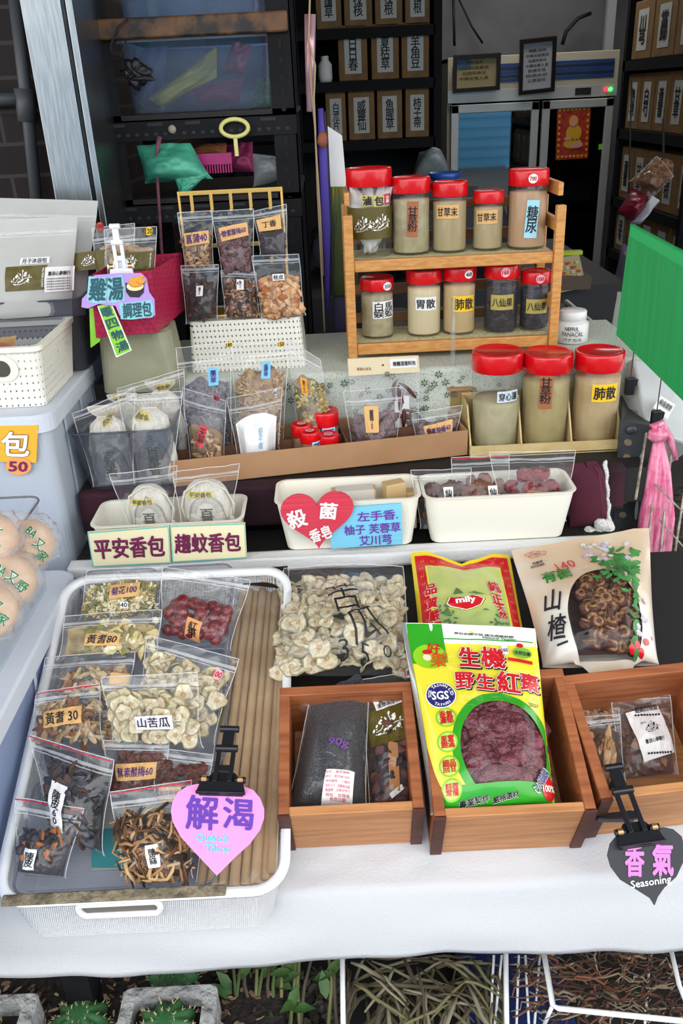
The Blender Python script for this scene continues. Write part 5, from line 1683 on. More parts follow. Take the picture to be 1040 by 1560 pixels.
strokes(q, .54, .0, [[(.006 * math.cos(t) * .3, .006 * math.sin(t) * .3), (.006 * math.cos(t), .006 * math.sin(t))] for t in [i * .785 for i in range(8)]], .0014, INK, p, 'flower_stamp', hh=.006)
b.bits(f_sliver(.05, .004, .3), 16, [M('dark red chili', '#5a1e18', .6), M('brown stick', '#5c4030', .7)], .1, .75, .5, .85, 'spice_sticks', tilt=.3, deep=.2)
rect(b, .75, .45, .03, .07, PAPER, b.root, 'paper_insert', hh=-.003)
# four little jars
g = 'little red lidded jars in the divided carton'
SPI = M('spice brown', '#8a6844', .8, var=('#6e5030', 40))
for lb, pxb, pyb, pxt, pyt, w_, yy, lx, tx in (('tallest little red lidded spice jar in the divided carton', 496, 700, 495, 622, 44, 1.555, None, None), ('little red lidded spice jar nearest the carton divider', 462, 704, 460, 643, 33, 1.528, None, None), ('little red lidded spice jar in the middle of its group', 474, 708, 472, 654, 32, 1.505, (484, 683), '玉'), ('little red lidded spice jar with a pale blue label in front', 501, 706, 501, 659, 33, 1.508, (500, 690), '丁香')):
    r_, c, l_, x_ = jar(lb, pxb, pyb, pxt, pyt, w_, yy, .9365, SPI, group=g, lidf=.34 if w_ < 40 else .34, name='spice_jar')
    if lx:
        lab(c, lx[0], lx[1] - 2, 14 if tx == '玉' else 22, 18, tx, LBLUE, PURI, r_, bold=.03)
    if w_ > 40:
        lab(c, 501, 659, 20, 14, '丁', LBLUE, PURI, r_, bold=.03)
    x, y, z, rr, h = x_
    q = Quad([V((x - rr, y + rr, z + h)), V((x + rr, y + rr, z + h)), V((x + rr, y - rr, z + h)), V((x - rr, y - rr, z + h))])
    p = poly(q, .5, .5, ell(rr * .42, rr * .42), PINKS, r_, 'lid_sticker', hh=.0006)
    lettering(q, .5, .5, rr * .5, rr * .4, '50' if w_ < 40 else '100', REDI, p, hh=.0012, bold=.02)
# ---------------------------------------------------------------- stack of storage boxes at the side
PZc = PY(70, 632, 1.35).z
XA = -.462
def crate(name, label, x0, y0, x1, y1, z0, z1, mat, lidm, lid=.03, ribs=True):
    r = thing(name, label, 'box', ((x0 + x1) / 2, (y0 + y1) / 2, z0))
    mb = MB().rrect([(x0 + .015, y0 + .015, x1 - .015, y1 - .015, .02, z0), (x0, y0, x1, y1, .02, z1 - lid)], True, False)
    part('body', mb, mat, r)
    mb = MB().rrect([(x0 - .008, y0 - .008, x1 + .008, y1 + .012, .03, z1 - lid), (x0 - .008, y0 - .008, x1 + .008, y1 + .012, .03, z1 - .004), (x0 - .004, y0 - .004, x1 + .004, y1 + .008, .03, z1)], True, True)
    part('lid', mb, lidm, r)
    if ribs:
        mb = MB()
        for f_ in (.25, .6, .92):
            y = y0 + (y1 - y0) * f_
            mb.add([(x1 - .012, y, z0 + .01), (x1 - .012, y + .012, z0 + .01), (x1 + .003, y + .012, z1 - lid), (x1 + .003, y, z1 - lid)], [(0, 1, 2, 3)])
        part('rib', mb, lidm, r)
    return r
LIDM = film('milky lid plastic', tint='#dfe4ee', k=.8, milk=.80, rough=.25, bump=None, mcol='#dfe5ee')
crate('storage_box', 'milky white storage box with the orange priced sign on its front', -.86, 1.352, -.482, 1.66, 0.02, PZc, STOR, LIDM)
crate('storage_box', 'lower bluish storage box whose lid carries the bin of buns', -.95, .66, XA, 1.262, .645, .857, STORB, LIDM)
# things inside the bluish box and milky box
DB = M('folded blue cloth', '#7c96cc', .8, var=('#93aadc', 6))
solo('folded_cloth', 'folded blue cloth inside the lower bluish storage box', 'cloth', MB().box((-.9, .72, .66), (-.51, 1.15, .79)), DB, bevel=.02)
solo('folded_cloth', 'dark blue cloth inside the milky white storage box', 'cloth', MB().box((-.82, 1.40, .1), (-.515, 1.62, .95)), M('folded dark blue cloth', '#49608c', .8), bevel=.02)
bt_ = thing('side_table', 'pale low table carrying the bluish storage box', 'table', (-.7, .95, 0))
part('table_top', MB().box((-.97, .65, .622), (-.49, 1.28, .643)), M('pale table board', '#b9b9b4', .6), bt_)
for x in (-.95, -.53):
    part('leg', MB().box((x, 1.22, 0), (x + .03, 1.25, .622)), STEEL, bt_)
# price sign
q = Quad(qy((-62, 650), (58, 648), (55, 705), (-62, 702), 1.343, 1.346))
r = thing('price_sign', 'orange sign with white outlined 包 and an orange 50 disc', 'sign', q.at(.5, 0))
ORG_ = M('orange yellow card', '#efb030', .6)
part('board', MB().add(*obox(q.at(0, 0), q.at(1, 0), q.at(1, 1), q.at(0, 1), q.N, -.002)), ORG_, r)
u, v = uvpx(q, 24, 676)
k = metres(q, u, v)[0]
lettering(q, u, v, 46 * k, 44 * k, '包', M('brown outline ink', '#8c5a34', .6), r, bold=.05, name='letter_outline', hh=.001)
lettering(q, u, v, 44 * k, 42 * k, '包', WHITE, r, bold=.022, hh=.0018)
u, v = uvpx(q, 28, 720)
p = poly(q, u, v, ell(20 * k, 15 * k), M('orange disc', '#f0a05c', .6), r, 'price_disc', hh=.0018)
lettering(q, u, v, 30 * k, 18 * k, '50', M('plum marker', '#7a1e50', .5), p, hh=.0026, bold=.03)
# ivory woven basket on the milky box
ZB = PZc + .001
yb0 = PZ(65, 622, ZB).y
WOV = holes('ivory woven plastic', '#ece8dc', 640, 480, .7)
bs = thing('woven_basket', 'ivory woven plastic basket on the milky storage box', 'basket', (-.62, yb0 + .1, ZB))
zr1 = PY(62, 528, yb0 - .005).z
x1 = -.482
bx0, by1 = -.80, yb0 + .215
mb = MB().rrect([(bx0, yb0 + .012, x1 - .012, by1 - .012, .012, ZB), (bx0, yb0, x1, by1, .014, zr1 - .012)], True)
part('woven_wall', mb, WOV, bs)
mb = MB().rrect([(bx0 + .002, yb0 + .002, x1 - .002, by1 - .002, .014, zr1 - .014), (bx0 - .004, yb0 - .004, x1 + .004, by1 + .004, .016, zr1 - .008), (bx0 - .004, yb0 - .004, x1 + .004, by1 + .004, .016, zr1), (bx0 + .006, yb0 + .006, x1 - .006, by1 - .006, .012, zr1), (bx0 + .006, yb0 + .006, x1 - .006, by1 - .006, .012, zr1 - .014)], False)
part('rim', mb, IVORY, bs)
q = Quad([V((-.80, yb0 - .001, zr1)), V((x1, yb0 - .001, zr1)), V((x1, yb0 + .011, ZB)), V((-.80, yb0 + .011, ZB))])
u, v = uvpx(q, -6, 562)
k = metres(q, u, v)[0]
def stadium(a, b, n=10):
    return [(a - b + b * math.cos(t), b * math.sin(t)) for t in [-math.pi / 2 + math.pi * i / n for i in range(n + 1)]] + [(-a + b + b * math.cos(t), b * math.sin(t)) for t in [math.pi / 2 + math.pi * i / n for i in range(n + 1)]]
poly(q, u, v, stadium(34 * k, 21 * k), IVORY, bs, 'handle_rim', hh=.002, inner=.66, k=2)
poly(q, u, v, stadium(24 * k, 13 * k), M('handle hole shadow', '#4a4a3c', .8), bs, 'handle_opening', hh=.0015)
packet('snack_packet', 'red and tan printed packet lying in the woven basket', 'packet', [V((-.66, 1.45, zr1 - .012)), V((-.545, 1.47, zr1 - .004)), V((-.53, 1.395, zr1 - .030)), V((-.66, 1.375, zr1 - .030))], .03, M('red tan film', '#8c2430', .3, var=('#c8a060', 9), coat=.4))
lbq = Quad([V((-.592, 1.418, zr1 + .012)), V((-.570, 1.42, zr1 + .012)), V((-.575, 1.395, zr1 + .004)), V((-.60, 1.393, zr1 + .004))])
solo('orange_wrap', 'small orange wrapper peeking out of the woven basket', 'wrapper', MB().blob((.02, .012, .014), Matrix.Translation((-.63, 1.43, zr1 + .012)), amp=.5, seed=4), M('orange film', '#e06a24', .4), smooth=True)
pk = [o for o in S.objects if o.name.startswith('snack_packet') and o.type == 'EMPTY'][0]
p = part('label', MB().add([lbq.at(0, 0), lbq.at(1, 0), lbq.at(1, 1), lbq.at(0, 1)], [(0, 1, 2, 3)]), PAPER, pk)
lettering(lbq, .5, .5, lbq.W * .7, lbq.H * .5, '仙草', INK, p, hh=.001)
# clear bin of frosted pouches behind the basket
tub('acrylic_bin', 'clear acrylic bin of frosted bath pouches behind the woven basket', 'bin', -.86, 1.585, -.462, 1.80, PZc + .001, PY(60, 459, 1.585).z, SMOKE, .012, .02, .003, .004, rim=(MC['acrylic edge'], .0016))
g = 'frosted bath herb pouches'
FROST2 = film('white frosted pouch', tint='#f0f0ee', k=.6, milk=.62, rough=.25, mcol='#d8d8d4', bump=(14, .2))
WHP = M('pale herb bag', '#b8b4aa', .9, var=('#a6a298', 12))
OLB = OLIVE
def herb_band(b, pc, w_, h_, lbl=True, mirror=False, rot=0):
    u, v = uvpx(b, *pc)
    mx, my = metres(b, u, v)
    p = rect(b, u, v, w_ * mx, h_ * my, OLIVE, b.root, 'flower_band', rot, .0008, 8, 4)
    s_ = min(w_ * mx, h_ * my)
    spray(b, u - w_ * mx * .08 / b.W, v, s_ * .52, WHITE, p, rot=rot)
    lettering(b, u + w_ * mx * .42 / b.W, v, h_ * my * .8, s_ * .075, 'XIAO\u2019S HERB TEA', WHITE, p, rot=90 + rot, hh=.0016, bold=.01)
    return p
b = Bag('pouch', 'largest frosted pouch standing at the back of the clear bin', 'pouch', qy((-60, 300), (150, 306), (135, 480), (-60, 485), 1.70, 1.66), .05, FROST2, g, vt=.85, zipv=.86, gus=.7)
b.core(WHP, .02, .7, 'herb_filling', cavity=.8)
b = Bag('pouch', 'frosted pouch with a flower band and white 月子沐浴包 label', 'pouch', qy((-40, 337), (118, 330), (114, 478), (-30, 488), 1.64, 1.61), .05, FROST2, g, vt=.85, zipv=.86, gus=.7)
b.core(WHP, .02, .72, 'herb_filling', cavity=.8)
herb_band(b, (38, 424), 66, 38)
p = b.lab(90, 425, 45, 38, None, PAPER)
u, v = uvpx(b, 91, 416)
k = metres(b, u, v)[0]
lettering(b, u, v, 34 * k, 7 * k, '蕭涼心蔘藥行', INK, p, hh=.0038, bold=.02)
m2 = MB()
for i in range(5):
    u, v = uvpx(b, 90, 424 + i * 4)
    lettering(b, u, v, 36 * k, 2.6 * k, '本草養生沐浴草本配方漢方', INK, None, hh=.0038, mb=m2, stretch=2)
part('small_print', m2, M('grey print', '#6a6a6a', .6), p)
b.lab(53, 397, 43, 10, '月子沐浴包', PAPER, INK, bold=.02, fit=(.85, .8))
# olive container, magenta box, its pouches
ot = PY(240, 508, 1.55).z
oc = thing('storage_canister', 'olive grey translucent canister under the magenta box', 'canister', (-.38, 1.62, .932))
mb = MB().rrect([(-.445, 1.575, -.295, 1.69, .02, 1.067), (-.44, 1.575, -.305, 1.69, .03, ot - .006), (-.435, 1.58, -.31, 1.685, .03, ot - .001)], True, True)
part('body', mb, M('olive grey plastic', '#a09e84', .35, var=('#8c8a70', 8)), oc)
zt = PY(231, 412, 1.55).z
FL, FRc, BR_, BLc = PZ(137, 420, zt), PZ(231, 412, zt), PZ(277, 385, zt), PZ(188, 391, zt)
fb, rb_, bb = PY(146, 513, FL.y), PY(241, 508, FRc.y), PY(283, 474, BR_.y)
zb = (fb.z + rb_.z) / 2
for p in (fb, rb_, bb):
    p.z = zb
bl2 = V((fb.x + (bb.x - rb_.x), fb.y + (bb.y - rb_.y), zb))
MAGM = M('magenta diamond weave', '#a80c3c', .5)
def diamond(m):
    n, l = m.node_tree.nodes, m.node_tree.links
    t = n.new('ShaderNodeTexCoord')
    mp = n.new('ShaderNodeMapping')
    mp.inputs['Rotation'].default_value = (math.radians(45), math.radians(45), 0)
    c = n.new('ShaderNodeTexChecker')
    c.inputs['Scale'].default_value = 120
    c.inputs['Color1'].default_value = lin('#ba1046')
    c.inputs['Color2'].default_value = lin('#98083a')
    l.new(t.outputs['Object'], mp.inputs[0])
    l.new(mp.outputs[0], c.inputs[0])
    l.new(c.outputs[0], n['Principled BSDF'].inputs['Base Color'])
diamond(MAGM)
mg = thing('woven_box', 'magenta diamond woven box of soup pouches', 'box', (fb + bb) / 2)
mb = MB().add([fb, rb_, bb, bl2, FL, FRc, BR_, BLc], [(0, 3, 2, 1), (0, 1, 5, 4), (1, 2, 6, 5), (2, 3, 7, 6), (3, 0, 4, 7)])
part('body', mb, MAGM, mg, solid=.003)
g = 'soup pouches in the magenta box'
for lb, q4, st, sc, pc in (('soup pouch with a yellow 120 price dot in the magenta box', qy((158, 350), (239, 345), (236, 455), (165, 460), 1.60, 1.585), '120', YEL, (227, 352)),
                           ('soup pouch with a red price dot in the magenta box', qy((140, 348), (205, 340), (205, 455), (150, 460), 1.64, 1.62), '150', M('red dot', '#e03020', .6), (152, 345))):
    b = Bag('pouch', lb, 'pouch', q4, .03, FILM, g, vt=.85, zipv=.84, gus=.5)
    b.core(M('mixed soup herbs', '#c0a078', .8, var=('#7a5638', 40), bump=(90, .9)), .03, .66, 'soup_herbs', cavity=.8)
    herb_band(b, (pc[0] - 24, 398), 58, 28)
    b.lab(pc[0], pc[1], 12, 13, st, sc, INK, round_=True, bold=.02)
# white peg clip and its signs
def clip(name, label, P, mat, jaw_w=.034, H=.05, group=None, spread=.018, arm=1.0, tilt=0.0, sc=1.0, R=None):
    """plastic sign clip: jaw plate below, two sprung hinge barrels, jointed arm, upper barrel"""
    r = thing(name, label, 'clip', P, group)
    T = Matrix.Translation(P) @ (R if R is not None else Matrix.Identity(4)) @ Matrix.Rotation(tilt, 4, 'Y') @ Matrix.Scale(sc, 4)
    w2 = jaw_w / 2
    mb = MB().prism([(-w2, 0), (w2, 0), (w2 * .86, .016), (-w2 * .86, .016)], -.004, -.001, T @ Matrix.Rotation(math.radians(90), 4, 'X'))
    mb.box((-w2, -.001, 0), (w2, .005, .0025), T)
    part('front_jaw', mb, mat, r, bevel=.0006)
    mb = MB().prism([(-w2 * .9, 0), (w2 * .9, 0), (w2 * .8, .018), (w2 * .45, .03), (-w2 * .45, .03), (-w2 * .8, .018)], -.010, -.0065, T @ Matrix.Rotation(math.radians(90), 4, 'X') @ Matrix.Translation((0, 0, .0)))
    part('rear_jaw', mb, mat, r, bevel=.0006)
    for s in (-1, 1):
        mb = MB().lathe([(.0042, -.006), (.0042, .006)], 14, T @ Matrix.Translation((s * w2 * .74, .004, .019)) @ Matrix.Rotation(math.radians(90), 4, 'Y'))
        part('hinge_barrel', mb, mat, r, smooth=False)
        mb = MB()
        for k in range(5):
            mb.lathe([(.0046, -.0006), (.0046, .0006)], 12, T @ Matrix.Translation((s * w2 * .74 + (k - 2) * .0013, .0035, .019)) @ Matrix.Rotation(math.radians(90), 4, 'Y'))
        part('spring', mb, BRASS, r, label='brass coil spring')
    A = .040 * arm
    mb = MB()
    for s in (-1, 1):
        mb.box((s * w2 * .3 - .0028, .001, .016), (s * w2 * .3 + .0028, .006, .016 + A), T)
    mb.box((-w2 * .3, .002, .016 + A * .3), (w2 * .3, .005, .016 + A * .5), T)
    part('arm', mb, mat, r, bevel=.0005)
    mb = MB().lathe([(.0048, -w2 * .45), (.0048, w2 * .45)], 14, T @ Matrix.Translation((0, .0035, .017 + A)) @ Matrix.Rotation(math.radians(90), 4, 'Y'))
    part('pivot', mb, mat, r)
    mb = MB().box((-w2 * .24, .001, .018 + A), (w2 * .24, .006, .018 + A * 1.55), T)
    mb.lathe([(.0045, -w2 * .4), (.0045, w2 * .4)], 14, T @ Matrix.Translation((0, .0035, .02 + A * 1.55)) @ Matrix.Rotation(math.radians(90), 4, 'Y'))
    part('upper_link', mb, mat, r, bevel=.0005)
    return r, T
clip('sign_clip', 'white plastic sign clip holding the lilac 雞湯 sign on the magenta box', PY(186, 424, 1.525), CLIPW, jaw_w=.042, arm=1.0, sc=1.05)
LIL = M('lilac card', '#b490d8', .6)
ys = 1.515
qs = Quad(qy((120, 412), (240, 408), (240, 490), (120, 494), ys, ys - .02))
def pxpoly(q, pts):
    r = []
    for p in pts:
        u, v = uvpx(q, *p)
        r.append(((u - .5) * q.W, (v - .5) * q.H))
    return r
r = shape_card('soup_sign', 'lilac cut out sign reading 雞湯 調理包 with a pot drawing', qs, pxpoly(qs, [(144, 419), (185, 416), (215, 416), (223, 424), (227, 445), (235, 456), (236, 480), (231, 484), (190, 486), (182, 480), (176, 466), (150, 463), (134, 470), (124, 468), (125, 455), (134, 445), (135, 427)]), LIL, .003)
TEALP = M('pale teal paint', '#8ccad4', .6)
NAVY = M('dark teal ink', '#14505c', .6)
for tx, px, py, w_, h_, ro in (('雞', 149, 441, 26, 36, -6), ('湯', 176, 440, 24, 36, 4), ('調理包', 209, 472, 44, 24, 3)):
    u, v = uvpx(qs, px, py)
    k, k2 = metres(qs, u, v)
    p = poly(qs, u, v, [(x * w_ * .58 * k, y * h_ * .56 * k2) for x, y in ((-1, -.9), (-.3, -1.05), (.9, -.95), (1, .2), (.85, 1), (-.2, .9), (-1.05, .95))], TEALP, r, 'paint_patch', hh=.0006, rot=ro)
    lettering(qs, u, v, w_ * k, h_ * k2, tx, NAVY, p, rot=ro, bold=.03, hh=.0014, stretch=1.8)
u, v = uvpx(qs, 206, 438)
k = metres(qs, u, v)[0]
mb = poly(qs, u, v, [(x * k, y * k) for x, y in ((-15, 8), (-14, -6), (-8, -14), (6, -15), (13, -8), (14, 6), (6, 1), (-6, 0))], INK, r, 'pot_drawing', hh=.0008)
poly(qs, u, v + 2 * k / qs.H, ell(13 * k, 7 * k), M('broth cream', '#f0d8a8', .6), r, 'broth_drawing', hh=.0012)
mb = poly(qs, u + 1 * k / qs.W, v + 8 * k / qs.H, ell(11 * k, 8 * k), None, None, mb=MB(), hh=.0016)
poly(qs, u + 11 * k / qs.W, v + 8 * k / qs.H, ell(6 * k, 3.5 * k, 20, .6), None, None, mb=mb, hh=.0017)
poly(qs, u + 9 * k / qs.W, v + 15 * k / qs.H, ell(5 * k, 2.5 * k, 20, .4), None, None, mb=mb, hh=.0017)
part('chicken_drawing', mb, M('drawn chicken orange', '#e09a20', .6), r)
strokes(qs, u, v, [[(x * k, y * k) for x, y in ((2, 9), (6, 5), (13, 5), (16, 9))], [(x * k, y * k) for x, y in ((-10, 6), (-4, 1), (6, 1), (12, 3))]], .0006, INK, r, 'drawn_line', hh=.0022)
LIME = M('lime green card', '#8cd030', .55)
r, q = card('soup_strip', 'lime green strip sign reading 暖四物湯 below the lilac sign', qy((148, 466), (170, 462), (201, 534), (177, 545), 1.507, 1.495), LIME, .002, edge=PAPER)
for i, tx in enumerate('暖四物湯'):
    lettering(q, .5 + .03 * i, .86 - i * .235, q.W * .74, q.H * .19, tx, NAVY, r, bold=.025, rot=2)
r, q = card('soup_strip', 'second lime strip sign turned away behind the acrylic bin handle', qy((136, 470), (152, 466), (152, 520), (138, 530), 1.54, 1.53), LIME, .002)
# ---------------------------------------------------------------- gold rack of hanging bags
XP0, XP1 = PY(287, 487, 1.68).x, PY(457, 486, 1.68).x
zp = PY(370, 487, 1.68).z
WOV2 = holes('cream woven plastic', '#e8e4d6', 760, 560, .55)
pl = thing('woven_basket', 'cream woven basket turned upside down under the gold rack', 'basket', ((XP0 + XP1) / 2, 1.74, 1.071))
part('woven_wall', MB().rrect([(XP0 - .006, 1.674, XP1 + .006, 1.83, .01, 1.071), (XP0, 1.68, XP1, 1.82, .01, zp)], False, True), WOV2, pl)
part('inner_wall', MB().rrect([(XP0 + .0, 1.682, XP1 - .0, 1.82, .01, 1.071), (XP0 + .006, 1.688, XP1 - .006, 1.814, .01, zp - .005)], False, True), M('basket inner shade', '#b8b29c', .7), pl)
gr = thing('hanging_rack', 'gold two bar rack holding six small bags of spices', 'rack', ((XP0 + XP1) / 2, 1.74, zp))
yg = 1.735
U_ = [PY(272, 298, yg), PY(428, 285, yg)]
zt = (U_[0].z + U_[1].z) / 2
xL, xR = U_[0].x, U_[1].x
mb = MB()
mb.tube([(xL, yg, zp + .003), (xL, yg, zt + .004)], .0026, 8)
part('post', mb, GOLD, gr)
mb = MB().tube([(xR, yg, zp + .003), (xR, yg, zt + .004)], .0026, 8)
part('post', mb, GOLD, gr)
part('base', MB().box((xL - .004, yg - .03, zp), (xR + .004, yg + .04, zp + .006)), GOLD, gr, bevel=.002)
zl = PY(345, 373, yg).z
for z, n_ in ((zt, 5), (zl, 4)):
    part('bar', MB().box((xL, yg - .004, z - .004), (xR, yg + .003, z + .004)), GOLD, gr, bevel=.001)
    for i in range(n_):
        x = xL + (xR - xL) * (i + .65) / (n_ + .25)
        mb = MB().box((x - .003, yg - .006, z - .032), (x + .003, yg - .002, z)).box((x - .003, yg - .02, z - .034), (x + .003, yg - .002, z - .030))
        part('prong', mb, GOLD, gr, bevel=.0008)
g = 'small bags on the gold rack'
WDS = [M('bark tan', '#a8805a', .8), M('bark brown', '#7c5438', .8), M('bark pale', '#c8a880', .8)]
b = Bag('zip_bag', 'small bag of bark slices with purple 菖蒲40 label on the gold rack', 'bag', qy((270, 324), (323, 321), (326, 408), (282, 412), 1.712, 1.70), .024, FILM, g, vt=.7, zipv=.9)
b.core(M('bark mass', '#6a4a34', .9), .03, .5, cavity=.6, name='bark_slices')
b.bits(f_chip(.026, .010), 70, WDS, .04, .62, .1, .9, 'bark_slices', tilt=.6, deep=.3)
b.lab(299, 363, 38, 20, '菖蒲40', TAN, PURI, rot=4, bold=.02)
PU2 = [date_proto(.0082, .0088, i, PLU[i % 2], .35, 'preserved plum') for i in range(3)]
b = Bag('zip_bag', 'small bag of mauve plums hung in the middle of the gold rack', 'bag', qy((322, 322), (386, 318), (388, 415), (338, 424), 1.705, 1.695), .03, FILM, g, vt=.7, zipv=.9)
b.pieces(PU2, 34, 'preserved_plum', 'mauve plum in the small bag of the gold rack', 'plum', 'plums on the gold rack', .05, .72, .1, .9, deep=.4, off=-.006)
b.lab(356, 353, 42, 21, '酵素酸梅60', TAN, PURI, rot=7, bold=.02)
BKB = [M('clove black', '#2e2630', .8), M('clove grey', '#463c44', .8), M('clove brown', '#3a2a28', .8)]
b = Bag('zip_bag', 'small bag of black cloves with 丁香60 label on the gold rack', 'bag', qy((385, 322), (436, 311), (439, 395), (396, 388), 1.71, 1.70), .024, FILM, g, vt=.7, zipv=.9)
b.core(BKB[0], .03, .46, cavity=.9, name='cloves')
b.bits(f_sliver(.010, .0018, .3), 220, BKB, .04, .5, .08, .92, 'cloves', tilt=.8, deep=.1)
b.lab(410, 341, 37, 20, '丁香', TAN, INK, rot=4, bold=.02, fit=(.6, .5))
b = Bag('zip_bag', 'small bag of dark peel with a tiny white label under the 菖蒲 bag', 'bag', qy((275, 405), (333, 403), (332, 486), (283, 494), 1.695, 1.685), .034, FILM, g, vt=.75, zipv=.93)
b.core(M('dark peel mass', '#2a2428', .7, var=('#3e3434', 50), bump=(90, .9)), .03, .72, cavity=.85, name='dried_peel')
b.bits(f_chip(.02, .012), 60, [M('peel black', '#241e22', .7), M('peel brown', '#5a3a28', .7)], .05, .72, .1, .9, 'dried_peel', tilt=.7, deep=.2)
b.lab(304, 443, 10, 16, '陳皮20', PAPER, INK, vert=True, bold=.02)
b = Bag('zip_bag', 'small bag of cut brown twigs with a tiny white label', 'bag', qy((336, 412), (390, 415), (396, 482), (342, 486), 1.692, 1.684), .03, FILM, g, vt=.78, zipv=.95)
b.core(M('twig mass', '#33221c', .8), .03, .78, cavity=.8, name='cut_twigs')
b.bits(f_sliver(.017, .0024, .1), 190, [M('twig tan', '#b48660', .8), M('twig brown', '#7a4c30', .8), M('twig dark', '#3c2a24', .8)], .05, .8, .08, .92, 'cut_twigs', tilt=.7, deep=.15)
b.lab(366, 433, 11, 16, '桂皮21', PAPER, INK, vert=True, bold=.02)
b = Bag('zip_bag', 'small bag of pale orange peel chunks at the gold rack corner', 'bag', qy((383, 390), (455, 387), (466, 480), (398, 487), 1.688, 1.68), .034, FILM, g, vt=.72, zipv=.92)
b.core(M('peel chunk mass', '#a87c54', .8), .03, .56, cavity=.8, name='peel_chunks')
b.bits(f_chunk(.0085, .55, .6), 130, [M('peel orange', '#c89464', .8), M('peel pale', '#dcb488', .8), M('peel rust', '#a8683c', .8)], .05, .6, .08, .92, 'peel_chunks', tilt=.6, deep=.1)
b.lab(424, 422, 18, 10, '桂皮', PAPER, INK, bold=.02)
# ---------------------------------------------------------------- bin of wrapped buns on the bluish box
ZL = .858
zr_ = PY(73, 770, 1.20).z
tub('acrylic_bin', 'clear acrylic bin of wrapped buns on the bluish box', 'bin', -.88, .62, -.474, 1.235, ZL, zr_, ACR, .012, .02, .003, .003, rim=(MC['acrylic edge'], .0018))
BUN = M('baked bun', '#d2a884', .7, var=('#e0bc98', 14))
WRAP = film('thin bun wrapper', k=1.2, milk=.14, bump=(30, .5))
GRN, GRND = M('wrapper green print', '#1a7a44', .5), M('dark green print', '#0e5a34', .5)
g = 'wrapped buns in the clear bin'
def wrapped(label, c, r, rot, txt):
    t = thing('wrapped_bun', label, 'bun', V(c) - V((0, 0, r * .9)), g)
    T = Matrix.Translation(c)
    part('bun', MB().blob((r * .85, r * .92, r * .8), T, 0, 24, 16, .04), BUN, t, smooth=True)
    part('wrapper', MB().blob((r * 1.0, r * 1.1, r * .96), T, 0, 28, 18, .22, 3.0, c[1] * 9), WRAP, t, smooth=True)
    class SP:
        pass
    s = SP()
    s.W = s.H = 2 * r
    # print lies on the side of the bun that faces the bin wall and the street
    Fd = (CAM - V(c)).normalized()
    Rx = Fd.cross(V((0, 0, 1))).normalized() * -1
    Up = Rx.cross(Fd) * -1
    if Up.z < 0:
        Up = -Up
    def at(u, v, h=0.0):
        x, y = (u - .5) * 1.5, (v - .5) * 1.5
        d = math.sqrt(max(.05, 1 - x * x - y * y))
        return V(c) + (Rx * x + Up * y + Fd * d) * (r * 1.07 + h)
    s.at = at
    for i, (tx, dx, dy, sz) in enumerate(txt):
        lettering(s, .5 + dx, .5 + dy, r * sz, r * sz, tx, PAPER, t, rot=rot, bold=.09, hh=.0008, name='print_outline')
        lettering(s, .5 + dx, .5 + dy, r * sz, r * sz, tx, GRN, t, rot=rot, bold=.02, hh=.0016)
wrapped('wrapped bun in the corner of the clear bin by the bluish lid', PY(62, 828, 1.14) + V((-.02, 0, 0)), .046, -55, [('BA', .12, .2, .4), ('又', .20, -.05, .4), ('家', .22, -.28, .38)])
wrapped('wrapped bun second from the bin corner', PY(30, 885, 1.03) + V((-.018, 0, 0)), .046, -50, [('BA', -.05, .22, .4), ('又', .1, .05, .4), ('野', .22, -.15, .38)])
wrapped('wrapped bun pressed against the bin wall near the edge of the photo', PY(4, 930, .95) + V((-.02, 0, 0)), .044, -50, [('BA', -.02, .25, .4), ('又', .15, .05, .42), ('家', .2, -.2, .38)])
wrapped('wrapped bun piled on top in the clear bin', PY(22, 830, 1.06) + V((-.03, 0, .012)), .042, 10, [('又', .1, .2, .5), ('家', .0, -.1, .5)])
q = Quad([PY(22, 848, 1.04), PY(36, 823, 1.12), PY(40, 832, 1.12), PY(28, 862, 1.04)])
for o_ in (q.tl, q.tr, q.br, q.bl):
    o_.x = -.4715
lb = thing('price_label', 'small white barcode label stuck on the clear bun bin', 'label', q.at(.5, .5))
part('sticker', MB().add([q.at(0, 0), q.at(1, 0), q.at(1, 1), q.at(0, 1)], [(0, 1, 2, 3)]), PAPER, lb)
strokes(q, .5, .5, [[(-q.W * .35 + i * q.W * .1, -q.H * .3), (-q.W * .35 + i * q.W * .1, q.H * .3)] for i in range(8)], .0012, INK, lb, 'bars', hh=.001)
# ---------------------------------------------------------------- the sloping front board
def bh(px, py, b):
    d = ray(px, py)
    p = CAM + d * ((b - (CAM - BO).dot(BV)) / d.dot(BV))
    return p.x, (p - BO).dot(BN)
def bb_(px, py, h):
    return (PB(px, py, h) - BO).dot(BV)
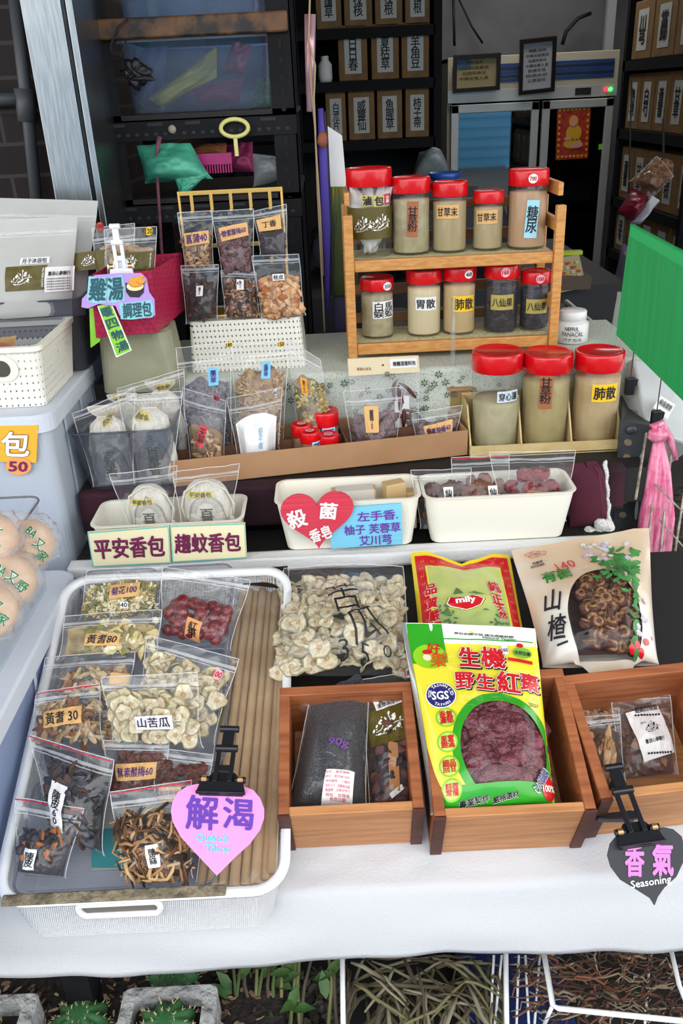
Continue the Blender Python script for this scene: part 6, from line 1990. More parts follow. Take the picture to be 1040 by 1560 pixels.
# white wire mesh tray
MESHW = holes('white wire mesh', '#e8e8e8', 1250, 1250, .02, True)
MESHF = holes('white mesh floor', '#e4e4e4', 1250, 1250, .3, True, floor=True)
WRIM = M('white tray rim', '#ececec', .35)
A0, A1, TB0, TB1, TH = -.452, -.092, .035, bb_(250, 874, .077), .075
mt = thing('mesh_tray', 'large white wire mesh tray filled with bagged herbs', 'tray', board((A0 + A1) / 2, .3, 0))
part('mesh_wall', MB().rrect([(A0 + .02, TB0 - .020, A1 - .02, TB1 - .02, .03, .002), (A0, TB0, A1, TB1, .04, TH)], False, T=BM, k=8), MESHW, mt)
part('mesh_floor', MB().rrect([(A0 + .02, TB0 - .02, A1 - .02, TB1 - .02, .03, .002)], True, T=BM, k=8), MESHF, mt)
mb = MB().rrect([(A0 + .002, TB0 + .002, A1 - .002, TB1 - .002, .04, TH - .008), (A0 - .006, TB0 - .006, A1 + .006, TB1 + .006, .046, TH - .003), (A0 - .006, TB0 - .006, A1 + .006, TB1 + .006, .046, TH + .001), (A0 + .006, TB0 + .006, A1 - .006, TB1 - .006, .034, TH + .002), (A0 + .007, TB0 + .007, A1 - .007, TB1 - .007, .033, TH - .006)], False, T=BM, k=8)
part('rim', mb, WRIM, mt, smooth=True)
qf = Quad([board(A0, TB0, TH), board(A1, TB0, TH), board(A1 - .02, TB0 - .02, .002), board(A0 + .02, TB0 - .02, .002)])
u, v = uvpx(qf, 183, 1382)
k, k2 = metres(qf, u, v)
mb = MB()
pts = [(x * k, y * k2) for x, y in stadium(62, 9, 8)]
f = lmap(qf, u, v, 0)
mb.tube([f(x, y, .002) for x, y in pts], .0042, 8, closed=True)
part('handle_ring', mb, WRIM, mt, smooth=True)
poly(qf, u, v, [(x * .95, y * .9) for x, y in pts], M('handle shadow', '#6c665e', .8), mt, 'handle_opening', hh=.0008)
part('foam_strip', MB().box((A0 + .01, TB0 - .005, TH + .001), (-.165, TB0 + .009, TH + .005), BM), M('dirty foam strip', '#8c8068', .95, var=('#5e5644', 60), bump=(120, .8)), mt, bevel=.003)
# clear trays in it
asp = PB(190, 1120, .05).x
CLT = film('clear tray', tint='#f6f7fa', k=.8, milk=.02, rough=.04, bump=None, mcol='#b8bcc4')
CLE = film('clear tray edge', tint='#c4c8d2', k=1.3, milk=.35, rough=.08, bump=None, mcol='#a4a8b4')
def ctray(label, a0, b0, a1, b1, h1):
    r = thing('clear_tray', label, 'tray', board((a0 + a1) / 2, (b0 + b1) / 2, .006), 'clear trays in the mesh tray')
    mb = MB().rrect([(a0 + .01, b0 + .01, a1 - .01, b1 - .01, .012, .007), (a0, b0, a1, b1, .016, h1), (a0 - .003, b0 - .003, a1 + .003, b1 + .003, .018, h1), (a0 + .003, b0 + .003, a1 - .003, b1 - .003, .014, h1 + .001), (a0 + .012, b0 + .012, a1 - .012, b1 - .012, .01, .009)], True, True, T=BM)
    part('body', mb, CLT, r)
    pts = []
    for q, (cx, cy) in enumerate(((a1 - .016, b1 - .016), (a0 + .016, b1 - .016), (a0 + .016, b0 + .016), (a1 - .016, b0 + .016))):
        for j in range(6):
            a = math.pi / 2 * (q + j / 5)
            pts.append(board(cx + .018 * math.cos(a), cy + .018 * math.sin(a), h1))
    part('rim', MB().tube(pts, .0017, 6, closed=True), CLE, r, smooth=True)
    return r
ar = -.186
ctray('widest clear tray at the front of the mesh tray', -.436, .05, ar + .004, .20, .062)
ctray('clear tray of 黃耆 bags in the middle of the mesh tray', -.436, .212, asp - .004, .40, .06)
ctray('clear tray of melon slice bags in the middle of the mesh tray', asp + .004, .212, ar + .004, .40, .06)
ctray('clear tray of chrysanthemum bags at the back of the mesh tray', -.43, .412, -.312, .565, .06)
ctray('clear tray of red dates at the back of the mesh tray', -.302, .412, ar, .565, .06)
q = Quad(qb((140, 1205), (262, 1200), (262, 1325), (140, 1325), .0102, .0102))
lf = thing('leaflet', 'teal and white printed leaflet on the floor of the front clear tray', 'leaflet', q.at(.5, 0))
part('sheet', MB().add(*obox(q.at(0, 0), q.at(1, 0), q.at(1, 1), q.at(0, 1), q.N, .0006)), M('leaflet grey', '#a6a6a0', .7), lf)
rect(q, .5, .26, q.W, q.H * .48, M('leaflet teal', '#3c8c92', .6), lf, 'teal_print', hh=.0010)
mb = MB()
for i, tx in enumerate(('中藥材保存', '請置陰涼處', '消費者須知', '本草養生', '批發零售', '歡迎訂購')):
    lettering(q, .5, .9 - i * .12, q.W * .7, q.H * .05, tx, INK, None, hh=.0018, mb=mb)
part('small_print', mb, INK, lf)
# bags in the mesh tray
g = 'zip bags in the mesh tray'
CHC = [M('flower cream', '#eadfb8', .9), M('flower gold', '#d4be84', .9), M('flower moss', '#8c8850', .9)]
b = Bag('zip_bag', 'clear bag of dried chrysanthemums labelled 菊花100', 'bag', qb((133, 869), (246, 864), (247, 940), (118, 948), .085, .05), .035, FILM, g, vt=.78, zipv=.86)
b.core(M('flower mass', '#b09a60', .95, var=('#7a6c40', 60)), .03, .6, 'dried_chrysanthemums', cavity=.85)
b.bits(f_flower(.010), 150, CHC, .05, .66, .06, .94, 'dried_chrysanthemums', deep=.05)
b.lab(189, 899, 46, 22, '菊花100', TAN, PURI, rot=6)
b.lab(189, 922, 12, 10, '40', PAPER, INK)
b = Bag('zip_bag', 'clear bag of 黃耆80 slices lying below the chrysanthemum bag', 'bag', qb((98, 938), (247, 929), (244, 1000), (85, 1006), .10, .075), .03, FILM, g, vt=.8, zipv=.8)
b.core(M('pale slice mass', '#b8a478', .9, var=('#948058', 50)), .1, .6, 'herb_slices', cavity=.7)
b.bits(f_chip(.022, .016), 60, CHC, .1, .8, .3, .95, 'herb_slices', deep=.2)
b.lab(156, 974, 52, 20, '黃耆80', TAN, INK, rot=-3, slant=.2)
REDD = M('fresh red date skin', '#6a0e18', .3, var=('#86161f', 30), bump=(80, .5), coat=.2)
rd = [date_proto(.0125, .0105, i, REDD, .08, 'red date') for i in range(3)]
b = Bag('zip_bag', 'clear bag of shiny red dates labelled 紅棗', 'bag', qb((248, 864), (382, 884), (352, 992), (240, 972), .10, .055), .05, FILM2, g, vt=.68, zipv=.9)
b.pieces(rd, 26, 'red_date', 'shiny red date in the mesh tray bag', 'date', 'red dates in the mesh tray bag', .08, .6, .1, .9, deep=.45, off=-.012)
b.lab(293, 958, 23, 32, '紅棗', M('orange kraft', '#d8985c', .7), INK, vert=True, rot=-10, bold=.02)
b = Bag('zip_bag', 'milky clear bag of 黃耆 chips half under others', 'bag', qb((68, 1002), (206, 993), (200, 1062), (58, 1070), .085, .07), .03, FILM2, g, vt=.8, zipv=.8)
CHB = [M('chip pale', '#cdb690', .8), M('chip tan', '#b0906a', .8), M('chip rust', '#8c5c3c', .8)]
b.bits(f_chip(.024, .009), 70, CHB, .05, .7, .25, .92, 'herb_chips', deep=.3)
b.lab(182, 1035, 30, 18, None, TAN, INK)
b = Bag('zip_bag', 'red edged clear bag labelled 黃耆30 in the middle of the mesh tray', 'bag', qb((56, 1056), (151, 1041), (158, 1128), (44, 1132), .10, .075), .03, FILM2, g, vt=.8, zipv=.84, red=True)
b.bits(f_chip(.026, .009), 80, CHB, .05, .72, .08, .95, 'herb_chips', deep=.3)
b.lab(94, 1092, 52, 26, '黃耆 30', TAN, INK, rot=5)
b = Bag('zip_bag', 'clear bag of 55 priced chips under the 黃耆30 bag', 'bag', qb((80, 1080), (172, 1072), (186, 1140), (92, 1142), .075, .06), .02, FILM, g, vt=.8, zipv=.84)
b.bits(f_chip(.028, .008), 60, CHB, .05, .8, .3, .95, 'herb_chips', deep=.3)
b.lab(118, 1108, 46, 24, '黃耆55', TAN, INK, rot=4)
sp = [slice_proto(.0155, i) for i in range(5)]
b = Bag('zip_bag', 'clear bag of bitter melon slices with a pink 100 price dot', 'bag', qb((224, 968), (364, 1004), (326, 1135), (205, 1080), .095, .055), .04, FILM, g, vt=.85, zipv=.88)
b.pieces(sp, 44, 'bitter_melon_slice', 'pale dried bitter melon slice in the bag with the 100 price dot', 'melon slice', 'melon slices in the 100 price bag', .04, .82, .06, .94, deep=.5, sc=(.7, 1.0), off=-.004)
b.lab(332, 1028, 16, 16, '100', PINKS, REDI, round_=True)
b = Bag('zip_bag', 'clear bag of bitter melon slices labelled 山苦瓜', 'bag', qb((153, 1032), (300, 1024), (310, 1140), (170, 1128), .125, .085), .042, FILM, g, vt=.8, zipv=.84)
b.pieces(sp, 38, 'bitter_melon_slice', 'pale dried bitter melon slice in the bag labelled 山苦瓜', 'melon slice', 'melon slices in the 山苦瓜 bag', .05, .74, .08, .94, deep=.5, sc=(.75, 1.05), off=-.004)
b.lab(234, 1101, 54, 22, '山苦瓜', M('pale lilac paper', '#e2dce8', .7), INK, rot=4, bold=.018)
PEELM = M('dark mandarin peel', '#221f24', .5, var=('#38343c', 30), bump=(60, 1.0))
PB_ = [M('peel near black', '#1e1b20', .5), M('peel brown edge', '#4a3426', .7), M('peel grey', '#3a363e', .5)]
b = Bag('zip_bag', 'large red edged bag of near black peel labelled 陳皮', 'bag', qb((42, 1118), (174, 1158), (160, 1304), (70, 1250), .12, .05), .045, FILM2, g, vt=.85, zipv=.88, red=True, sx=.12)
b.core(PEELM, .02, .8, 'dried_peel', lump=.008, fq=26, cavity=.95, u0=.15, u1=.97)
b.bits(f_chip(.03, .018), 60, PB_, .05, .82, .2, .9, 'dried_peel', tilt=.7, deep=.1)
b.lab(85, 1230, 23, 72, '陳皮60', PAPER, INK, vert=True, bold=.02)
b = Bag('zip_bag', 'small red edged bag of 陳皮 peel in the front corner', 'bag', qb((23, 1214), (128, 1232), (100, 1338), (22, 1330), .10, .05), .04, FILM2, g, vt=.75, zipv=.86, red=True)
b.core(M('peel grey mass', '#46424a', .6, var=('#2c282e', 30)), .02, .42, 'dried_peel', lump=.006, fq=26, cavity=.85)
b.bits(f_chip(.03, .014), 30, [M('peel rust', '#8c4c2c', .7), PB_[2], PB_[0]], .3, .6, .25, .8, 'dried_peel', tilt=.6, deep=.1)
b.lab(45, 1309, 16, 34, '陳皮', PAPER, INK, vert=True, bold=.02)
b = Bag('zip_bag', 'clear bag of dark plums labelled 酵素酸梅60 in the front tray', 'bag', qb((157, 1128), (258, 1130), (252, 1205), (166, 1205), .085, .05), .03, FILM, g, vt=.8, zipv=.9)
pm = [date_proto(.0095, .0095, i, M('plum rust', '#5a2e28', .6, var=('#7c4c40', 90), bump=(160, .9)), .35, 'preserved plum') for i in range(3)]
b.pieces(pm, 26, 'preserved_plum', 'rust brown plum in the 酵素酸梅60 bag of the front tray', 'plum', 'plums in the front tray', .05, .75, .08, .92, deep=.4, off=-.011)
b.lab(205, 1176, 60, 28, '酵素酸梅60', TAN, PURI, rot=3)
b = Bag('zip_bag', 'clear bag of plums half hidden behind the black clip', 'bag', qb((230, 1138), (325, 1150), (310, 1245), (236, 1240), .075, .045), .03, FILM, g, vt=.8, zipv=.9)
b.pieces(pm, 14, 'preserved_plum', 'rust brown plum in the bag half hidden by the black clip', 'plum', 'plums behind the black clip', .2, .8, .1, .9, deep=.4, off=-.006)
b.lab(258, 1210, 36, 22, '酵素酸梅', TAN, PURI, rot=6)
SHR = [M('shred tan', '#a87c50', .8), M('shred brown', '#6a4428', .8), M('shred dark', '#34241c', .8), M('shred pale', '#c8a474', .8)]
b = Bag('zip_bag', 'red edged bag of shredded peel labelled 陳皮絲', 'bag', qb((168, 1206), (292, 1188), (294, 1338), (184, 1336), .115, .05), .04, FILM2, g, vt=.78, zipv=.86, red=True)
b.core(M('shred mass', '#2c1f18', .8), .02, .55, 'peel_shreds', cavity=.7)
b.bits(f_sliver(.034, .0022, 1.2), 200, SHR, .03, .68, .12, .94, 'peel_shreds', tilt=.5, deep=.3)
b.lab(233, 1304, 20, 36, '陳皮絲', PAPER, INK, vert=True, rot=5, bold=.02)
# bundle of moxa sticks
STK = M('moxa paper tan', '#cdae86', .8, var=('#bc9a70', 20))
tops = [(372, 892), (381, 892), (391, 894), (401, 894), (411, 896), (421, 897), (430, 900), (436, 912)]
bots = [(306, 1350), (322, 1350), (339, 1350), (356, 1350), (373, 1348), (389, 1345), (403, 1340), (414, 1330)]
ORD = ['first', 'second', 'third', 'fourth', 'fifth', 'sixth', 'seventh', 'eighth']
for i, (t, q_) in enumerate(zip(tops, bots)):
    h = .024 + .006 * (i % 2)
    a, b_ = PB(*t, h + .004), PB(*q_, h)
    solo('moxa_stick', 'long tan moxa stick, %s from the clear trays in the bundle' % ORD[i], 'stick', MB().tube([b_, (a + b_) / 2, a], .0068, 12), STK, 'tan sticks in the mesh tray', smooth=True)
for i in range(4):
    t, q_ = tops[2 * i], bots[2 * i]
    solo('moxa_stick', 'tan moxa stick in the lower layer of the bundle', 'stick', MB().tube([PB(q_[0] + 8, q_[1], .012), PB(t[0] + 6, t[1], .014)], .0065, 10), STK, 'lower tan sticks in the mesh tray', smooth=True)
bw = Bag('stick_wrapper', 'clear wrapper with a black gold lettered header around the tan sticks', 'wrapper', qb((362, 868), (440, 862), (420, 1345), (298, 1352), .042, .04), .012, SLIP, zipc=False, vt=1.2, amp=.002, sx=0)
q = Quad(qb((376, 866), (438, 862), (436, 897), (370, 890), .054, .05))
p = part('header', MB().add(*obox(q.at(0, 0), q.at(1, 0), q.at(1, 1), q.at(0, 1), q.N, -.001)), M('black header card', '#0e0c0c', .5), bw.root)
lettering(q, .5, .62, q.W * .9, q.H * .42, '艾草蚊香', M('gold foil print', '#d8a040', .4), p, rot=-5, bold=.01)
lettering(q, .5, .22, q.W * .85, q.H * .12, 'MOXA STICK MOSQUITO', M('gold foil print', '#d8a040', .4), p, rot=-5)
# big bag of bitter melon slices
b = Bag('zip_bag', 'large clear bag of bitter melon slices with 350 written on it', 'bag', qb((432, 866), (614, 862), (636, 1028), (410, 1030), .06, .08), .085, FILM2, None, vt=.92, zipc=False, amp=.006)
sp2 = [slice_proto(.0195, i) for i in range(5)]
b.pieces(sp2, 150, 'bitter_melon_slice', 'pale dried bitter melon slice in the large 350 bag', 'melon slice', 'melon slices in the 350 bag', .02, .9, .03, .97, deep=.5, sc=(.55, 1.0), off=-.013)
for tx, px, py, w_, h_, ro in (('苦', 523, 908, 46, 44, 14), ('瓜', 556, 948, 60, 38, 24), ('3', 524, 992, 15, 32, 8), ('5', 556, 1000, 14, 34, -6), ('0', 590, 996, 14, 18, -12)):
    u, v = uvpx(b, px, py)
    k, k2 = metres(b, u, v)
    lettering(b, u, v, w_ * k, h_ * k2, tx, INK, b.root, rot=ro, bold=-.005, hh=.007, stretch=1.8, name='marker_writing')
# ---------------------------------------------------------------- three wooden boxes
def wbox(label, pxl, pxr, pyb, pyt, pyback, turn=0):
    pm_ = (pxl + pxr) / 2
    b0 = bb_(pm_, pyb, 0)
    a0, a1 = bh(pxl, pyb, b0)[0], bh(pxr, pyb, b0)[0]
    h = bh(pm_, pyt, b0)[1]
    b1 = bb_(pm_, pyback, h)
    t = .014
    BX = BM @ Matrix.Translation((a0, b0, 0)) @ Matrix.Rotation(math.radians(turn), 4, 'Z') @ Matrix.Translation((-a0, -b0, 0))
    r = thing('wooden_box', label, 'box', board((a0 + a1) / 2, (b0 + b1) / 2, .001), 'wooden boxes on the front board')
    part('front_panel', MB().box((a0 + t, b0 + .002, .001), (a1 - t, b0 + t, h - .001), BX), WOODF, r, bevel=.0012)
    for x in (a0, a1 - t):
        part('side_panel', MB().box((x, b0 + .001, .001), (x + t, b1 - t, h), BX), WOOD, r, bevel=.0012)
        part('corner_end', MB().box((x - .0005, b0 - .0005, .001), (x + t + .0005, b0 + .004, h), BX), WOODD, r)
    part('back_panel', MB().box((a0, b1 - t, .001), (a1, b1, h), BX), WOOD, r, bevel=.0012)
    part('floor_panel', MB().box((a0 + t, b0 + t, .001), (a1 - t, b1 - t, .007), BX), WOODF, r)
    return r, a0, a1, b0, b1, h
w1 = wbox('wooden box of black sesame next to the mesh tray', 433, 641, 1291, 1240, 1042)
w2 = wbox('wooden box with the green date bag standing in it', 656, 881, 1297, 1243, 1022)
w3 = wbox('wooden box of herb bags with the black heart sign clipped on', 893, 1100, 1272, 1217, 1022, 4)
SES = M('black sesame', '#3a3a3e', .6, var=('#5a5a5e', 420), bump=(500, .8))
b = Bag('sesame_bag', 'clear bag of black sesame with a small white printed label', 'bag', qb((470, 1072), (562, 1044), (560, 1238), (432, 1240), .085, .062), .075, FILM2, None, vt=1.0, zipc=False, amp=.004, fq=3)
b.core(SES, .02, .93, 'black_sesame', lump=.001, cavity=.985, u0=.04, u1=.97, wavy=.12)
mb = MB()
mb.tube([b.at(.02, .97, .0), PB(455, 1074, .07), PB(442, 1070, .06)], [.012, .007, .010], 10)
part('twisted_neck', mb, FILM2, b.root, smooth=True)
p = b.lab(515, 1198, 46, 56, None, PAPER, rot=-4)
mb = MB()
for i, tx in enumerate(('品名：黑芝麻粉', '成份：黑芝麻100%', '保存期限：六個月', '保存方式：請置陰涼處', '製造商：百草中藥行', '地址：台灣省', '有效日期')):
    u, v = uvpx(b, 514, 1177 + i * 7)
    k = metres(b, u, v)[0]
    lettering(b, u, v, 38 * k, 4.4 * k, tx, None, None, rot=-4, hh=.0036, mb=mb, bold=.01)
part('small_print', mb, M('pale red print', '#c86a78', .7), p)
u, v = uvpx(b, 515, 1132)
k = metres(b, u, v)[0]
lettering(b, u, v, 34 * k, 16 * k, '90g', M('purple marker', '#7a4a9c', .6), b.root, rot=-10, hh=.003, name='marker_writing')
b = Bag('pouch', 'clear herb tea pouch with an olive flower band and 180 price dot', 'pouch', qb((548, 1036), (634, 1022), (636, 1236), (562, 1240), .085, .045), .03, FILM, None, vt=.9, zipv=.86, gus=.5)
DHB = [M('dark herb', '#2c2426', .7), M('red brown herb', '#5c3028', .7), M('tan bark strip', '#a8703c', .7)]
b.core(M('dark herb mass', '#261e20', .7, var=('#4a2c26', 20), bump=(60, .9)), .02, .62, 'dark_herbs', cavity=.8)
b.bits(f_chip(.034, .02), 30, DHB[:2], .05, .6, .15, .85, 'dark_herbs', deep=.1)
mb = MB().prism([(-.008, -.03), (.006, -.034), (.009, .03), (-.004, .034)], 0, .003, b.frame(.52, .30, -.003, 0, 0))
part('bark_strip', mb, DHB[2], b.root)
herb_band(b, (598, 1102), 78, 56, rot=6)
p = b.lab(590, 1068, 42, 17, '滷味燉品\n清燉調理包', PAPER, INK, rot=14, fit=(.85, .8))
b.lab(622, 1026, 14, 15, '180', PINKS, INK, round_=True)
b.lab(604, 1206, 22, 9, None, PAPER, rot=32, name='paper_tag')
# herb bags in the third box
RTP = [M('pale root slice', '#d0ac80', .8, var=('#b88c5c', 60)), M('root slice tan', '#a67c54', .8), M('dark root', '#584030', .8)]
b = Bag('zip_bag', 'clear bag of brown roots at the back of the third wooden box', 'bag', qb((872, 1058), (942, 1068), (946, 1110), (880, 1110), .04, .03), .02, FILM2, 'bags in the third wooden box', zipv=.97)
b.bits(f_chip(.03, .012), 40, RTP, .05, .9, .1, .9, 'root_slices', deep=.3)
b = Bag('zip_bag', 'clear bag of pale root slices leaning in the third wooden box', 'bag', qb((872, 1094), (944, 1088), (952, 1192), (890, 1214), .055, .025), .03, FILM2, 'bags in the third wooden box', vt=.8, zipv=.92)
b.core(M('root slice mass', '#4c3a2c', .8), .03, .7, 'root_slices', cavity=.4)
b.bits(f_chip(.040, .011), 30, RTP, .14, .72, .2, .8, 'root_slices', tilt=.25, deep=.2, spin=1.4, off=.006)
b = Bag('zip_bag', 'clear bag of dark herbs with a 60 price dot and white card label', 'bag', qb((928, 1042), (1018, 1040), (1034, 1180), (942, 1190), .06, .02), .03, FILM, 'bags in the third wooden box', vt=.7, zipv=.87, gus=.4)
b.core(M('mixed dark herb', '#5c3c34', .8, var=('#7a5846', 30)), .03, .62, 'mixed_herbs', cavity=.5)
b.bits(f_chip(.024, .014), 60, [M('plum brown herb', '#6a4440', .7), RTP[1], RTP[2]], .05, .62, .1, .9, 'mixed_herbs', tilt=.3, deep=.3, off=.010)
b.lab(999, 1050, 14, 14, '60', PAPER, INK, round_=True, bold=.02)
p = b.lab(993, 1115, 46, 74, None, PAPER, rot=12, name='card_label', hh=.0035)
for tx, px, py, w_, h_ in (('經典四物飲', 982, 1081, 38, 9), ('蕭涼心蔘藥行', 997, 1127, 30, 7), ('NO. 01', 978, 1102, 8, 3)):
    u, v = uvpx(b, px, py)
    k = metres(b, u, v)[0]
    lettering(b, u, v, w_ * k, h_ * k, tx, INK, p, rot=8, hh=.0048, bold=.02)
u, v = uvpx(b, 992, 1108)
spray(b, u, v, 15 * k, INK, p, rot=6, hh=.0048)
for px, py in ((984, 1090), (1004, 1147)):
    u, v = uvpx(b, px, py)
    mb = MB()
    for i in range(9):
        poly(b, u + (i - 4) * 4.6 * k / b.W, v, ell(2 * k, 1.7 * k, 8, i), None, None, mb=mb, hh=.0048, k=1)
    part('border_print', mb, INK, p)
b = Bag('zip_bag', 'dark crumpled clear bag behind the black clip in the third box', 'bag', qb((885, 1180), (950, 1170), (958, 1215), (895, 1222), .03, .03), .02, FILM2, 'bags in the third wooden box', zipc=False)
b.core(M('dark crumple', '#202022', .5), .1, .8, 'dark_filling', cavity=.6)
rect(b, .8, .75, .014, .02, M('orange label', '#e89a2c', .6), b.root)
# ---------------------------------------------------------------- printed bags
def uvp(S_, pts):
    return [uvpx(S_, *p) for p in pts]
def ring(S_, c, inn, out, mat, parent, name, hh, k=9):
    """print between a window outline and an outer outline, both lists of (u,v)"""
    n = len(inn)
    vs = []
    for i in range(k + 1):
        t = i / k
        vs += [S_.at(a[0] * (1 - t) + b[0] * t, a[1] * (1 - t) + b[1] * t, hh) for a, b in zip(inn, out)]
    fs = [(i * n + j, (i + 1) * n + j, (i + 1) * n + (j + 1) % n, i * n + (j + 1) % n) for i in range(k) for j in range(n)]
    return part(name, MB().add(vs, fs), mat, parent, smooth=True)
def boxhit(c, a, u0, v0, u1, v1, W, H):
    du, dv = math.cos(a) / W, math.sin(a) / H
    t = min([x for x in ((u1 - c[0]) / du if du > 1e-9 else 9e9, (u0 - c[0]) / du if du < -1e-9 else 9e9, (v1 - c[1]) / dv if dv > 1e-9 else 9e9, (v0 - c[1]) / dv if dv < -1e-9 else 9e9)])
    return c[0] + du * t, c[1] + dv * t
def outlines(S_, c, ru, rv, box=(0.0, 0.0, 1.0, 1.0), n=72, clip_=None):
    inn, out = [], []
    A = [2 * math.pi * i / n for i in range(n)]
    for u, v in ((box[0], box[1]), (box[2], box[1]), (box[2], box[3]), (box[0], box[3])):
        a = math.atan2((v - c[1]) * S_.H, (u - c[0]) * S_.W) % (2 * math.pi)
        A[min(range(n), key=lambda i: abs(A[i] - a))] = a
    for a in A:
        p = (c[0] + ru * math.cos(a) / S_.W, c[1] + rv * math.sin(a) / S_.H)
        if clip_:
            p = (min(p[0], clip_), p[1])
        inn.append(p)
        out.append(boxhit(c, a, *box, S_.W, S_.H))
    return inn, out
def rectuv(S_, u0, v0, u1, v1, mat, parent, name, hh, nx=16, ny=12):
    mb = MB()
    mb.add([S_.at(u0 + (u1 - u0) * i / nx, v0 + (v1 - v0) * j / ny, hh) for j in range(ny + 1) for i in range(nx + 1)], [(j * (nx + 1) + i, j * (nx + 1) + i + 1, (j + 1) * (nx + 1) + i + 1, (j + 1) * (nx + 1) + i) for j in range(ny) for i in range(nx)])
    return part(name, mb, mat, parent, smooth=True)
def T_(S_, px, py, w_, h_, tx, mat, parent, rot=0, bold=.02, hh=.003, out=None, **kw):
    u, v = uvpx(S_, px, py)
    k, k2 = metres(S_, u, v)
    if out:
        lettering(S_, u, v, w_ * k * 1.06, h_ * k2 * 1.06, tx, out, parent, rot, bold + .035, hh=hh - .0006, name='letter_outline', **kw)
    return lettering(S_, u, v, w_ * k, h_ * k2, tx, mat, parent, rot, bold, hh=hh, **kw)
PY_ = dict(rough=.28, coat=.4)
GYEL, GWHT = M('printed yellow', '#ecdf38', **PY_), M('printed white', '#f0f2e8', **PY_)
GGRN, GLIM, GDK = M('printed green', '#2f9c22', **PY_), M('printed lime', '#8cc820', **PY_), M('printed dark green', '#1c7a24', **PY_)
GRED, GBLU, SILV = M('printed red', '#cc1420', **PY_), M('printed navy', '#2a2470', **PY_), M('silver film', '#c8ccd0', .25, .7)
# green bag of dates
b = Bag('date_bag', 'large green and yellow printed bag of red dates with a round window', 'bag', qb((611, 950), (815, 958), (848, 1228), (655, 1243), .135, .094), .06, FILM3, None, vt=.88, zipc=False, sx=.03, gus=.1, amp=.003, nu=28, nv=34)
R = b.root
b.fz = part('back_film', MB().add([b.back(i / 10, j / 10) - b.N * .001 for j in range(11) for i in range(11)], [(j * 11 + i, j * 11 + i + 1, (j + 1) * 11 + i + 1, (j + 1) * 11 + i) for j in range(10) for i in range(10)]), SILV, R, smooth=True)
c = uvpx(b, 770, 1139)
k, k2 = metres(b, *c)
inn, out = outlines(b, c, 66 * k, 74 * k2, (0.0, 0.0, 1.0, 1.0), clip_=.965)
inn = [(x, max(.08, y)) for x, y in inn]
ring(b, c, inn, out, GYEL, R, 'printed_film', .0012)
i2, o2 = outlines(b, c, 78 * k, 87 * k2, clip_=.985)
i2 = [(x, max(.02, y)) for x, y in i2]
ring(b, c, inn, i2, GGRN, R, 'green_ring_print', .0018, 4)
rectuv(b, 0.0, .935, 1, 1.0, GWHT, R, 'header_print', .0018)
rectuv(b, 0.04, .88, 1, .936, GWHT, R, 'header_print', .0018)
rectuv(b, 0.03, .905, .97, .912, GGRN, R, 'header_line', .0024)
rectuv(b, .035, .76, .30, .995, GGRN, R, 'corner_print', .0022)
rectuv(b, 0.0, 0.0, 1, .10, GGRN, R, 'bottom_print', .0024)
rectuv(b, 0.0, 0.0, .03, 1, SILV, R, 'sealed_edge', .0026)
c4 = uvpx(b, 655, 1002)
p = poly(b, *c4, ell(25 * k, 21 * k2), GLIM, R, 'badge_print', hh=.0030)
T_(b, 660, 990, 20, 17, '好', GRED, p, rot=-8, hh=.0040)
T_(b, 667, 1008, 24, 20, '果', M('printed orange', '#d85018', .4), p, rot=-8, hh=.0040)
T_(b, 677, 1004, 8, 24, '(好果子)', GRED, p, hh=.004, rot=-8, vert=True, bold=.0)
u, v = uvpx(b, 650, 1002)
poly(b, *uvpx(b, 650, 1003), ell(6 * k, 6 * k2), M('badge face tan', '#f0d8b8', .5), p, 'face_print', hh=.0036)
poly(b, *uvpx(b, 650, 995), ell(7 * k, 4 * k2), GRED, p, 'cap_print', hh=.0040)
T_(b, 725, 1000, 58, 27, '生機', GRED, R, rot=-4, out=M('letter edge white', '#f8f6ea', .5), hh=.0044, bold=.03, stretch=1.6) if False else None
WOUT = M('letter edge white', '#f8f6ea', .5)
for tx, px, py, s_ in (('生', 714, 1003, 32), ('機', 750, 1004, 37)):
    T_(b, px + 1.5, py + 2, s_ + 3, s_ * .95, tx, INK, R, rot=-4, bold=.07, hh=.0034, stretch=1.6, name='letter_shadow')
    T_(b, px, py, s_, s_ * .9, tx, GRED, R, rot=-4, out=WOUT, hh=.0046, bold=.035, stretch=1.6)
for tx, px, py, s_ in (('野', 707, 1038, 29), ('生', 738, 1040, 28), ('紅', 774, 1041, 36), ('棗', 806, 1042, 30)):
    T_(b, px + 1.5, py + 2, s_ + 3, s_ * .95, tx, INK, R, rot=-4, bold=.07, hh=.0034, stretch=1.6, name='letter_shadow')
    T_(b, px, py, s_, s_ * .92, tx, GRED, R, rot=-4, out=WOUT, hh=.0046, bold=.035, stretch=1.6)
b.lab(768, 992, 12, 15, '160', PAPER, PURI, round_=True, hh=.004)
p = poly(b, *uvpx(b, 795, 996), ell(14 * k, 10 * k2), M('printed mid green', '#7ab040', .4), R, 'seal_print', hh=.0030)
T_(b, 795, 997, 24, 9, '天然生機', INK, p, rot=-3, hh=.0040)
rect(b, *uvpx(b, 792, 1008), 36 * k, 6 * k2, GRED, p, 'ribbon_print', rot=-6, hh=.0036)
poly(b, *uvpx(b, 791, 985), ell(5 * k, 4 * k2), GRED, p, 'cap_print', hh=.0036)
c5 = uvpx(b, 671, 1060)
p = poly(b, *c5, ell(22 * k, 21.5 * k2), WOUT, R, 'round_badge', hh=.0028)
poly(b, *c5, ell(20.5 * k, 20 * k2), GBLU, p, 'round_badge_fill', hh=.0033)
T_(b, 670, 1061, 26, 13, 'SGS', WOUT, p, rot=-4, hh=.0042, bold=.03)
f = lmap(b, *c5, 0)
mb = MB()
